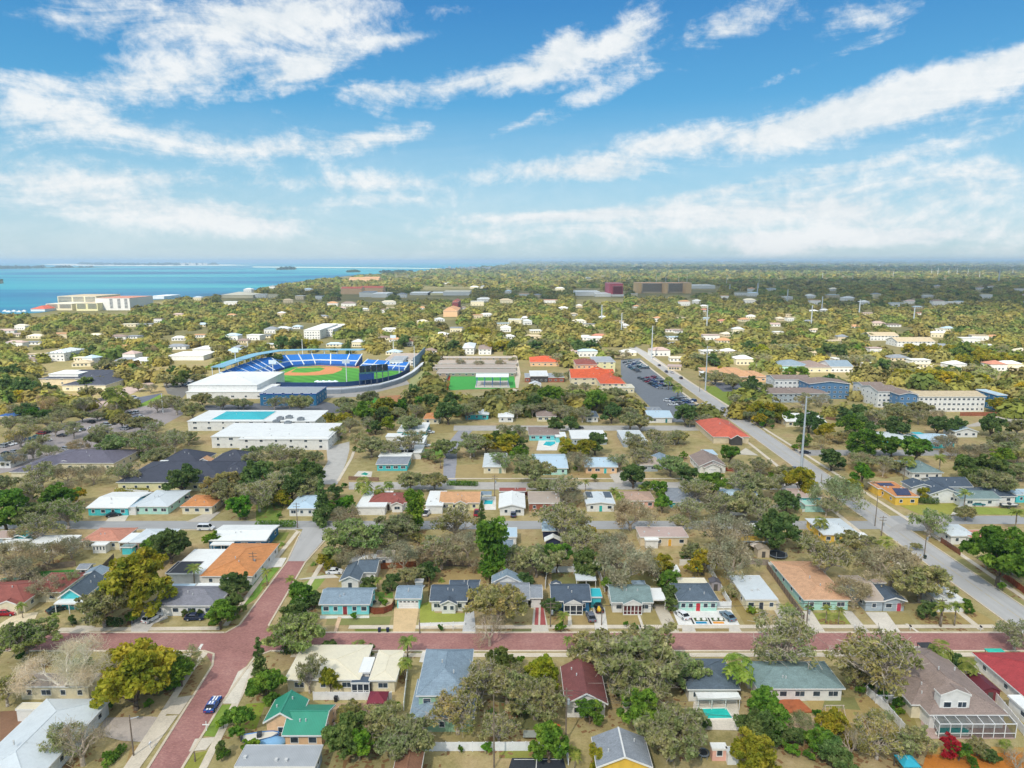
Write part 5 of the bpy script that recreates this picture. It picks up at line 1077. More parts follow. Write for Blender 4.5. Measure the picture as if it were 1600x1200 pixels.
# ---------------------------------------------------------------- poles, lamps and wires
STEEL, WOODP = mat('#c9d0d4', 'metal'), mat('#7d6f60', 'bark')
def top_of(px, py, ytop):
    g = G(px, py); return g, solve(lambda z: P((g.x, g.y, z))[1] - ytop, 1, 150)
def power_pole(px, py, ytop, label, steel=True, arms=3, lamp=False):
    g, h = top_of(px, py, ytop); root = empty('utility_pole' if not steel else 'transmission_pole', g, label, 'pole', 'steel transmission poles' if steel else 'wooden utility poles')
    b = MB(); r0 = max(.5, g.y * .0011) if steel else .16; b.bar((g.x, g.y, 0), (g.x, g.y, h), r0, 10, 0, r0 * .55); b.build('pole', STEEL if steel else WOODP, root)
    for k in range(arms):
        z = h - .6 - k * (3.2 if steel else .9); s = 1 if k % 2 == 0 or not steel else -1
        q = MB()
        if steel: q.bar((g.x, g.y, z), (g.x + s * 1.9, g.y, z + .35), .12, 5)
        else: q.box(g.x - 1.1, g.x + 1.1, g.y - .06, g.y + .06, z, z + .12)
        arm = q.build('crossarm', STEEL if steel else WOODP, root)
        i = MB()
        for xx in ((g.x + s * 1.9,) if steel else (g.x - 1, g.x + 1)): i.cyl((xx, g.y), .09, z + .1 - (.9 if steel else 0), z + .35, 6)
        i.build('insulator', mat('#8a8f92', 'line'), arm)
    if not steel and arms > 1:
        t = MB(); t.cyl((g.x + .4, g.y), .25, h - 3.2, h - 2.2, 8); t.build('transformer', mat('#9aa0a2', 'line'), root)
    if lamp:
        t = MB(); t.bar((g.x, g.y, h - .8), (g.x + 1.6, g.y, h - .3), .06, 5); la = t.build('lamp_arm', STEEL, root); t = MB(); t.box(g.x + 1.5, g.x + 2.2, g.y - .15, g.y + .15, h - .42, h - .25); t.build('lamp_head', mat('#d5d8d8', 'line'), la)
    return g, h
TP = []
for px, py, yt, lab in ((1251, 741, 619, 'nearest pale steel transmission pole beside the main road'), (1102, 611, 541, 'pale steel transmission pole opposite the church car park'), (1018, 560, 509, 'pale steel transmission pole where the main road meets the trees'), (1104, 516, 476, 'steel pole with many arms beyond the offices'), (1267, 511, 477, 'steel transmission pole above the white roofs'),
    (1284, 484, 463, 'steel pole rising from the dark shaded woods'), (1342, 494, 468, 'steel pole at the edge of the shaded woods'), (1427, 506, 479, 'steel pole in front of the golden woods'), (940, 504, 476, 'steel pole among the yellow trees beyond the church'), (971, 518, 489, 'thin steel pole just beyond the church roofs'), (1140, 457, 444, 'far steel pole beside the office slab'), (1183, 462, 442, 'far steel pole past the office slab'), (1230, 471, 452, 'distant steel pole in the dark woods'), (1560, 442, 421, 'tall white mast on the far right horizon')):
    TP.append(power_pole(px, py, yt, lab, True, 4 if 'many' in lab else 3))
WPs = []
for px, py, yt, lab, lamp in ((209, 1181, 1117, 'slim grey lamp pole on the verge of the brick street', True), (860, 980, 940, 'wooden pole before the blue house with white porch', False), (1260, 980, 940, 'wooden pole on the drive of the broad orange roof', False), (1468, 978, 935, 'wooden pole between the corner palms', False), (1350, 880, 843, 'wooden pole behind the broad orange roof', False), (1444, 870, 828, 'wooden pole with transformer on the main road verge', False), (1377, 838, 806, 'leaning wooden pole by the road junction', False), (1367, 822, 773, 'slim street lamp at the road junction', True),
    (656, 990, 968, 'short pole beside the white rail fence', False), (465, 825, 785, 'wooden pole at the corner of the grey street', False), (773, 775, 742, 'wooden pole behind the tan roofed yellow house', False), (644, 810, 780, 'wooden pole beside the tall yellow bush', False), (219, 764, 737, 'utility pole in front of the charcoal roofed complex', False), (884, 1160, 1075, 'wooden pole behind the maroon roofed house', False), (1158, 1145, 1117, 'wooden pole at the corner of the pool deck', False), (397, 895, 862, 'pole on the lawn east of the orange roof', False), (1412, 750, 722, 'pole behind the yellow house with solar panels', False), (1283, 755, 740, 'short pole on the main road verge by the hedge', False), (498, 755, 735, 'pole on the winding street', False), (940, 977, 950, 'slim pole by the blue house drive', False), (772, 1200, 1085, 'white pole among the pale limbed oaks', False), (1180, 590, 565, 'pole beside the tan roofed offices', False), (1093, 612, 590, 'short pole opposite the church', False), (305, 1190, 1175, 'stub pole by the round dark shrub', False)):
    WPs.append(power_pole(px, py, yt, lab, False, 0 if lamp or 'short' in lab or 'slim' in lab or 'stub' in lab or 'white pole' in lab else 2, lamp))
WIRE = mat('#4a4a4a', 'line')
def wire(a, b, label, sag=1.2, r=.03, group='overhead wires'):
    a, b = Vector(a), Vector(b); m = MB(); n = 10; pts = [a.lerp(b, k / n) - Vector((0, 0, 4 * sag * (k / n) * (1 - k / n))) for k in range(n + 1)]
    m.tube(pts, [r] * (n + 1), 4); o = m.build('overhead_wire', WIRE, None, origin=tuple(a)); tag(o, label, 'wire', group)
for k in range(3):
    for i, (p, q) in enumerate(((0, 1), (1, 2))):
        (g0, h0), (g1, h1) = TP[p], TP[q]; s = 1 if k % 2 == 0 else -1
        wire((g0.x + s * 1.9, g0.y, h0 - 1.1 - 3.2 * k), (g1.x + s * 1.9, g1.y, h1 - 1.1 - 3.2 * k), 'power line slung between the roadside steel poles', 2.5, .05, 'power lines between steel poles')
for i, j in ((4, 3), (3, 2), (1, 2), (13, 14), (0, 0)):
    if i == j: continue
    (g0, h0), (g1, h1) = WPs[i], WPs[j]
    for s in (-1, 1): wire((g0.x + s, g0.y, h0 - .4), (g1.x + s, g1.y, h1 - .4), 'thin black wire slung between wooden poles', .9, .025, 'wires between wooden poles')
g0, h0 = WPs[5]
for k in range(3): wire((g0.x + .5 * k, g0.y, h0 - .3 - .5 * k), (XM1 + 4 + .5 * k, g0.y - 75, 10 - .5 * k), 'thin black wire running down the main road verge', 1.0, .025, 'wires along the main road')
for k in range(2): wire((G(770, 1150).x, G(770, 1150).y, 8 - k), (G(1165, 1150).x, G(1165, 1150).y, 8 - k), 'thin wire crossing the back gardens behind the maroon roof', 1.4, .02, 'garden wires')

# ---------------------------------------------------------------- fences, walls and hedges
def fence(path, h, hx, label, kind='paint', name='garden_fence', cat='fence', th=.08, posts=True, world=None):
    w = [G(*p) for p in path]; root = empty(name, w[0], label, cat); b, q = MB(), MB()
    for i in range(len(w) - 1):
        A, B = w[i], w[i + 1]; d = (B - A); L_ = d.length; d.normalize(); s = Vector((-d.y, d.x, 0)) * th / 2; n = max(1, round(L_ / 2.4))
        b.prism([((A + s).x, (A + s).y), ((A - s).x, (A - s).y), ((B - s).x, (B - s).y), ((B + s).x, (B + s).y)], 'z', .06, h)
        for k in range(n + (i == len(w) - 2)) if posts else ():
            p = A.lerp(B, k / n); post(root, p.x, p.y, 0, h + .1, .08, mat(hx, kind))
    b.build('fence_panel', mat(hx, kind), root)
    return root
for path, h, hx, kd, lab in (([(490, 1094), (612, 1094)], 1.8, '#e9e9e7', 'paint', 'white vinyl fence behind the cream flat roofed house'), ([(631, 1110), (637, 1052)], 1.8, '#e6e6e4', 'paint', 'white fence along the side of the blue shingled house'), ([(655, 1174), (884, 1173), (888, 1195)], 1.8, '#e9e9e7', 'paint', 'long white fence across the bottom back gardens'),
    ([(1354, 1085), (1386, 1114), (1417, 1150)], 1.8, '#e6e6e4', 'paint', 'white fence running diagonally beside the dry garden'), ([(1368, 1099), (1416, 1099)], 1.8, '#e4e4e2', 'paint', 'short white fence under the big brown oak'), ([(1474, 1029), (1530, 1065), (1600, 1150)], 1.8, '#e4e2de', 'paint', 'white fence between the taupe house and the red roof'),
    ([(1330, 1173), (1402, 1173)], 1.7, '#6d5a50', 'wood', 'dark weathered fence at the end of the dry garden'), ([(576, 956), (585, 960), (600, 959), (612, 954), (617, 945)], 1.7, '#8e4a2e', 'wood', 'curved reddish wooden fence round a corner patio'), ([(1047, 951), (1072, 951)], 1.9, '#e9e9e7', 'paint', 'short white wall west of the mint house'), ([(1118, 951), (1142, 951), (1102, 882)], 1.9, '#e9e9e7', 'paint', 'white wall from the mint house back along its garden'),
    ([(1102, 884), (1062, 884)], 1.9, '#e2ddd0', 'paint', 'pale fence along the end of the mint house garden'), ([(1198, 888), (1256, 970)], 1.8, '#8d7a6a', 'wood', 'long grey wooden fence beside the long flat white roof'), ([(1200, 888), (1254, 886)], 1.8, '#e9e9e7', 'paint', 'white fence by the trampoline'), ([(1545, 885), (1600, 928)], 1.8, '#a8542f', 'wood', 'rust red wooden fence along the main road pavement'), ([(1500, 868), (1470, 848)], 1.7, '#8f5a3e', 'wood', 'brown fence behind the main road footpath'),
    ([(955, 888), (1022, 890), (1030, 915)], 1.7, '#9a8878', 'wood', 'grey fence round the garden of the sage roofed house'), ([(855, 892), (852, 920)], 1.8, '#e4e4e2', 'paint', 'white fence between the barn and the blue house'), ([(930, 884), (945, 925)], 1.8, '#e4e4e2', 'paint', 'white fence behind the blue garage'), ([(862, 895), (898, 894)], 1.8, '#e6e6e4', 'paint', 'white fence along the back of the blue house garden'), ([(672, 890), (670, 932)], 1.7, '#9c7a52', 'wood', 'tan fence beside the turquoise garage'),
    ([(765, 882), (764, 915)], 1.7, '#8c7358', 'wood', 'tan fence west of the grey barn'), ([(672, 884), (762, 886)], 1.7, '#8d7b6b', 'wood', 'grey fence under the bare trees'), ([(588, 890), (650, 886)], 1.8, '#a8643a', 'wood', 'orange brown fence under the bare oak'), ([(62, 893), (118, 885)], 1.8, '#8a7866', 'wood', 'weathered fence behind the green artificial lawn'), ([(62, 893), (28, 918)], 1.8, '#83715f', 'wood', 'weathered fence running down to the red brown roof'), ([(160, 892), (178, 874)], 1.7, '#6e6256', 'wood', 'dark fence beside the golden tree'),
    ([(655, 979), (726, 977)], .9, '#e9e9e7', 'paint', 'low white fence before the house with gable porch'), ([(1205, 794), (1254, 792)], 1.2, '#e6e4de', 'paint', 'white garden wall before the turquoise house by the road'), ([(1254, 800), (1285, 797)], 1.0, '#e6e4de', 'paint', 'low white planter wall by the turquoise house'), ([(1520, 752), (1565, 768)], 1.8, '#b5a898', 'wood', 'pale fence behind the white farmhouse'), ([(1125, 762), (1160, 762)], 1.8, '#a8a09a', 'wood', 'grey fence beside the taupe double gables'), ([(1160, 880), (1200, 884)], 1.8, '#9a8e82', 'wood', 'grey fence behind the long flat white roof'),
    ([(181, 770), (232, 774)], 1.8, '#e6e4de', 'paint', 'white wall behind the yellow hedge'), ([(690, 612), (704, 582)], 2.5, '#a8b0a8', 'line', 'tall mesh fence at the end of the play field'), ([(545, 750), (592, 752)], 1.6, '#9a7a62', 'wood', 'brown fence before the grey roofed turquoise house'), ([(806, 775), (826, 774)], 1.6, '#9c4a30', 'wood', 'rust fence beside the flat pinkish roof'), ([(1115, 735), (1148, 737)], 1.6, '#a8583a', 'wood', 'red fence beside the taupe double gables'), ([(1290, 655), (1370, 668)], 1.6, '#8a6a52', 'wood', 'brown fence under the eastern pines'), ([(1500, 650), (1590, 650)], 2.2, '#a8664a', 'wood', 'rust coloured wall along the eastern car park')):
    fence(path, h, hx, lab, kd)
# white pebble border and low planting at the turquoise house; flags of dark edging
sheet('gravel_border', [(500, 967), (577, 966), (577, 962), (500, 962)], mat('#dcd8cc', 'ground'), .035)
sheet('gravel_border', [(355, 1095), (372, 1050), (395, 1035), (405, 1040), (382, 1070), (368, 1100)], mat('#d2c6b0', 'ground'), .035)
sheet('patio', [(578, 950), (612, 948), (614, 936), (580, 936)], mat('#cdb896', 'ground'), .05)
sheet('forecourt', [(835, 947), (849, 947), (849, 944), (835, 944)], mat('#b8b4ac', 'ground'), .06)
sheet('wood_deck', [(1204, 1098), (1246, 1092), (1270, 1114), (1215, 1116)], mat('#b5673e', 'wood'), .3, thick=.28)
sheet('bare_soil', [(505, 1100), (600, 1098), (605, 1160), (505, 1165)], mat('#a88e72', 'ground'), .03); sheet('bare_soil', [(1225, 1118), (1310, 1120), (1320, 1160), (1230, 1160)], mat('#bfa788', 'ground'), .032)
sheet('bare_soil', [(0, 1112), (58, 1108), (50, 1125), (0, 1160)], mat('#8a6a54', 'ground'), .03)
sheet('mulch_bed', [(1447, 1180), (1600, 1176), (1600, 1205), (1440, 1205)], mat('#c07a35', 'ground'), .04)

# ---------------------------------------------------------------- pools, enclosure, garden things
def pool(path, hx, label, deck=None, dk='#d8cfc0'):
    if deck: sheet('pool_deck', deck, mat(dk, 'ground'), .05); clear_poly(deck)
    w = [G(*p) for p in path]; c = sum(w, Vector()) / len(w); root = empty('swimming_pool', c, label, 'pool')
    a = sum(w[i].x * w[(i + 1) % len(w)].y - w[(i + 1) % len(w)].x * w[i].y for i in range(len(w)))
    if a < 0: w.reverse()
    b = MB(); b.poly([(p.x, p.y, .17) for p in w]); b.build('pool_water', mat(hx, 'pool'), root)
    q = MB()
    for i in range(len(w)): q.bar((w[i].x, w[i].y, .13), (w[(i + 1) % len(w)].x, w[(i + 1) % len(w)].y, .13), .16, 6)
    q.build('pool_rim', mat('#e4e0d6', 'line'), root)
pool([(1086, 1125), (1089, 1108), (1135, 1107), (1146, 1124)], '#2fc0b4', 'rectangular turquoise pool behind the white awning house', [(1078, 1140), (1084, 1096), (1152, 1095), (1158, 1142)])
pool([(1462, 1148), (1468, 1134), (1500, 1133), (1516, 1143), (1512, 1150)], '#2a9a94', 'freeform green pool inside the white screen cage', [(1440, 1155), (1438, 1112), (1560, 1112), (1586, 1155)], '#b49c92')
pool([(266, 911), (272, 897), (297, 896), (293, 911)], '#3fb8bc', 'teal pool west of the palm by the orange roof', [(258, 916), (262, 893), (345, 892), (348, 916)], '#c8c4bc')
pool([(311, 911), (316, 902), (340, 902), (340, 911)], '#8fd0dc', 'pale blue pool east of the palm by the orange roof')
pool([(755, 789), (757, 782), (771, 782), (770, 789)], '#35c4c8', 'small bright pool beside the tan roofed yellow house', [(750, 797), (752, 776), (775, 776), (775, 797)], '#e6e2da')
pool([(848, 696), (853, 690), (868, 690), (868, 694), (860, 698)], '#2fb8c4', 'turquoise pool behind the striped roof house', [(838, 704), (842, 687), (875, 686), (870, 704)], '#e2ded6')
pool([(562, 742), (570, 738), (577, 741), (572, 744)], '#2f9a88', 'small green pool before the grey roofed turquoise house', [(552, 745), (560, 736), (582, 737), (580, 746)], '#cfc8ba')
pool([(1290, 590), (1294, 586), (1304, 587), (1302, 590)], '#38b8b0', 'far green pool among the pale blue villas')
# screen cage over the freeform pool
cg_ = empty('screen_cage', G(1515, 1140), 'white framed screen cage over the pool of the taupe house', 'pool cage'); fr, sc = MB(), MB()
A, B = G(1466, 1153), G(1587, 1154); y0 = A.y; x0, x1 = A.x, B.x; yb_ = y0 + 7.5; zt = 2.8; n = 7
xl = G(1440, 1105).x
for k in range(n + 1):
    x = x0 + (x1 - x0) * k / n; fr.box(x - .06, x + .06, y0 - .06, y0 + .06, 0, zt)
    ye_ = yb_ if k < 4 else y0 + 3.4
    fr.bar((x, y0, zt), (x, ye_, zt + .5), .06, 4)
fr.box(x0, x1, y0 - .055, y0 + .055, zt - .06, zt + .06); fr.box(x0, x1, y0 - .05, y0 + .05, .9, 1.0); fr.bar((x0, y0 + 3.4, zt + .25), (x1, y0 + 3.4, zt + .25), .06, 4); fr.bar((x0, yb_, zt + .5), (x0 + (x1 - x0) * .45, yb_, zt + .5), .06, 4)
for z in (zt, 1.0): fr.bar((xl, yb_, z), (x0, y0, z), .06, 4)
for t in (0, .33, .66): p = Vector((xl, yb_, 0)).lerp(Vector((x0, y0, 0)), t); fr.box(p.x - .06, p.x + .06, p.y - .06, p.y + .06, 0, zt); fr.bar((p.x, p.y, zt), (x0 + 2, y0 + 4.5, zt + .4), .05, 4)
fr.bar((xl, yb_, zt), (x0 + (x1 - x0) * .45, yb_, zt + .5), .06, 4)
sc.poly([(x0, y0, zt + .02), (x1, y0, zt + .02), (x1, y0 + 3.4, zt + .27), (x0 + (x1 - x0) * .45, y0 + 3.4, zt + .27), (x0 + (x1 - x0) * .45, yb_, zt + .52), (xl, yb_, zt + .3)]); sc.poly([(x0, y0, .05), (x1, y0, .05), (x1, y0, zt), (x0, y0, zt)]); sc.poly([(xl, yb_, .05), (x0, y0, .05), (x0, y0, zt), (xl, yb_, zt)])
ms, snt, sb_ = newmat('screen_mesh'); tr = snt.nodes.new('ShaderNodeBsdfTransparent'); mxs = snt.nodes.new('ShaderNodeMixShader'); mxs.inputs[0].default_value = .45
sb_.inputs['Base Color'].default_value = (.03, .035, .04, 1); snt.links.new(tr.outputs[0], mxs.inputs[1]); snt.links.new(sb_.outputs[0], mxs.inputs[2]); snt.links.new(mxs.outputs[0], snt.nodes['Material Output'].inputs['Surface'])
fr.build('frame', mat('#e8e8e6', 'line'), cg_); sc.build('screen', ms, cg_)

def hut(px, py, wd, d, e, hx, rhx, label, name='garden_shed', cat='shed', s=.4):
    g = G(px, py); root = empty(name, g, label, cat); W, Q, D = MB(), MB(), MB(); h = wd / 2
    W.prism([(g.x - h, 0), (g.x + h, 0), (g.x + h, e), (g.x, e + s * h), (g.x - h, e)][::-1], 'y', g.y - d / 2, g.y + d / 2)
    Q.prism([(g.x - h - .2, e - .02), (g.x - h - .2, e + .1), (g.x, e + s * h + .18), (g.x + h + .2, e + .1), (g.x + h + .2, e - .02), (g.x, e + s * h + .03)][::-1], 'y', g.y - d / 2 - .15, g.y + d / 2 + .15)
    D.box(g.x - .5, g.x + .5, g.y - d / 2 - .05, g.y - d / 2 - .002, .05, 1.9)
    W.build('wall', mat(hx), root); Q.build('roof', mat(rhx, 'metal'), root); D.build('door', mat('#55504a', 'paint'), root)
hut(1533, 1083, 3.6, 5, 2.1, '#7a3038', '#6e2a34', 'maroon garden shed beside the red roof'); hut(860, 1158, 3.2, 2.4, 2.2, '#d8652c', '#d8652c', 'orange garden shed in the back gardens'); hut(1085, 920, 2.2, 2.2, 2.2, '#9a9094', '#6f6a70', 'small grey shed beside the slate pyramid roof'); hut(1116, 920, 2.4, 2.4, 2.2, '#a39a9c', '#6b6870', 'grey wooden shed at the white garden wall')
hut(836, 606, 8, 6, 2.8, '#e6e6e2', '#eceeee', 'white marquee beside the school footpath', 'marquee', 'tent')
hut(1190, 868, 3.4, 3, 2.4, '#c9b8a0', '#b5a590', 'tan shed under the dead oaks')
# maroon canopy with posts
def canopy(px, py, r, e, hx, label, name='garden_canopy', cat='canopy', h=1.1, n=4):
    g = G(px, py); root = empty(name, g, label, cat); Q, Pp = MB(), MB(); t0 = math.pi / 4
    ring = [(g.x + r * math.cos(t0 + 2 * math.pi * k / n), g.y + r * math.sin(t0 + 2 * math.pi * k / n)) for k in range(n)]
    Q.solid([(*p, e) for p in ring] + [(*p, e + .12) for p in ring] + [(g.x, g.y, e + h)], [tuple(range(n))[::-1]] + [(k, (k + 1) % n, n + (k + 1) % n, n + k) for k in range(n)] + [(n + k, n + (k + 1) % n, 2 * n) for k in range(n)])
    if n == 4:
        for p in ring: q = Vector((*p, 0)).lerp(Vector((g.x, g.y, 0)), .1); post(root, q.x, q.y, 0, e, .06, mat('#5a5450', 'line'))
    else: Pp.cyl((g.x, g.y), .05, 0, e + h * .9, 6)
    Q.build('cover', mat(hx, 'paint'), root)
    if Pp.v: Pp.build('post', mat('#5a5450', 'line'), root)
canopy(591, 1107, 2.6, 2.3, '#7a2436', 'maroon garden canopy in the bare back garden', h=1.4); canopy(1416, 1206, 2.1, 2.0, '#2aa0b4', 'bright blue canopy at the bottom edge'); canopy(1181, 862, 1.9, 2.0, '#e2d4c4', 'cream sunshade in the garden by the yellow awning', 'sunshade', 'sunshade', .5, 8); canopy(1448, 1022 + 3, 2.2, 2.2, '#3a3c40', 'dark canopy by the taupe house drive'); canopy(1558, 1036, 2.6, 2.2, '#35c0a8', 'turquoise shade sail beside the bright red roof', h=.5)
canopy(1090, 960 - 62, 1.6, 2.2, '#3aa08c', 'green sunshade behind the slate pyramid roof', 'sunshade', 'sunshade', .5, 8)
# round trampoline
def trampoline(px, py, r, label, net=True):
    g = G(px, py); root = empty('trampoline', g, label, 'trampoline'); a, b, c = MB(), MB(), MB()
    a.cyl((g.x, g.y), r - .25, .8, .85, 24); n = 24
    for k in range(n):
        t0, t1 = 2 * math.pi * k / n, 2 * math.pi * (k + 1) / n; b.bar((g.x + r * math.cos(t0), g.y + r * math.sin(t0), .84), (g.x + r * math.cos(t1), g.y + r * math.sin(t1), .84), .16, 5)
        if k % 4 == 0: post(root, g.x + r * math.cos(t0), g.y + r * math.sin(t0), 0, 2.5 if net else .8, .04, mat('#8f9496', 'line'), 'leg')
    a.build('jumping_mat', mat('#1d2126', 'line'), root); b.build('rim', mat('#5f676e', 'line'), root);
trampoline(1215, 870, 2.6, 'round black trampoline behind the white fence'); trampoline(1098, 1120 + 62, 1.0, 'tiny trampoline near the pink garden shed', False)
# sports court panel and pallets at the bottom edge
def slab(name, path, z0, z1, hx, label, cat, kind='paint'):
    w = [G(*p) for p in path]; a = sum(w[i].x * w[(i + 1) % len(w)].y - w[(i + 1) % len(w)].x * w[i].y for i in range(len(w)))
    if a < 0: w.reverse()
    b = MB(); b.prism([(p.x, p.y) for p in w], 'z', z0, z1); c = sum(w, Vector()) / len(w); o = b.build(name, mat(hx, kind), None, origin=(c.x, c.y, 0)); return tag(o, label, cat)
sheet('garden_court', [(800, 1185), (880, 1185), (888, 1215), (790, 1215)], mat('#3c4046', 'ground'), .06)
for p in ([(803, 1187), (877, 1187), (877, 1187.8), (803, 1187.8)], [(838, 1186), (839, 1186), (838, 1214), (836, 1214)]): sheet('court_line', p, m_w, .07)
slab('work_table', [(817, 1158), (840, 1158), (838, 1147), (818, 1147)], .7, .8, '#9aa096', 'grey table standing beside the orange garden shed', 'table'); 
for k, (x, y, hx, lab) in enumerate(((537, 1118, '#2c3440', 'dark sun lounger with white frame in the bare garden'), (551, 1126, '#343c48', 'second dark lounger, nearer the debris pile'))):
    g = G(x, y); r = empty('sun_lounger', g, lab, 'lounger', 'loungers in the bare garden', .5); a, b = MB(), MB(); a.box(-1, .5, -.4, .4, .35, .45); a.solid([(.5, -.4, .35), (.5, .4, .35), (1.1, .4, .8), (1.1, -.4, .8), (.5, -.4, .45), (.5, .4, .45), (1.06, .4, .9), (1.06, -.4, .9)], [(3, 2, 1, 0), (4, 5, 6, 7), (0, 1, 5, 4), (1, 2, 6, 5), (2, 3, 7, 6), (3, 0, 4, 7)])
    for sx in (-.9, .4):
        for sy in (-.42, .42): b.box(sx - .04, sx + .04, sy - .04, sy + .04, 0, .36)
    for nm, mb, m in (('cushion', a, mat(hx)), ('frame', b, mat('#e6e6e4', 'line'))): o = bpy.data.objects.new(nm, mb.mesh(nm, m)); COL.objects.link(o); o.parent = r
# bins, mailboxes, scraps
def bin_(px, py, hx, label, name='wheelie_bin', cat='bin', group=None):
    g = G(px, py); r = empty(name, g, label, cat, group); a, b = MB(), MB()
    a.solid([(-.25, -.3, .05), (.25, -.3, .05), (.25, .3, .05), (-.25, .3, .05), (-.32, -.36, 1), (.32, -.36, 1), (.32, .36, 1), (-.32, .36, 1)], [(3, 2, 1, 0), (4, 5, 6, 7), (0, 1, 5, 4), (1, 2, 6, 5), (2, 3, 7, 6), (3, 0, 4, 7)]); b.box(-.34, .34, -.4, .38, 1.002, 1.08)
    for nm, mb, m in (('bin_body', a, mat(hx)), ('lid', b, mat(hx, 'line'))): o = bpy.data.objects.new(nm, mb.mesh(nm, m)); COL.objects.link(o); o.parent = r
for x, y, hx, lab in ((525, 1096, '#25272b', 'black bin against the white vinyl fence'), (508, 1122, '#2d3f55', 'dark blue bin beside the green metal roof'), (513, 1123, '#33363a', 'charcoal bin beside the dark blue bin'), (1241, 1090, '#2f3338', 'black bin against the white house by the deck'), (1261, 1090, '#3a3f45', 'grey bin by the back door of the white house'), (1279, 1091, '#6a7f92', 'blue grey bin at the white house wall'), (593, 988, '#26324a', 'navy bin at the kerb by the paver drive'), (606, 988, '#203048', 'navy bin right at the edge of the paver drive'), (1445, 873, '#2b3a34', 'dark bin at the foot of the transformer pole')): bin_(x, y, hx, lab)
def mailbox(px, py, hx, label):
    g = G(px, py); r = empty('mailbox', g, label, 'mailbox', 'roadside mailboxes'); a, b = MB(), MB(); a.box(-.06, .06, -.06, .06, 0, 1.0); b.box(-.14, .14, -.28, .28, 1.0, 1.22); b.bar((0, -.28, 1.22), (0, .28, 1.22), .14, 8)
    for nm, mb, m in (('post', a, mat('#e2e0da', 'line')), ('box', b, mat(hx, 'line'))): o = bpy.data.objects.new(nm, mb.mesh(nm, m)); COL.objects.link(o); o.parent = r
for x, y, hx, lab in ((1000, 985, '#2a2c30', 'black mailbox at the path of the sage roofed house'), (708, 985, '#e6e6e4', 'white mailbox near the low white fence'), (1336, 985, '#e2e2de', 'white mailbox east of the orange roof drive'), (1422, 985, '#3a3030', 'dark mailbox before the pink door'), (467, 845, '#e0e0dc', 'white mailbox on the grey street verge'), (235, 1170, '#e6e6e4', 'white mailbox near the lamp pole'), (1532, 986, '#38363a', 'dark mailbox on the corner verge'), (768, 986, '#dcdcd8', 'white mailbox before the grey house')): mailbox(x, y, hx, lab)
# white cross shaped post sign on the verge
g = G(323, 1142); r = empty('post_sign', g, 'white post sign on the green verge near the striped coupe', 'sign'); a, b = MB(), MB(); a.box(g.x - .06, g.x + .06, g.y - .06, g.y + .06, 0, 2); b.box(g.x - .7, g.x + .5, g.y - .05, g.y + .05, 1.2, 1.36); a.build('post', mat('#ecece8', 'line'), r); b.build('crossbar', mat('#ecece8', 'line'), r)
# chequered garden panels on the mint house forecourt
for k, (x, c1, lab) in enumerate(((1094, '#2a86b0', 'painted paving panel with a blue stripe on the white forecourt'), (1121, '#e09a48', 'painted paving panel with an orange stripe on the white forecourt'))):
    r = empty('paving_panel', G(x, 970), lab, 'paving panel', 'painted panels on the forecourt')
    def pn(nm, x0, x1_, y0_, y1_, hx, z):
        w = [G(x + x0, y0_), G(x + x1_, y0_), G(x + x1_ - (y0_ - y1_) * .5, y1_), G(x + x0 - (y0_ - y1_) * .5, y1_)]; b = MB(); b.prism([(p.x, p.y) for p in w], 'z', .06, z + .05); b.build(nm, mat(hx, 'ground'), r)
    pn('turf', -8, 12, 971, 966, '#4d5a34', .09); pn('stripe', -6, 11, 975, 972, c1, .092); pn('stripe', -11, -8.5, 975.5, 966, '#3b3b38', .094)
    for dx in (-3, 6):
        w = G(x + dx, 968.5); b = MB(); b.cyl((w.x, w.y), .55, .09, .4, 10, 0, .4); b.build('planter', mat('#e4e2da', 'line'), r)
# swing set
g = G(1302, 1120); r = empty('swing_set', g, 'pale wooden swing frame on the dry lawn by the deck', 'swing'); b = MB()
for s in (-1, 1):
    for t in (-1, 1): b.bar((g.x + s * 2, g.y + t * 1.1, 0), (g.x + s * 1.7, g.y, 2.4), .07, 5)
b.bar((g.x - 1.9, g.y, 2.4), (g.x + 1.9, g.y, 2.4), .08, 5); b.build('frame', mat('#bfb2a2', 'bark'), r); q = MB()
for s in (-.7, .7): q.bar((g.x + s - .2, g.y, .5), (g.x + s - .2, g.y, 2.4), .02, 4); q.bar((g.x + s + .2, g.y, .5), (g.x + s + .2, g.y, 2.4), .02, 4); q.box(g.x + s - .25, g.x + s + .25, g.y - .1, g.y + .1, .46, .5)
q.build('swing_seat', mat('#d8d4cc', 'line'), r)
# dark solar panels on the yellow house
for k, (x0_, x1_, ya, yb2, lab) in enumerate(((1402, 1424, 774, 763, 'broad dark solar panel at the front of the yellow house roof'), (1376, 1398, 759, 754.5, 'smaller dark solar panel at the back of the yellow house roof'))):
    w = [G(x0_, ya, 3.3), G(x1_, ya, 3.3), G(x1_ - 6, yb2, 3.3), G(x0_ - 8, yb2, 3.3)]; b = MB(); b.prism([(p.x, p.y) for p in w], 'z', 3.26, 3.36); c = sum(w, Vector()) / 4
    o = b.build('solar_panel', mat('#4a3440', 'glass'), None, origin=(c.x, c.y, 3.26)); tag(o, lab, 'solar panel', 'solar panels on the yellow house')
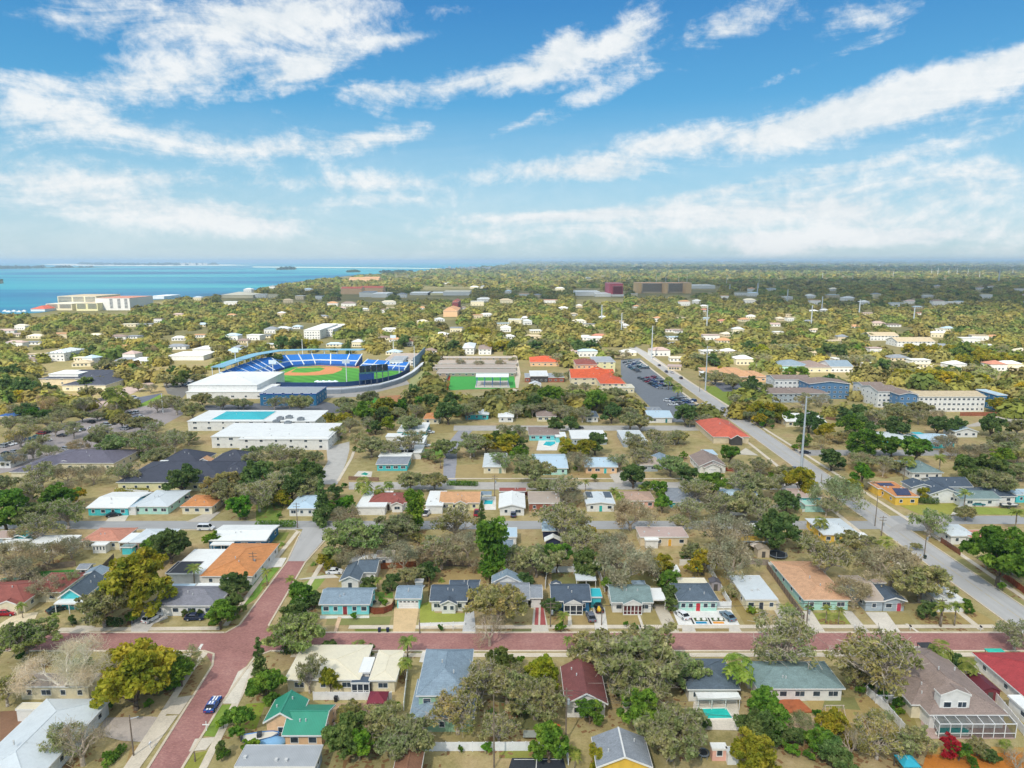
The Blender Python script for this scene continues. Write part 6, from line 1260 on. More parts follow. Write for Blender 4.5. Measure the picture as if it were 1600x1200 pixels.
# roof machines of the recreation centre
for x, y, lab in ((438, 655, 'grey air handler at the west of the recreation roof'), (452, 653, 'grey air handler in the middle of the recreation roof'), (470, 656, 'boxy air handler east on the recreation roof'), (432, 660, 'low duct box at the edge of the recreation roof'), (450, 662, 'pale duct box near the front of the recreation roof')):
    g = G(x, y, 5.2); b = MB(); b.box(-1.6, 1.6, -1.2, 1.2, 0, 1.3); b.box(-.7, .7, -.7, .7, 1.301, 1.7); o = bpy.data.objects.new('air_handler', b.mesh('air_handler', mat('#8f9498', 'metal'))); COL.objects.link(o); o.location = (g.x, g.y, 5.03); tag(o, lab, 'air handler', 'machines on the recreation roof')
# patio set
for k, (x, y, lab) in enumerate(((585, 944, 'dark round table on the corner patio'), (598, 945, 'second dark table by the curved fence'))):
    g = G(x, y); r = empty('patio_table', g, lab, 'table', 'patio tables'); a, b = MB(), MB(); a.cyl((g.x, g.y), .6, .7, .76, 12); b.cyl((g.x, g.y), .06, 0, .7, 6); a.build('table_top', mat('#3a3c40', 'line'), r); b.build('leg', mat('#3a3c40', 'line'), r)
# debris in the bare garden: loose pale boards and sheets
sr = random.Random(3); b = MB()
for k in range(70):
    p = G(sr.gauss(548, 16), sr.gauss(1132, 12)); s = sr.uniform(.15, .6); a = sr.uniform(0, 3); dx, dy = math.cos(a) * s, math.sin(a) * s
    b.prism([(p.x - dx - dy * .4, p.y - dy + dx * .4), (p.x - dx + dy * .4, p.y - dy - dx * .4), (p.x + dx + dy * .4, p.y + dy - dx * .4), (p.x + dx - dy * .4, p.y + dy + dx * .4)], 'z', .04, sr.uniform(.08, .4), sr.randrange(3))
o = b.build('rubble', [mat('#cfc6ba'), mat('#9a8a78'), mat('#6d6258')], None, origin=tuple(G(548, 1132))); o['kind'] = 'stuff'; tag(o, 'scattered pale boards and rubble in the bare garden', 'rubble')
# ---------------------------------------------------------------- trees
def leaf_mat(name, dark, mid, light, rough=.75):
    m, nt, b = newmat(name); L = nt.links.new
    oi = nt.nodes.new('ShaderNodeObjectInfo'); tc = nt.nodes.new('ShaderNodeTexCoord').outputs['Object']
    n = node(nt, 'ShaderNodeTexNoise', Scale=.55, Detail=4.0, Roughness=.7); L(tc, n.inputs['Vector'])
    n.noise_dimensions = '4D'; mm = nt.nodes.new('ShaderNodeMath'); mm.operation = 'MULTIPLY'; mm.inputs[1].default_value = 40; L(oi.outputs['Random'], mm.inputs[0]); L(mm.outputs[0], n.inputs['W'])
    r = nt.nodes.new('ShaderNodeValToRGB'); e = r.color_ramp.elements; e[0].position = .36; e[1].position = .66; e[0].color = (*lin(dark), 1); e[1].color = (*lin(light), 1); q = e.new(.5); q.color = (*lin(mid), 1); L(n.outputs['Fac'], r.inputs['Fac'])
    n3 = node(nt, 'ShaderNodeTexNoise', Scale=.13, Detail=2.0); n3.noise_dimensions = '4D'; L(tc, n3.inputs['Vector']); L(mm.outputs[0], n3.inputs['W'])
    r3 = nt.nodes.new('ShaderNodeValToRGB'); e3 = r3.color_ramp.elements; e3[0].position = .38; e3[1].position = .62; e3[0].color = (.8, .92, .78, 1); e3[1].color = (1.12, 1.04, .92, 1); L(n3.outputs['Fac'], r3.inputs['Fac'])
    col = mix(nt, 1.0, mix(nt, 1.0, r.outputs['Color'], r3.outputs['Color'], 'MULTIPLY'), oi.outputs['Color'], 'MULTIPLY')
    L(col, b.inputs['Base Color']); b.inputs['Roughness'].default_value = rough; b.inputs['Specular IOR Level'].default_value = .25
    tr = nt.nodes.new('ShaderNodeBsdfTranslucent'); L(col, tr.inputs['Color']); mx = nt.nodes.new('ShaderNodeMixShader'); mx.inputs[0].default_value = .4
    L(b.outputs[0], mx.inputs[1]); L(tr.outputs[0], mx.inputs[2]); L(mx.outputs[0], nt.nodes['Material Output'].inputs['Surface'])
    return m
LEAF = dict(oak=leaf_mat('oak_leaf', '#717a4a', '#a3a46e', '#cec89c'), dead=leaf_mat('bare_twigs', '#8f836a', '#afa388', '#cdc2aa'), green=leaf_mat('green_leaf', '#466a26', '#6d9234', '#9dba4c'), gold=leaf_mat('golden_leaf', '#75802a', '#a8a230', '#d3bf4a'),
            dark=leaf_mat('dark_leaf', '#4a6236', '#6a8449', '#94a46a'), palm=leaf_mat('palm_leaf', '#627a34', '#8f9e4a', '#bcbd6c'), red=leaf_mat('red_bloom', '#8e1f2c', '#c02c3e', '#cf6a70'))
BARK = dict(oak=mat('#9c9082', 'bark'), dead=mat('#b8a793', 'bark'), green=mat('#7a6a58', 'bark'), gold=mat('#6f6152', 'bark'), dark=mat('#5d5145', 'bark'), palm=mat('#8f8270', 'bark'), red=mat('#6f5a4a', 'bark'), pale=mat('#b9ad9e', 'bark'))

def twig_strips(rng, lobes, per, m2):
    """pale outer twigs that show between the leaf clumps"""
    Cs, Us, Vs = [], [], []
    for c, r in lobes:
        n = int(per * r[0]); d = rnd_unit(rng, n); d[:, 2] = np.abs(d[:, 2]) * .9 + .05; p = np.array(c) + d * np.array(r) * (.75 + .4 * rng.random((n, 1)))
        u = d * .6 + rnd_unit(rng, n) * .8; u /= np.linalg.norm(u, axis=1)[:, None]; v = np.cross(u, rnd_unit(rng, n)); v /= np.linalg.norm(v, axis=1)[:, None] + 1e-6
        Cs.append(p); Us.append(u * (.35 + .75 * rng.random((n, 1)))); Vs.append(v * .036)
    return np.concatenate(Cs), np.concatenate(Us), np.concatenate(Vs), m2
def quads_mesh(name, C, U, V, m, C2=None, U2=None, V2=None, m2=None):
    """one mesh of leaf-clump quads: centres C, half axes U and V (n x 3 arrays)"""
    n1 = len(C)
    if C2 is not None: C, U, V = np.concatenate([C, C2]), np.concatenate([U, U2]), np.concatenate([V, V2])
    n = len(C); co = np.empty((n, 4, 3), np.float32)
    co[:, 0] = C - U - V * .6; co[:, 1] = C + U * .9 - V; co[:, 2] = C + U + V * .7; co[:, 3] = C - U * .8 + V
    me = bpy.data.meshes.new(name); me.vertices.add(4 * n); me.vertices.foreach_set('co', co.ravel())
    me.loops.add(4 * n); me.loops.foreach_set('vertex_index', np.arange(4 * n, dtype=np.int32)); me.polygons.add(n); me.polygons.foreach_set('loop_start', np.arange(0, 4 * n, 4, dtype=np.int32))
    me.materials.append(m)
    if m2 is not None: me.materials.append(m2); me.polygons.foreach_set('material_index', (np.arange(n) >= n1).astype(np.int32))
    me.update(calc_edges=True); me.validate(); return me
def rnd_unit(rng, n): v = rng.normal(size=(n, 3)); return v / np.linalg.norm(v, axis=1)[:, None]
def leaf_quads(rng, lobes, per, size, flat=.35, shell=.55, up=.25):
    Cs, Us, Vs = [], [], []
    for (c, r) in lobes:
        n = int(per * (r[0] * r[1] + .12 * r[0])); d = rnd_unit(rng, n); d[:, 2] = d[:, 2] * .8 + up * .5; d /= np.linalg.norm(d, axis=1)[:, None]
        rad = shell + (1.08 - shell) * rng.random(n) ** .7
        p = np.array(c) + d * np.array(r) * rad[:, None]
        nr = d * flat + rnd_unit(rng, n) * (1 - flat); nr[:, 2] += up; nr /= np.linalg.norm(nr, axis=1)[:, None]
        a = rnd_unit(rng, n); u = np.cross(nr, a); u /= np.linalg.norm(u, axis=1)[:, None] + 1e-6; v = np.cross(nr, u)
        s = size * (.55 + .9 * rng.random(n))[:, None]
        Cs.append(p); Us.append(u * s); Vs.append(v * s * (.5 + .4 * rng.random(n))[:, None])
    return np.concatenate(Cs), np.concatenate(Us), np.concatenate(Vs)
def limbs(rng, tips, base_h, r0, mb, wob=.06, forks=3):
    """trunk to base_h, then crooked limbs to the tips"""
    mb.tube([(0, 0, -.3), (0, 0, base_h * .4), (.02, .01, base_h)], [r0 * 1.35, r0, r0 * .85], 8)
    for t in tips:
        t = Vector(t); b = Vector((0, 0, base_h * rng.uniform(.75, 1.0))); pts = [b]; n = 4
        L_ = (t - b).length
        for k in range(1, n + 1):
            q = b.lerp(t, k / n); q.z += math.sin(math.pi * k / n) * L_ * .08
            if k < n: q += Vector(rng.normal(size=3) * L_ * wob)
            pts.append(q)
        rr = [r0 * f for f in (.5, .36, .25, .16, .07)]; mb.tube(pts, rr, 5)
        for k in range(forks):
            j = rng.integers(1, n); p = pts[j]; e = p.lerp(t, .7) + Vector(rng.normal(size=3) * L_ * .22); mid = p.lerp(e, .5) + Vector(rng.normal(size=3) * L_ * .05)
            mb.tube([p, mid, e], [rr[j] * .6, rr[j] * .4, r0 * .04], 4)
PROTO = {}
def proto_round(key, seed, nl, w, h, base, lobe, per, size, mats, barkm, r0=.3, fl=.8, tipn=9, shell=.5, top=.25, twigs=0):
    """unit-free tree: crown of radius w/2 between base and h (metres), lobes clustered into clumps with gaps"""
    rng = np.random.default_rng(seed); lobes = []; hb = h - base; zc = base + hb * .4
    ns = max(3, round(nl / 8)); a0 = rng.uniform(0, 6.28)
    for k in range(ns):                                            # boughs, each a cloud of small clumps
        if k == 0: sc = np.array([0, 0, zc + hb * .22])
        else:
            a = a0 + 2.4 * k + rng.uniform(-.3, .3); q = math.sqrt((k + .3) / ns) * rng.uniform(.85, 1.12)
            sc = np.array([math.cos(a) * w * .36 * q * fl, math.sin(a) * w * .36 * q * fl, zc + hb * (.26 * (1 - q) + rng.uniform(-.2 * top / .3, .14))])
        R_ = w * rng.uniform(.13, .2) * (1 if ns > 3 else 1.35)
        for j in range(11):
            d = rnd_unit(rng, 1)[0]; p = sc + d * np.array([R_, R_, min(R_, hb * .3) * .8]) * rng.uniform(.55, 1.05); s = w * rng.uniform(.035, .085)
            p[2] = max(p[2], s * .6 + .1); lobes.append((p, (s, s, s * .75)))
    rng.shuffle(lobes)
    C, U, V = leaf_quads(rng, lobes, per, size, shell=shell)
    mb = MB(); tips = [tuple(l[0]) for l in lobes[:tipn]]
    limbs(rng, tips, base * .9, r0, mb)
    me = quads_mesh('crown', C, U, V, mats, *twig_strips(rng, lobes, twigs, barkm)) if twigs else quads_mesh('crown', C, U, V, mats)
    PROTO[key] = (me, mb.mesh('trunk', barkm, smooth=True), 2.0 * float(np.percentile(np.hypot(C[:, 0], C[:, 1]), 93)), float(C[:, 2].max()))
# spreading live oaks (grey-green, gaps with pale limbs)
for i in range(7): proto_round(f'oak{i}', 10 + i, 80, 16, 10.5, 3.2, 1.9, 62, .27, LEAF['oak'], BARK['oak'], .42, 1.0, 26, .3, .3, 9)
# thin, sparse oaks with pale limbs: few leaves
for i in range(4): proto_round(f'thin{i}', 40 + i, 64, 15, 11, 3.2, 1.7, 34, .21, LEAF['oak'], BARK['pale'], .42, 1.02, 34, .3, .3, 7)
# dense round broadleaf crowns
for i in range(4): proto_round(f'green{i}', 60 + i, 64, 9, 8, 1.4, 1.5, 150, .2, LEAF['green'], BARK['green'], .24, .8, 7, .6, .45)
for i in range(3): proto_round(f'gold{i}', 80 + i, 84, 12, 10, 1.4, 1.5, 95, .23, LEAF['gold'], BARK['gold'], .3, .84, 8, .62, .5)
for i in range(4): proto_round(f'dark{i}', 100 + i, 72, 11, 9.5, 1.4, 1.75, 110, .24, LEAF['dark'], BARK['dark'], .32, .82, 8, .55, .4)
for i in range(3): proto_round(f'shrub{i}', 130 + i, 24, 2.6, 2.2, .25, .7, 900, .12, LEAF['green'], BARK['green'], .06, .7, 4, .6, .5)
for i in range(2): proto_round(f'bloom{i}', 140 + i, 24, 2.6, 2.2, .25, .7, 900, .12, LEAF['red'], BARK['red'], .06, .7, 4, .6, .5)
# round topped single balls (clipped)
proto_round('ball0', 150, 40, 2.4, 2.6, .15, .75, 1000, .1, LEAF['dark'], BARK['dark'], .08, .55, 3, .8, .6)
# tall conifers
def proto_conifer(key, seed, w, h, m):
    rng = np.random.default_rng(seed); lobes = []
    for k in range(46):
        t = (k + .5) / 46; z = h * (.06 + .92 * t); r = w / 2 * (1 - t) ** .75 * rng.uniform(.6, 1.05); a = rng.uniform(0, 6.28); s = .28 * w * (1 - t * .75)
        lobes.append((np.array([r * .7 * math.cos(a), r * .7 * math.sin(a), z]), (s, s, s * .75)))
    C, U, V = leaf_quads(rng, lobes, 70, .22, shell=.4); mb = MB(); mb.tube([(0, 0, -.3), (0, 0, h * .5), (0, 0, h * .97)], [.32, .2, .04], 7)
    PROTO[key] = (quads_mesh('crown', C, U, V, m), mb.mesh('trunk', BARK['dark'], smooth=True), w, h)
for i in range(2): proto_conifer(f'conifer{i}', 160 + i, 4.5, 13, LEAF['dark'])
def proto_tall(key, seed, w, h, m):
    rng = np.random.default_rng(seed); lobes = [(np.array([rng.normal() * w * .2, rng.normal() * w * .2, h * (.12 + .8 * (k + .5) / 22)]), (w * .3, w * .3, w * .34)) for k in range(22)]
    C, U, V = leaf_quads(rng, lobes, 100, .2, shell=.5); mb = MB(); limbs(rng, [tuple(l[0]) for l in lobes[4::3]], h * .2, .14, mb); PROTO[key] = (quads_mesh('crown', C, U, V, m), mb.mesh('trunk', BARK['gold']), w, h)
proto_tall('tall0', 170, 3.6, 9, LEAF['gold']); proto_tall('tall1', 171, 3.6, 9, LEAF['green'])
# bare trees: branch work and a haze of twigs
def proto_bare(key, seed, w, h, m, barkm, depth=5, leaves=0):
    rng = np.random.default_rng(seed); mb = MB(); tipC = []
    def grow(p, d, L_, r, k):
        e = p + d * L_; mid = (p + e) / 2 + Vector(rng.normal(size=3)) * L_ * .06
        mb.tube([p, mid, e], [r, r * .85, r * .68], 5 if r > .06 else 3)
        if k == 0: tipC.append(e); return
        for _ in range(3 if k > 1 else 4):
            nd = (d + Vector(rng.normal(size=3)) * .52 + Vector((0, 0, .1))); nd.x *= 1.12; nd.y *= 1.12; nd.normalize(); grow(e, nd, L_ * rng.uniform(.62, .82), r * .58, k - 1)
    for k in range(4):
        a = 6.28 * k / 4 + rng.uniform(-.4, .4); grow(Vector((0, 0, h * .14)), Vector((math.cos(a) * .75, math.sin(a) * .75, .8)).normalized(), h * .24, .2, depth - 1)
    mb.tube([(0, 0, -.3), (0, 0, h * .15)], [.42, .34], 8)
    T = np.array([tuple(t) for t in tipC]); sc_ = np.array([w / (T[:, 0].max() - T[:, 0].min()), w / (T[:, 1].max() - T[:, 1].min()), h / T[:, 2].max()])
    mb.v = [(v[0] * sc_[0], v[1] * sc_[1], v[2] * sc_[2]) for v in mb.v]; T = T * sc_
    n = 9 if leaves else 4; C = np.repeat(T, n, 0) + rng.normal(size=(len(T) * n, 3)) * .55; d = rnd_unit(rng, len(C)); d[:, 2] = abs(d[:, 2]); a = rnd_unit(rng, len(C)); v = np.cross(d, a); v /= np.linalg.norm(v, axis=1)[:, None]
    U = d * (.42 + .4 * rng.random((len(C), 1))); V = v * .022
    if leaves:
        q = rng.random(len(C)) < leaves; U[q] *= .45; V[q] = v[q] * .17
    PROTO[key] = (quads_mesh('crown', C, U, V, m), mb.mesh('trunk', barkm), w, h)
for i in range(3): proto_bare(f'dead{i}', 200 + i, 14, 9.5, LEAF['dead'], BARK['dead'], 5, .4)
proto_bare('white0', 210, 15, 9, leaf_mat('white_twigs', '#cdbfa8', '#e0d4c0', '#efe6d6'), mat('#e2d8c8', 'bark'), 6, 0)
proto_bare('twig0', 211, 6, 7, LEAF['dead'], BARK['dead'], 4, 0)
# palms: feather palms and fan palms
def proto_palm(key, seed, h, R_, nf, fan, m):
    rng = np.random.default_rng(seed); mb = MB(); lean = Vector((rng.uniform(-.3, .3), rng.uniform(-.3, .3), 0))
    top = Vector((0, 0, h)) + lean; mb.tube([(0, 0, -.2), tuple(Vector((0, 0, h * .5)) + lean * .3), tuple(top)], [.24, .18, .15], 7); fr = MB()
    for k in range(nf):
        a = 2 * math.pi * k / nf * 2.618 + rng.uniform(-.2, .2); el_ = rng.uniform(-.25, 1.15) if not fan else rng.uniform(-.5, 1.3); o = Vector((math.cos(a), math.sin(a), 0)); sd = Vector((-o.y, o.x, 0)); n = 6; prev = None; Lf = R_ * rng.uniform(.8, 1.1)
        for j in range(n + 1):
            t = j / n; p = top + o * Lf * t * math.cos(el_ * (1 - .3 * t)) + Vector((0, 0, Lf * (math.sin(el_) * t - .55 * t * t)))
            if fan: wd = Lf * .42 * min(1, max(0, (t - .25) * 1.8))
            else: wd = Lf * .2 * math.sin(math.pi * min(1, t * .92 + .08)) + .03
            if prev is not None:
                pp, pw = prev; dz = Vector((0, 0, -.35))
                for s in (-1, 1):   # leaflets hang either side of the rib in separate blades
                    A, B = pp, pp.lerp(p, .72); fr.poly([A, B, B + sd * s * wd + dz * wd + (p - pp) * .5, A + sd * s * pw + dz * pw + (p - pp) * .5])
            prev = (p, wd)
    PROTO[key] = (fr.mesh('crown', m), mb.mesh('trunk', BARK['palm'], smooth=True), 2 * R_, h + R_ * .4)
for i in range(3): proto_palm(f'palm{i}', 220 + i, 6.5, 2.6, 24, False, LEAF['palm'])
for i in range(2): proto_palm(f'fan{i}', 230 + i, 5.0, 2.1, 34, True, LEAF['palm'])
proto_palm('lowpalm0', 240, 1.2, 2.2, 18, False, LEAF['palm'])

KIND = dict(o=('oak', 7, 'live_oak', 'oak', 'oak', 'grey green'), t=('thin', 4, 'live_oak', 'oak', 'oak', 'sparse pale limbed'), g=('green', 4, 'broadleaf_tree', 'tree', 'tree', 'bright green'), y=('gold', 3, 'broadleaf_tree', 'tree', 'tree', 'golden green'), d=('dark', 4, 'broadleaf_tree', 'tree', 'tree', 'dark green'),
  s=('shrub', 3, 'garden_shrub', 'shrub', 'shrub', 'green'), r=('bloom', 2, 'flowering_shrub', 'shrub', 'flowering shrub', 'red'), b=('ball', 1, 'garden_shrub', 'shrub', 'round shrub', 'clipped dark'), c=('conifer', 2, 'cedar_tree', 'tree', 'cedar', 'dark'), u=('tall', 2, 'tall_bush', 'shrub', 'tall bush', 'yellow green'),
  n=('dead', 3, 'bare_tree', 'tree', 'bare tree', 'brown'), w=('white', 1, 'bare_tree', 'tree', 'bare tree', 'white'), x=('twig', 1, 'bare_tree', 'tree', 'leafless sapling', 'thin'), p=('palm', 3, 'palm_tree', 'palm', 'feather palm', 'green'), f=('fan', 2, 'palm_tree', 'palm', 'fan palm', 'round headed'), l=('lowpalm', 1, 'palm_shrub', 'palm', 'palm shrub', 'low'))
TR = random.Random(21); USED = set(); NT = {}; TREES = []
GRP = {'live_oak': 'live oaks of the neighbourhood', 'broadleaf_tree': 'leafy trees of the neighbourhood', 'bare_tree': 'bare winter trees', 'palm_tree': 'palms of the neighbourhood', 'cedar_tree': 'cedars', 'garden_shrub': 'garden shrubs', 'flowering_shrub': 'flowering shrubs', 'tall_bush': 'tall bushes', 'palm_shrub': 'palm shrubs'}
def tree_label(k, w, p, idx):
    _, _, nm, cat, noun, adj = KIND[k]
    near = sorted(ANCH, key=lambda a: (Vector((a[1].x, a[1].y, 0)) - p).length)[:9]
    size = ('broad ' if w > 17 else 'big ' if w > 12.5 else '' if w > 8 else 'small ') if k in 'otgydnw' else ('tall ' if k in 'pfcu' and w > 5 else '')
    def rel(a):
        d = p - a[1]
        if abs(d.y) > abs(d.x) * 1.1: return 'behind' if d.y > 0 else 'in front of'
        return 'beside' if abs(d.x) < 14 else ('east of' if d.x > 0 else 'west of')
    C = [f'{size}{adj} {noun} {rel(a)} the {a[0]}' for a in near[:2]]
    C += [f'{size}{adj} {noun} between the {near[i][0]} and the {near[j][0]}' for i in range(3) for j in range(i + 1, 4)]
    C += [f'{size}{adj} {noun} {rel(near[i])} the {near[i][0]}, toward the {near[j][0]}' for i in range(3) for j in range(5) if i != j]
    C += [f'{size}{adj} {noun} {rel(a)} the {a[0]}' for a in near[2:]]
    for q in ('another ', 'a further ', 'one more '): C += [q + c for c in C[:8]]
    for c in C:
        if c not in USED and 4 <= len(c.split()) <= 16: USED.add(c); return c
    return C[0]
def tree(px, py, wpx, k, col=(1, 1, 1), hscale=1.0, base=None, var=None):
    """k: kind; px, py: centre of the crown in the photo; wpx: its width in photo pixels"""
    pre, nv, nm, cat, noun, adj = KIND[k]; cm, tm, w0, h0 = PROTO[f'{pre}{TR.randrange(nv) if var is None else var}']
    hc = 4.0
    for _ in range(6):
        g = G(px, py, hc); zc = g.y * CP + (H - hc) * SP; w = wpx * zc / F; s = w / w0; hc = min(h0 * s * hscale * (.6 if k not in 'pf' else .85), H - 5)
    g = G(px, py, hc)
    if base:                       # the foot of the trunk shows in the photo: stand it there and stretch the stem
        g = G(px, base); zc = g.y * CP + H * SP; s = wpx * zc / F / w0; hc = solve(lambda z: P((g.x, g.y, z))[1] - py, .5, 40); hscale = hc / (h0 * s * (.6 if k not in 'pf' else .85))
    root = empty(nm, (g.x, g.y, 0), tree_label(k, w, Vector((g.x, g.y, 0)), len(TREES)), cat, GRP[nm], TR.uniform(0, 6.28)); root.scale = (s, s, s * hscale)
    v = TR.uniform(.86, 1.14); h_ = TR.uniform(-.07, .07); c = (col[0] * v * (1 + h_), col[1] * v, col[2] * v * (1 - h_), 1)
    for n_, me in (('trunk', tm), ('crown', cm)):
        o = bpy.data.objects.new(n_, me); COL.objects.link(o); o.parent = root
        if n_ == 'crown': o.color = c
    TREES.append((g.x, g.y, w)); return root
YEL, BRN, PNK, GRN = (1.15, 1.1, .8), (1.12, 1.0, .86), (1.1, .95, .95), (.8, 1.0, .75)
T = """
40 996 92 o GRN;100 1044 150 w;207 1052 116 y;160 946 84 o BRN;212 905 112 y;207 962 22 g;343 956 48 g;367 910 46 d;125 1158 66 x;8 1075 66 t YEL;33 945 20 p;86 962 20 p;112 968 14 b;345 1169 22 b;390 1163 26 s YEL;405 1030 36 c;418 1070 62 g;460 986 92 o GRN;470 928 40 g;490 936 28 d;561 1006 26 f @1022;580 1012 14 b;515 1009 26 d @1021;637 1000 36 p @1027;632 1034 26 f @1060
517 1060 32 y @1083;484 1050 46 t @1083;752 1062 92 t BRN;715 1108 100 t BRN;640 1150 96 o;595 1128 76 o;765 982 46 x;778 940 88 o BRN;887 998 20 p;920 996 12 p;792 1070 80 o;836 1090 92 o;990 1032 150 o;935 1015 90 o;1060 1040 84 o GRN;1000 1075 100 t;922 1108 42 g;1003 1105 76 g;1050 1142 110 o;1055 1118 18 y;1100 1128 24 d;1158 1036 52 f GRN;1145 1050 30 t
1192 1096 46 g;1185 1135 70 d;1180 1172 76 y;898 1180 24 p @1200;935 1185 40 y;900 1172 20 l;1229 1003 112 t;1375 1030 146 t BRN;1345 1055 60 o BRN;1473 1010 34 f;1490 1030 30 d;1515 1036 32 f;1588 990 64 t;1424 1160 66 o;1213 1120 46 g;1240 1148 36 d;1285 1158 50 g;1305 1175 56 d;1330 1160 44 x;1487 1166 32 r;1500 1172 30 g;1528 1166 40 o BRN;1572 1160 20 f;1548 1180 26 d;1590 1185 40 x;1520 1190 20 s
1290 868 88 o;1215 822 72 d;1281 813 26 f;1395 882 104 n;1440 906 92 o;1342 850 60 d;1387 846 30 f;1565 862 98 g;1474 946 32 p;1495 946 30 p;1510 945 24 s;1450 950 30 d;1398 936 34 n;1335 925 70 n;1292 950 22 p;1312 952 22 p;1393 945 12 s;1230 952 34 p;1175 952 14 s;1432 853 16 d;1265 950 12 s
5 792 66 g;78 802 112 o GRN;62 822 66 t;125 741 84 n;64 742 54 o;45 768 60 o BRN;4 755 44 d;90 775 50 g;284 746 48 d;378 772 110 o;350 752 60 o BRN;195 738 54 t;242 712 40 d;45 868 116 n;20 890 70 n;110 855 50 n;265 848 64 d;240 855 40 g;304 886 28 p @914;80 856 22 p;30 835 40 n;70 915 60 n;105 905 36 t;240 945 18 s;288 957 10 b;300 957 10 b;312 957 10 b;330 840 26 s YEL
545 838 96 o GRN;555 868 60 o;620 822 66 o;660 868 124 n;712 812 76 t BRN;770 848 44 u;648 792 30 u YEL;753 804 22 c;502 772 32 c;540 803 46 n;515 792 26 g;570 752 30 f;608 755 18 f;594 763 20 f;660 746 80 o;440 776 30 y;425 760 60 t;470 738 80 d;430 730 70 o GRN;455 905 22 p;416 892 22 p;575 912 28 d;612 908 30 d;637 900 44 o;668 890 34 d;690 860 60 t;600 845 50 t;730 850 60 n;740 880 30 n;590 905 18 p
552 962 12 s GRN;678 950 12 l;690 905 14 l;880 812 96 t;905 845 70 o;838 872 92 o;970 882 108 n;985 802 74 n;1102 790 100 t;1130 832 96 n;1140 872 92 n;1035 784 30 g;1030 762 26 g;945 872 38 p;870 868 44 g;915 878 50 d;1045 905 34 g;1050 925 30 d;1048 942 22 d;948 912 20 g;958 940 14 s;862 945 30 d;880 960 24 p;1035 880 44 y;1080 860 40 d;1062 815 40 t;1070 800 40 n;910 832 40 y
800 885 40 o;820 905 30 d;960 850 60 n;1010 872 50 n;1190 800 60 t;1165 785 70 o;1160 752 60 o;1220 752 40 o;1225 738 34 d;1252 747 52 y;1310 770 84 o GRN;1292 790 40 t;1230 780 40 d;1330 760 34 y;1360 757 24 n;1448 770 24 y;1509 770 26 p;1510 800 40 d;1455 815 60 o GRN;1380 735 16 x;1365 722 70 o;1345 718 40 n;1420 718 24 f;1300 715 40 d;1470 715 24 p;1500 706 60 n;1530 730 80 d BRN;1555 752 60 d;1580 735 70 d;1590 800 30 p;1565 700 60 o;1480 690 40 n
835 735 60 o;802 718 70 o GRN;905 720 44 o;985 718 72 t;990 740 44 d;1010 700 60 o;1048 725 50 o GRN;1075 740 34 d;1140 708 28 g;1170 730 70 t;1180 755 60 o;1110 757 44 g;1086 765 60 t;958 765 24 l;1005 762 30 l;970 773 16 f;1138 755 18 f;846 758 40 d;880 760 60 t;895 775 40 n;915 752 16 p;1010 758 20 d;930 745 14 s;900 695 60 y;880 660 50 d;930 690 40 d;870 640 60 d;895 645 64 o;1010 690 80 o;1040 682 60 o;970 645 60 d;985 655 40 d;1072 645 40 d;1090 655 50 o
715 700 84 o GRN;740 690 50 o;775 690 66 y;800 670 50 o;688 712 18 p;668 710 22 d;680 715 18 d;640 690 50 o;610 700 40 t;580 695 50 o;560 660 60 o;530 655 50 y;555 640 60 o GRN;610 645 50 d;640 660 40 o;650 640 30 o;700 640 40 d;690 625 60 d;665 612 40 d;645 610 20 b;760 627 60 d;730 640 40 o;540 630 40 o;575 620 36 o;820 640 50 o;850 630 60 d;880 620 50 o;900 620 40 t;950 625 44 o;930 625 36 g;960 615 36 o;1000 660 40 o
480 760 50 d;455 755 50 d;400 740 60 d;398 716 40 o;410 705 60 o GRN;440 710 50 o;475 712 60 o;250 690 90 o;280 680 60 o;200 690 90 o GRN;170 685 70 o;100 668 60 t;60 660 60 o;140 650 50 o;30 680 50 o BRN;15 660 40 o;50 700 40 o;220 660 40 o;70 620 50 d;40 640 30 d;20 600 60 d;25 640 34 o;60 690 34 t;95 650 36 o;130 630 34 t;155 672 34 o;190 655 32 o BRN;215 690 36 o;245 632 30 t;120 695 34 o;75 705 36 o GRN;20 715 36 o;240 668 34 o;175 640 30 n;260 705 34 o;140 612 34 d;10 580 50 d;65 605 44 d;285 590 80 d BRN;180 570 60 o;145 595 40 d;180 610 40 f;225 605 40 o;330 625 60 o;360 628 50 o;300 640 40 o;380 630 30 o;275 630 40 t;440 626 50 o;470 628 40 o
1200 640 64 y;1185 650 50 d;1230 650 22 g;1265 655 40 d;1290 672 30 y;1332 645 50 d;1345 660 44 d;1385 650 70 o;1420 640 70 o;1450 650 60 o;1480 660 60 d;1400 665 40 d;1380 692 60 g;1350 690 50 g;1430 700 40 g;1270 625 60 o;1310 598 28 d;1298 592 24 d;1245 580 40 g;1345 642 30 d;1470 590 60 y;1425 585 40 y;1520 592 50 y;1570 630 50 y;1550 660 40 d;1590 665 40 d;1160 600 60 d;1192 605 40 d;1130 590 50 o;1112 586 40 o;1105 562 40 d;1045 592 16 f;1060 603 18 f;1125 577 16 y
965 552 44 o;915 540 44 d;718 566 18 n;748 568 18 n;781 567 18 n;800 562 14 t;860 560 40 o;880 585 36 o;905 605 40 o;960 588 24 d;820 540 60 d;850 535 60 o;780 540 50 y;745 520 40 y;700 540 40 d;640 530 40 d;544 540 9 c;450 535 44 d;485 535 34 y;430 560 24 d;1150 555 60 o;1190 540 60 d;1240 545 60 o;1300 545 50 d;1340 560 60 o;1390 570 60 d;1440 545 60 y;1500 545 60 y;1520 560 50 y;1570 560 60 y;1480 580 40 d
"""
cols = dict(YEL=YEL, BRN=BRN, PNK=PNK, GRN=GRN)
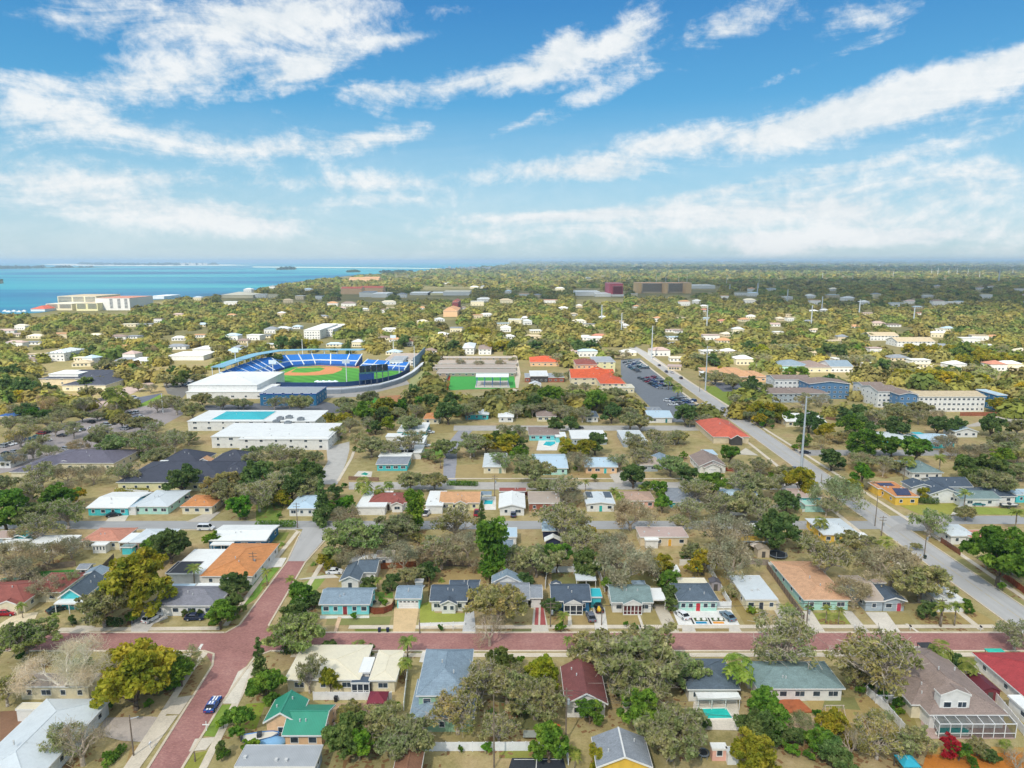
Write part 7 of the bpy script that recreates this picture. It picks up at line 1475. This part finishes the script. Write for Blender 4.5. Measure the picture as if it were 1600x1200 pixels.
for it in T.replace('\n', ';').split(';'):
    q = it.split()
    if len(q) < 4: continue
    if q[3] in 'ote' and float(q[1]) < 900: pass
    B_ = [float(v[1:]) for v in q[4:] if v[0] == '@']; q = [v for v in q if v[0] != '@']
    X_, Y_, W_, C_ = float(q[0]), float(q[1]), float(q[2]), cols.get(q[4], (1, 1, 1)) if len(q) > 4 else (1, 1, 1)
    mw = W_ * G(X_, Y_, 5).y / F; n_ = 1 if Y_ > 950 or q[3] not in 'otgydn' else max(1, math.ceil(mw / (19 if Y_ > 760 else 15)))
    for k_ in range(n_):
        kd_ = q[3]; z_ = TR.random()
        if Y_ < 900 and kd_ == 'o' and z_ < .42: kd_ = 't'
        elif Y_ < 900 and kd_ == 'd' and z_ < .4: kd_ = 'o'
        elif Y_ < 900 and kd_ == 'o' and z_ > .9: kd_ = 'n'
        tree(X_ + W_ * (k_ + .5 - n_ / 2) / n_ * .95, Y_ + (TR.uniform(-.1, .1) * W_ / n_ if n_ > 1 else 0), W_ * (1.02 / n_ if n_ > 1 else .93), kd_, C_, base=B_[0] if B_ else None)
# hedges: clipped rows, each one body
def hedge(path, wd, h, m, label, hx=(1, 1, 1)):
    rng = np.random.default_rng(len(label)); w = [G(*p) for p in path]; lobes = []
    for i in range(len(w) - 1):
        n = max(2, int((w[i + 1] - w[i]).length / (wd * .5)))
        for k in range(n): p = w[i].lerp(w[i + 1], (k + .5) / n); lobes.append((np.array([p.x - w[0].x, p.y - w[0].y, h * .5]), (wd * .55, wd * .55, h * .55)))
    C, U, V = leaf_quads(rng, lobes, 170, .14, shell=.75); o = bpy.data.objects.new('hedge', quads_mesh('hedge', C, U, V, m)); COL.objects.link(o); o.location = w[0]; o.color = (*hx, 1); tag(o, label, 'hedge', 'hedges')
hedge([(402, 824), (460, 823)], 2.2, 2.2, LEAF['green'], 'long clipped green hedge at the grey street corner'); hedge([(442, 1021), (545, 1020.5)], 1.6, 1.6, LEAF['dark'], 'dark hedge behind the cream flat-roofed house'); hedge([(165, 1200), (193, 1172)], 1.4, 1.3, LEAF['green'], 'short green hedge near the slim grey lamp pole'); hedge([(182, 771), (232, 771)], 2, 2, LEAF['gold'], 'yellow hedge along the charcoal roofed complex'); hedge([(1437, 786), (1464, 787)], 2.4, 2.0, LEAF['dark'], 'dark hedge between the solar panels and the farmhouse')
hedge([(1168, 957), (1186, 957)], 1.3, 1.0, LEAF['gold'], 'low ochre hedge before the long flat white roof'); hedge([(160, 975), (188, 978)], 2.0, 1.8, LEAF['dark'], 'dark hedge under the brown oak on the street'); hedge([(955, 905), (964, 945)], 1.2, 1.3, LEAF['green'], 'green hedge on the west wall of the sage roofed house'); hedge([(700, 758), (745, 759)], 2, 1.8, LEAF['green'], 'green hedge along the second street'); hedge([(1165, 703), (1240, 757)], 1.4, 1.2, LEAF['dark'], 'low dark hedge on the verge of the main road') if False else None
# filler: the nearest unlisted trees and shrubs, kept off roofs and paving
FR = random.Random(33)
def free(px, py, hw, hh):
    x0, x1, y0, y1 = int((px - hw) // 4), int((px + hw) // 4), int((py - hh) // 4), int((py + hh) // 4)
    if y1 >= 300 or y0 < 0: return False
    return not CLEAR[max(0, y0):y1 + 1, max(0, x0):max(0, min(399, x1)) + 1].any()
OCC = np.zeros((300, 400), bool)
nfill = 0
for _ in range(9000):
    if nfill >= 215: break
    y = 545 + 620 * FR.random() ** 1.9; x = FR.uniform(0, 1600)
    if y < 592 and x < 100: continue
    wpx = FR.uniform(18, 40) * (.55 + (y - 400) / 560); kk = FR.choice('oooottttnnnddggyy')
    if not free(x, y + wpx * .1, wpx * .45, wpx * .36) or OCC[int(y // 4), int(x // 4)]: continue
    r = int(wpx * .42 // 4); OCC[max(0, int(y // 4) - r):int(y // 4) + r + 1, max(0, int(x // 4) - r - 1):int(x // 4) + r + 2] = True
    g = G(x, y, 3)
    if any((tx - g.x) ** 2 + (ty - g.y) ** 2 < (.32 * tw + 2) ** 2 for tx, ty, tw in TREES): continue
    tree(x, y, wpx, kk, FR.choice([(1, 1, 1), BRN, YEL, GRN])); nfill += 1
for _ in range(6000):
    if nfill >= 335: break
    y = 640 + 540 * FR.random(); x = FR.uniform(0, 1600); wpx = FR.uniform(7, 13) * (.5 + (y - 400) / 700)
    if not free(x, y, wpx * .5, wpx * .5): continue
    tree(x, y, wpx, FR.choice('sssssl'), FR.choice([(1, 1, 1), YEL, GRN, (.8, .9, .9)])); nfill += 1

# fallen leaves and bare scuffs on the ground beneath the nearer trees
rng = np.random.default_rng(77); Cs = []
for tx, ty, tw in TREES:
    if ty < 340 and tw > 3: n = 34; a = rng.uniform(0, 6.28, n); r = tw * .62 * np.sqrt(rng.random(n)); Cs.append(np.stack([tx + r * np.cos(a), ty + r * np.sin(a), np.full(n, .05) + .004 * rng.random(n)], 1))
C = np.concatenate(Cs); keep = []
for i, c in enumerate(C):
    px, py = P(c); keep.append(0 <= px < 1600 and py < 1200 and not CLEAR[int(py // 4), int(px // 4)])
C = C[np.array(keep)]; n = len(C); a = rng.uniform(0, 6.28, n); s_ = rng.uniform(.12, .6, n); z0 = np.zeros(n)
o = bpy.data.objects.new('leaf_litter', quads_mesh('leaf_litter', C, np.stack([np.cos(a) * s_, np.sin(a) * s_, z0], 1), np.stack([-np.sin(a) * s_ * .6, np.cos(a) * s_ * .6, z0], 1), mat('#8a6a48', 'ground'))); COL.objects.link(o); o['kind'] = 'stuff'; tag(o, 'brown fallen leaves scattered beneath the trees', 'leaves')
# ---------------------------------------------------------------- the far woods: one body of countless crowns
def woods(name, label, rows, seed):
    rng = np.random.default_rng(seed); Cs, Ss, Hs, Cl = [], [], [], []
    pal = 1.05 * np.array([lin(h) for h in ('#918a5c', '#a39c60', '#868c54', '#807c50', '#9c9468', '#a89e54', '#737f4c', '#8f8252', '#8f9064', '#9c9c62', '#6f8a46', '#5f7a40', '#879650')])
    for (y0, y1, dens, wmin) in rows:
        n = int(dens * (y1 - y0))
        px = rng.uniform(-60, 1660, n); py = y0 + (y1 - y0) * rng.random(n)
        for x, y in zip(px, py):
            if is_sea(x, y + 1): continue
            if y > 446 and 0 <= x < 1600 and CLEAR[min(299, int(y // 4)), int(x // 4)]: continue
            if y > 500 and (CLEAR[min(299, int((y + 5) // 4)), max(0, min(399, int(x // 4)))] and rng.random() < .75): continue
            g = G(x, y, 5)
            if 84 < g.x < 142 and 400 < g.y < 1000 and g.y < 680: continue      # keep the main road open
            w = max(8 + 13 * rng.random() ** 1.6, wmin * g.y / F * (.7 + .7 * rng.random())); h = min(w * (.42 + .22 * rng.random()), 7 + 6 * rng.random())
            Cs.append((g.x, g.y, 0)); Ss.append(w); Hs.append(h); q_ = .5 + .5 * math.sin(g.x / 37 + 2 * math.sin(g.y / 61)) * math.cos(g.y / 53 + 1.7 * math.sin(g.x / 83)); pc = pal[min(len(pal) - 1, int(q_ * len(pal) * .999))] * .6 + pal[rng.integers(len(pal))] * .4; pc = pc * (.55 if rng.random() < .12 else 1) * rng.uniform(.9, 1.24) * np.array((1.04, 1, .82)); Cl.append(pc)
    return np.array(Cs), np.array(Ss), np.array(Hs), np.array(Cl)
def is_sea(x, y):
    for (xa, ya), (xb, yb) in zip(SHORE, SHORE[1:]):
        if xa <= x <= xb: return y < ya + (yb - ya) * (x - xa) / (xb - xa) + 1.5
    return x < SHORE[0][0]
def woods_mat():
    m, nt, b = newmat('far_leaf'); L = nt.links.new
    at = nt.nodes.new('ShaderNodeVertexColor'); at.layer_name = 'leaf_tint'; tc = nt.nodes.new('ShaderNodeTexCoord').outputs['Object']
    c, f = noise_ramp(nt, tc, .3, [(.75, .75, .7), (1.08, 1.08, 1.02), (1.35, 1.33, 1.2)], 4, .7)
    col = mix(nt, 1.0, at.outputs['Color'], c, 'MULTIPLY'); L(col, b.inputs['Base Color']); b.inputs['Roughness'].default_value = .85; b.inputs['Specular IOR Level'].default_value = .15
    tr = nt.nodes.new('ShaderNodeBsdfTranslucent'); L(col, tr.inputs['Color']); mx = nt.nodes.new('ShaderNodeMixShader'); mx.inputs[0].default_value = .35; L(b.outputs[0], mx.inputs[1]); L(tr.outputs[0], mx.inputs[2]); L(mx.outputs[0], nt.nodes['Material Output'].inputs['Surface'])
    return m
def build_woods(name, label, C, S_, Hh, Cl, nq, seed):
    rng = np.random.default_rng(seed); n = len(C); N = n * nq
    d = rnd_unit(rng, N); d[:, 2] = np.abs(d[:, 2]); rad = .6 + .45 * rng.random(N) ** .6
    k = np.repeat(np.arange(n), nq); s = S_[k] / 2; hh = Hh[k]
    lump = .8 + .35 * np.sin(d[:, 0] * 5 + k) * np.cos(d[:, 1] * 6 + k * 1.7)
    P_ = np.stack([C[k, 0] + d[:, 0] * s * rad * lump, C[k, 1] + d[:, 1] * s * rad * lump, hh * (.12 + .85 * d[:, 2] * rad * lump)], 1)
    nr = d * .68 + rnd_unit(rng, N) * .34; nr[:, 2] += .12; nr /= np.linalg.norm(nr, axis=1)[:, None]; a = rnd_unit(rng, N); u = np.cross(nr, a); u /= np.linalg.norm(u, axis=1)[:, None] + 1e-6; v = np.cross(nr, u)
    q = (s * 2.4 / math.sqrt(nq) * (.6 + .8 * rng.random(N)))[:, None]
    me = quads_mesh(name, P_, u * q, v * q * .75, woods_mat())
    ca = me.color_attributes.new('leaf_tint', 'FLOAT_COLOR', 'CORNER'); col = np.ones((N, 4, 4), np.float32); col[:, :, :3] = (Cl[k] * (.93 + .14 * rng.random((N, 1))))[:, None, :]
    ca.data.foreach_set('color', col.ravel())
    o = bpy.data.objects.new(name, me); COL.objects.link(o); o['kind'] = 'stuff'; tag(o, label, 'woods'); return o
A_ = woods('', '', [(560, 640, 17, 9), (505, 560, 62, 10)], 1)
build_woods('woods', 'golden green trees filling the blocks beyond the ballpark and church', *A_, 210, 2)
A_ = woods('', '', [(470, 505, 125, 12), (446, 470, 200, 11)], 5)
build_woods('woods', 'golden green woods covering the town between the far houses', *A_, 110, 6)
B_ = woods('', '', [(430, 446, 190, 8), (420, 430, 300, 8), (413, 420, 420, 9), (410.3, 413, 700, 10)], 3)
build_woods('woods', 'far off forest stretching to the horizon', *B_, 22, 4)

# ---------------------------------------------------------------- islands, sandbars and far shore
SAND, MANG = mat('#e6ddc6', 'ground'), None
def island(path, hx, z=.4): return sheet('island', path, mat(hx, 'ground'), z)
island([(60, 413.2), (95, 412), (180, 412.8), (360, 413.4), (395, 414.6), (250, 415.6), (110, 415)], '#e6ddc6'); island([(-40, 418.2), (40, 417.4), (150, 417.4), (175, 418), (40, 419.8), (-40, 420.6)], '#5a6650')
island([(430, 419.4), (462, 418.8), (462, 421.4), (432, 421.8)], '#5a604a'); island([(395, 416.6), (560, 417.6), (690, 419.2), (690, 420), (560, 418.8), (395, 417.8)], '#d8d6bc'); island([(540, 424.4), (562, 424), (562, 425.6), (542, 425.8)], '#4f5c4a'); island([(590, 424.8), (640, 423.8), (648, 426.4), (596, 427.2)], '#4f5c4a'); island([(-30, 440), (4, 437), (6, 443), (-20, 446)], '#4a5648')
def iscrowns(poly, n, seed):
    rng = np.random.default_rng(seed); xs = [p[0] for p in poly]; ys = [p[1] for p in poly]; C = []; 
    while len(C) < n:
        x, y = rng.uniform(min(xs), max(xs)), rng.uniform(min(ys), max(ys)); ins = False
        for i in range(len(poly)):
            (xa, ya), (xb, yb) = poly[i], poly[(i + 1) % len(poly)]
            if (ya <= y) != (yb <= y) and x < xa + (y - ya) * (xb - xa) / (yb - ya): ins = not ins
        if ins: g = G(x, y); C.append((g.x, g.y, 0))
    C = np.array(C); d = C[:, 1]; return C, d / F * rng.uniform(4, 9, n), np.clip(d / F * rng.uniform(1.0, 2.2, n), 5, 22), np.tile(np.array(lin('#4f5f48')), (n, 1)) * rng.uniform(.8, 1.2, (n, 1))
for poly, n, lab in (([(105, 412.8), (180, 412.9), (355, 413.6), (300, 414.6), (150, 414.3)], 160, 'dark trees along the long barrier island'), ([(-40, 418.4), (40, 417.6), (170, 417.8), (40, 419.6), (-40, 420.4)], 90, 'mangroves on the dark low island'), ([(432, 419.6), (461, 419.1), (461, 421.2), (434, 421.6)], 40, 'mangroves on the small round island'), ([(592, 425), (640, 424), (646, 426.2), (598, 427)], 40, 'mangroves off the far shore point'), ([(-30, 440.5), (3, 438), (4, 442.5), (-20, 445)], 30, 'dark trees on the islet at the left edge'), ([(541, 424.5), (561, 424.2), (561, 425.5), (543, 425.7)], 16, 'mangrove islet before the far shore')):
    build_woods('mangroves', lab, *iscrowns(poly, n, len(lab)), 16, len(lab))
def tower(px, py, wpx, htpx, hx, label, group):
    g = G(px, py); k = g.y / F; b, q = MB(), MB(); w_, h_ = wpx * k, htpx * k
    b.box(-w_ / 2, w_ / 2, 0, w_ * .6, 0, h_); n = 5
    for i in range(n): q.box(-w_ / 2 * .92, w_ / 2 * .92, -1.5, -.02, h_ * (i + .35) / n, h_ * (i + .7) / n)
    r = empty('shore_tower', g, label, 'building', group)
    for nm, mb, m in (('wall', b, mat(hx)), ('window_band', q, mat('#7f8f98', 'glass'))): o = bpy.data.objects.new(nm, mb.mesh(nm, m)); COL.objects.link(o); o.parent = r
TW = random.Random(4)
for i, x in enumerate((283, 289, 296, 302, 312, 320)): tower(x, 414.4, 5, 3.4, '#eceae4', 'white tower of the group on the long barrier island', 'white towers on the barrier island')
for i in range(16): tower(698 + i * 5.2 + TW.uniform(-1, 1), 421 + TW.uniform(-.5, .6), TW.uniform(3, 6), TW.uniform(2, 5), TW.choice(['#efece6', '#e8e2d6', '#f2f0ec']), 'white resort block in the cluster on the far shore', 'white resort blocks on the far shore')
for i in range(14): tower(800 + i * 6 + TW.uniform(-3, 3), 421 + TW.uniform(-2, 3), TW.uniform(3, 6), TW.uniform(1.5, 3), TW.choice(['#e6dccb', '#d9a98c', '#ece8e0']), 'pale block in the far town on the skyline', 'far town blocks')
for i in range(22): tower(TW.uniform(830, 1600), TW.uniform(416, 440), TW.uniform(3, 8), TW.uniform(1.2, 2.2), TW.choice(['#ecebe6', '#e2ded4', '#f0efec']), 'white roofed warehouse in the distant woods', 'warehouses in the distant woods')
for i, (x, y, yt) in enumerate(((1025, 447, 428), (1040, 447, 427), (1060, 448, 430), (1073, 447, 426), (1285, 436, 424), (1395, 436, 424), (1455, 430, 419), (1465, 430, 418), (1482, 430, 418), (1495, 431, 419), (1512, 430, 420), (1530, 436, 424), (1582, 430, 419), (1135, 447, 428), (1185, 455, 430), (1332, 440, 427))):
    g, h = top_of(x, y, yt); b = MB(); b.bar((0, 0, 0), (0, 0, h), .0011 * g.y * .35, 6, 0, .0004 * g.y * .35); o = bpy.data.objects.new('distant_mast', b.mesh('distant_mast', mat('#dfe3e4', 'line'))); COL.objects.link(o); o.location = g; tag(o, 'thin pale mast standing in the distant woods', 'mast', 'thin masts on the eastern skyline')
# boats and docks by the hotel
for i, x in enumerate((8, 14, 22, 30, 38)):
    g = G(x, 487 + i % 2); b = MB(); b.box(-4, 4, -1.5, 1.5, .3, 1.6); b.box(-1.5, 2, -1, 1, 1.601, 3); o = bpy.data.objects.new('moored_boat', b.mesh('moored_boat', mat('#e9e9e6', 'paint'))); COL.objects.link(o); o.location = g; tag(o, 'small white boat moored in the row by the hotel', 'boat', 'boats moored by the hotel')

# ---------------------------------------------------------------- clouds overhead that shade parts of the land, and the air itself
def cloud_mat(op, tr, rx, ry):
    m = bpy.data.materials.new('cloud'); m.use_nodes = True; nt = m.node_tree; nt.nodes.clear(); out = nt.nodes.new('ShaderNodeOutputMaterial'); t = nt.nodes.new('ShaderNodeBsdfTransparent'); d = nt.nodes.new('ShaderNodeBsdfTranslucent'); d.inputs[0].default_value = (tr, tr, tr, 1); x = nt.nodes.new('ShaderNodeMixShader')
    tcc = nt.nodes.new('ShaderNodeTexCoord'); mp = nt.nodes.new('ShaderNodeMapping'); mp.inputs['Scale'].default_value = (1 / rx, 1 / ry, 0); nt.links.new(tcc.outputs['Object'], mp.inputs['Vector'])
    ln = nt.nodes.new('ShaderNodeVectorMath'); ln.operation = 'LENGTH'; nt.links.new(mp.outputs[0], ln.inputs[0])       # a cloud thins out toward its ragged rim
    nn = node(nt, 'ShaderNodeTexNoise', Scale=3.2, Detail=5.0, Roughness=.6); nt.links.new(mp.outputs[0], nn.inputs['Vector'])
    ad = nt.nodes.new('ShaderNodeMath'); ad.operation = 'MULTIPLY_ADD'; ad.inputs[1].default_value = 1.1; nt.links.new(nn.outputs['Fac'], ad.inputs[0]); nt.links.new(ln.outputs['Value'], ad.inputs[2])
    mr = nt.nodes.new('ShaderNodeMapRange'); mr.interpolation_type = 'SMOOTHSTEP'; mr.inputs['From Min'].default_value = 1.7; mr.inputs['From Max'].default_value = 1.15; mr.inputs['To Max'].default_value = op; nt.links.new(ad.outputs[0], mr.inputs['Value']); nt.links.new(mr.outputs[0], x.inputs[0])
    nt.links.new(t.outputs[0], x.inputs[1]); nt.links.new(d.outputs[0], x.inputs[2]); nt.links.new(x.outputs[0], out.inputs['Surface']); return m
def cloud(px, py, rx, ry, z, op, seed, label):
    """a lumpy flat-based cloud standing where its shadow falls on ground point px, py"""
    g = G(px, py); k = z / to_sun.z; c = Vector((g.x, g.y, 0)) + to_sun * k; rng = np.random.default_rng(seed); n, m = 40, 6; pts = []
    ph = rng.uniform(0, 6.28, 6)
    for j in range(m):
        a = math.pi / 2 * j / m
        for i in range(n):
            t = 2 * math.pi * i / n; r_ = 1 + .12 * math.sin(3 * t + ph[0]) + .09 * math.sin(5 * t + ph[1]) + .06 * math.sin(9 * t + ph[2] + j)
            pts.append((rx * r_ * math.cos(a) * math.cos(t), ry * r_ * math.cos(a) * math.sin(t), 90 * math.sin(a) * (1 + .2 * math.sin(4 * t + ph[3]))))
    pts.append((0, 0, 95)); b = MB(); b.solid(pts, [(j * n + i, j * n + (i + 1) % n, (j + 1) * n + (i + 1) % n, (j + 1) * n + i) for j in range(m - 1) for i in range(n)] + [((m - 1) * n + i, (m - 1) * n + (i + 1) % n, m * n) for i in range(n)] + [tuple(range(n))[::-1]])
    o = bpy.data.objects.new('cloud', b.mesh('cloud', cloud_mat(op, .95 if op < .4 else .3, rx, ry), smooth=True)); COL.objects.link(o); o.location = c; o['kind'] = 'stuff'; tag(o, label, 'cloud'); return o
CLOUDS = True
if CLOUDS:
    cloud(820, 800, 420, 330, 900, .35, 1, 'thin cloud drifting high over the near houses')
    cloud(1545, 451, 1600, 1200, 1100, .66, 2, 'grey cloud shading the woods past the apartments')
    cloud(620, 462, 560, 370, 1100, .6, 3, 'small cloud shading the old town woods')
    cloud(1400, 421, 5000, 2000, 6000, .8, 4, 'distant cloud shading the horizon forest')
HAZE = 7.5e-5
if HAZE:
    b = MB(); b.box(-60000, 60000, -380, 62000, -1, 128); m = bpy.data.materials.new('haze'); m.use_nodes = True; nt = m.node_tree; nt.nodes.clear(); out = nt.nodes.new('ShaderNodeOutputMaterial'); pv = nt.nodes.new('ShaderNodeVolumePrincipled')
    pv.inputs['Color'].default_value = (.58, .8, 1, 1); pv.inputs['Density'].default_value = HAZE; nt.links.new(pv.outputs[0], out.inputs['Volume'])
    o = b.build('haze', m, None, origin=(0, 0, 0)); o['kind'] = 'stuff'
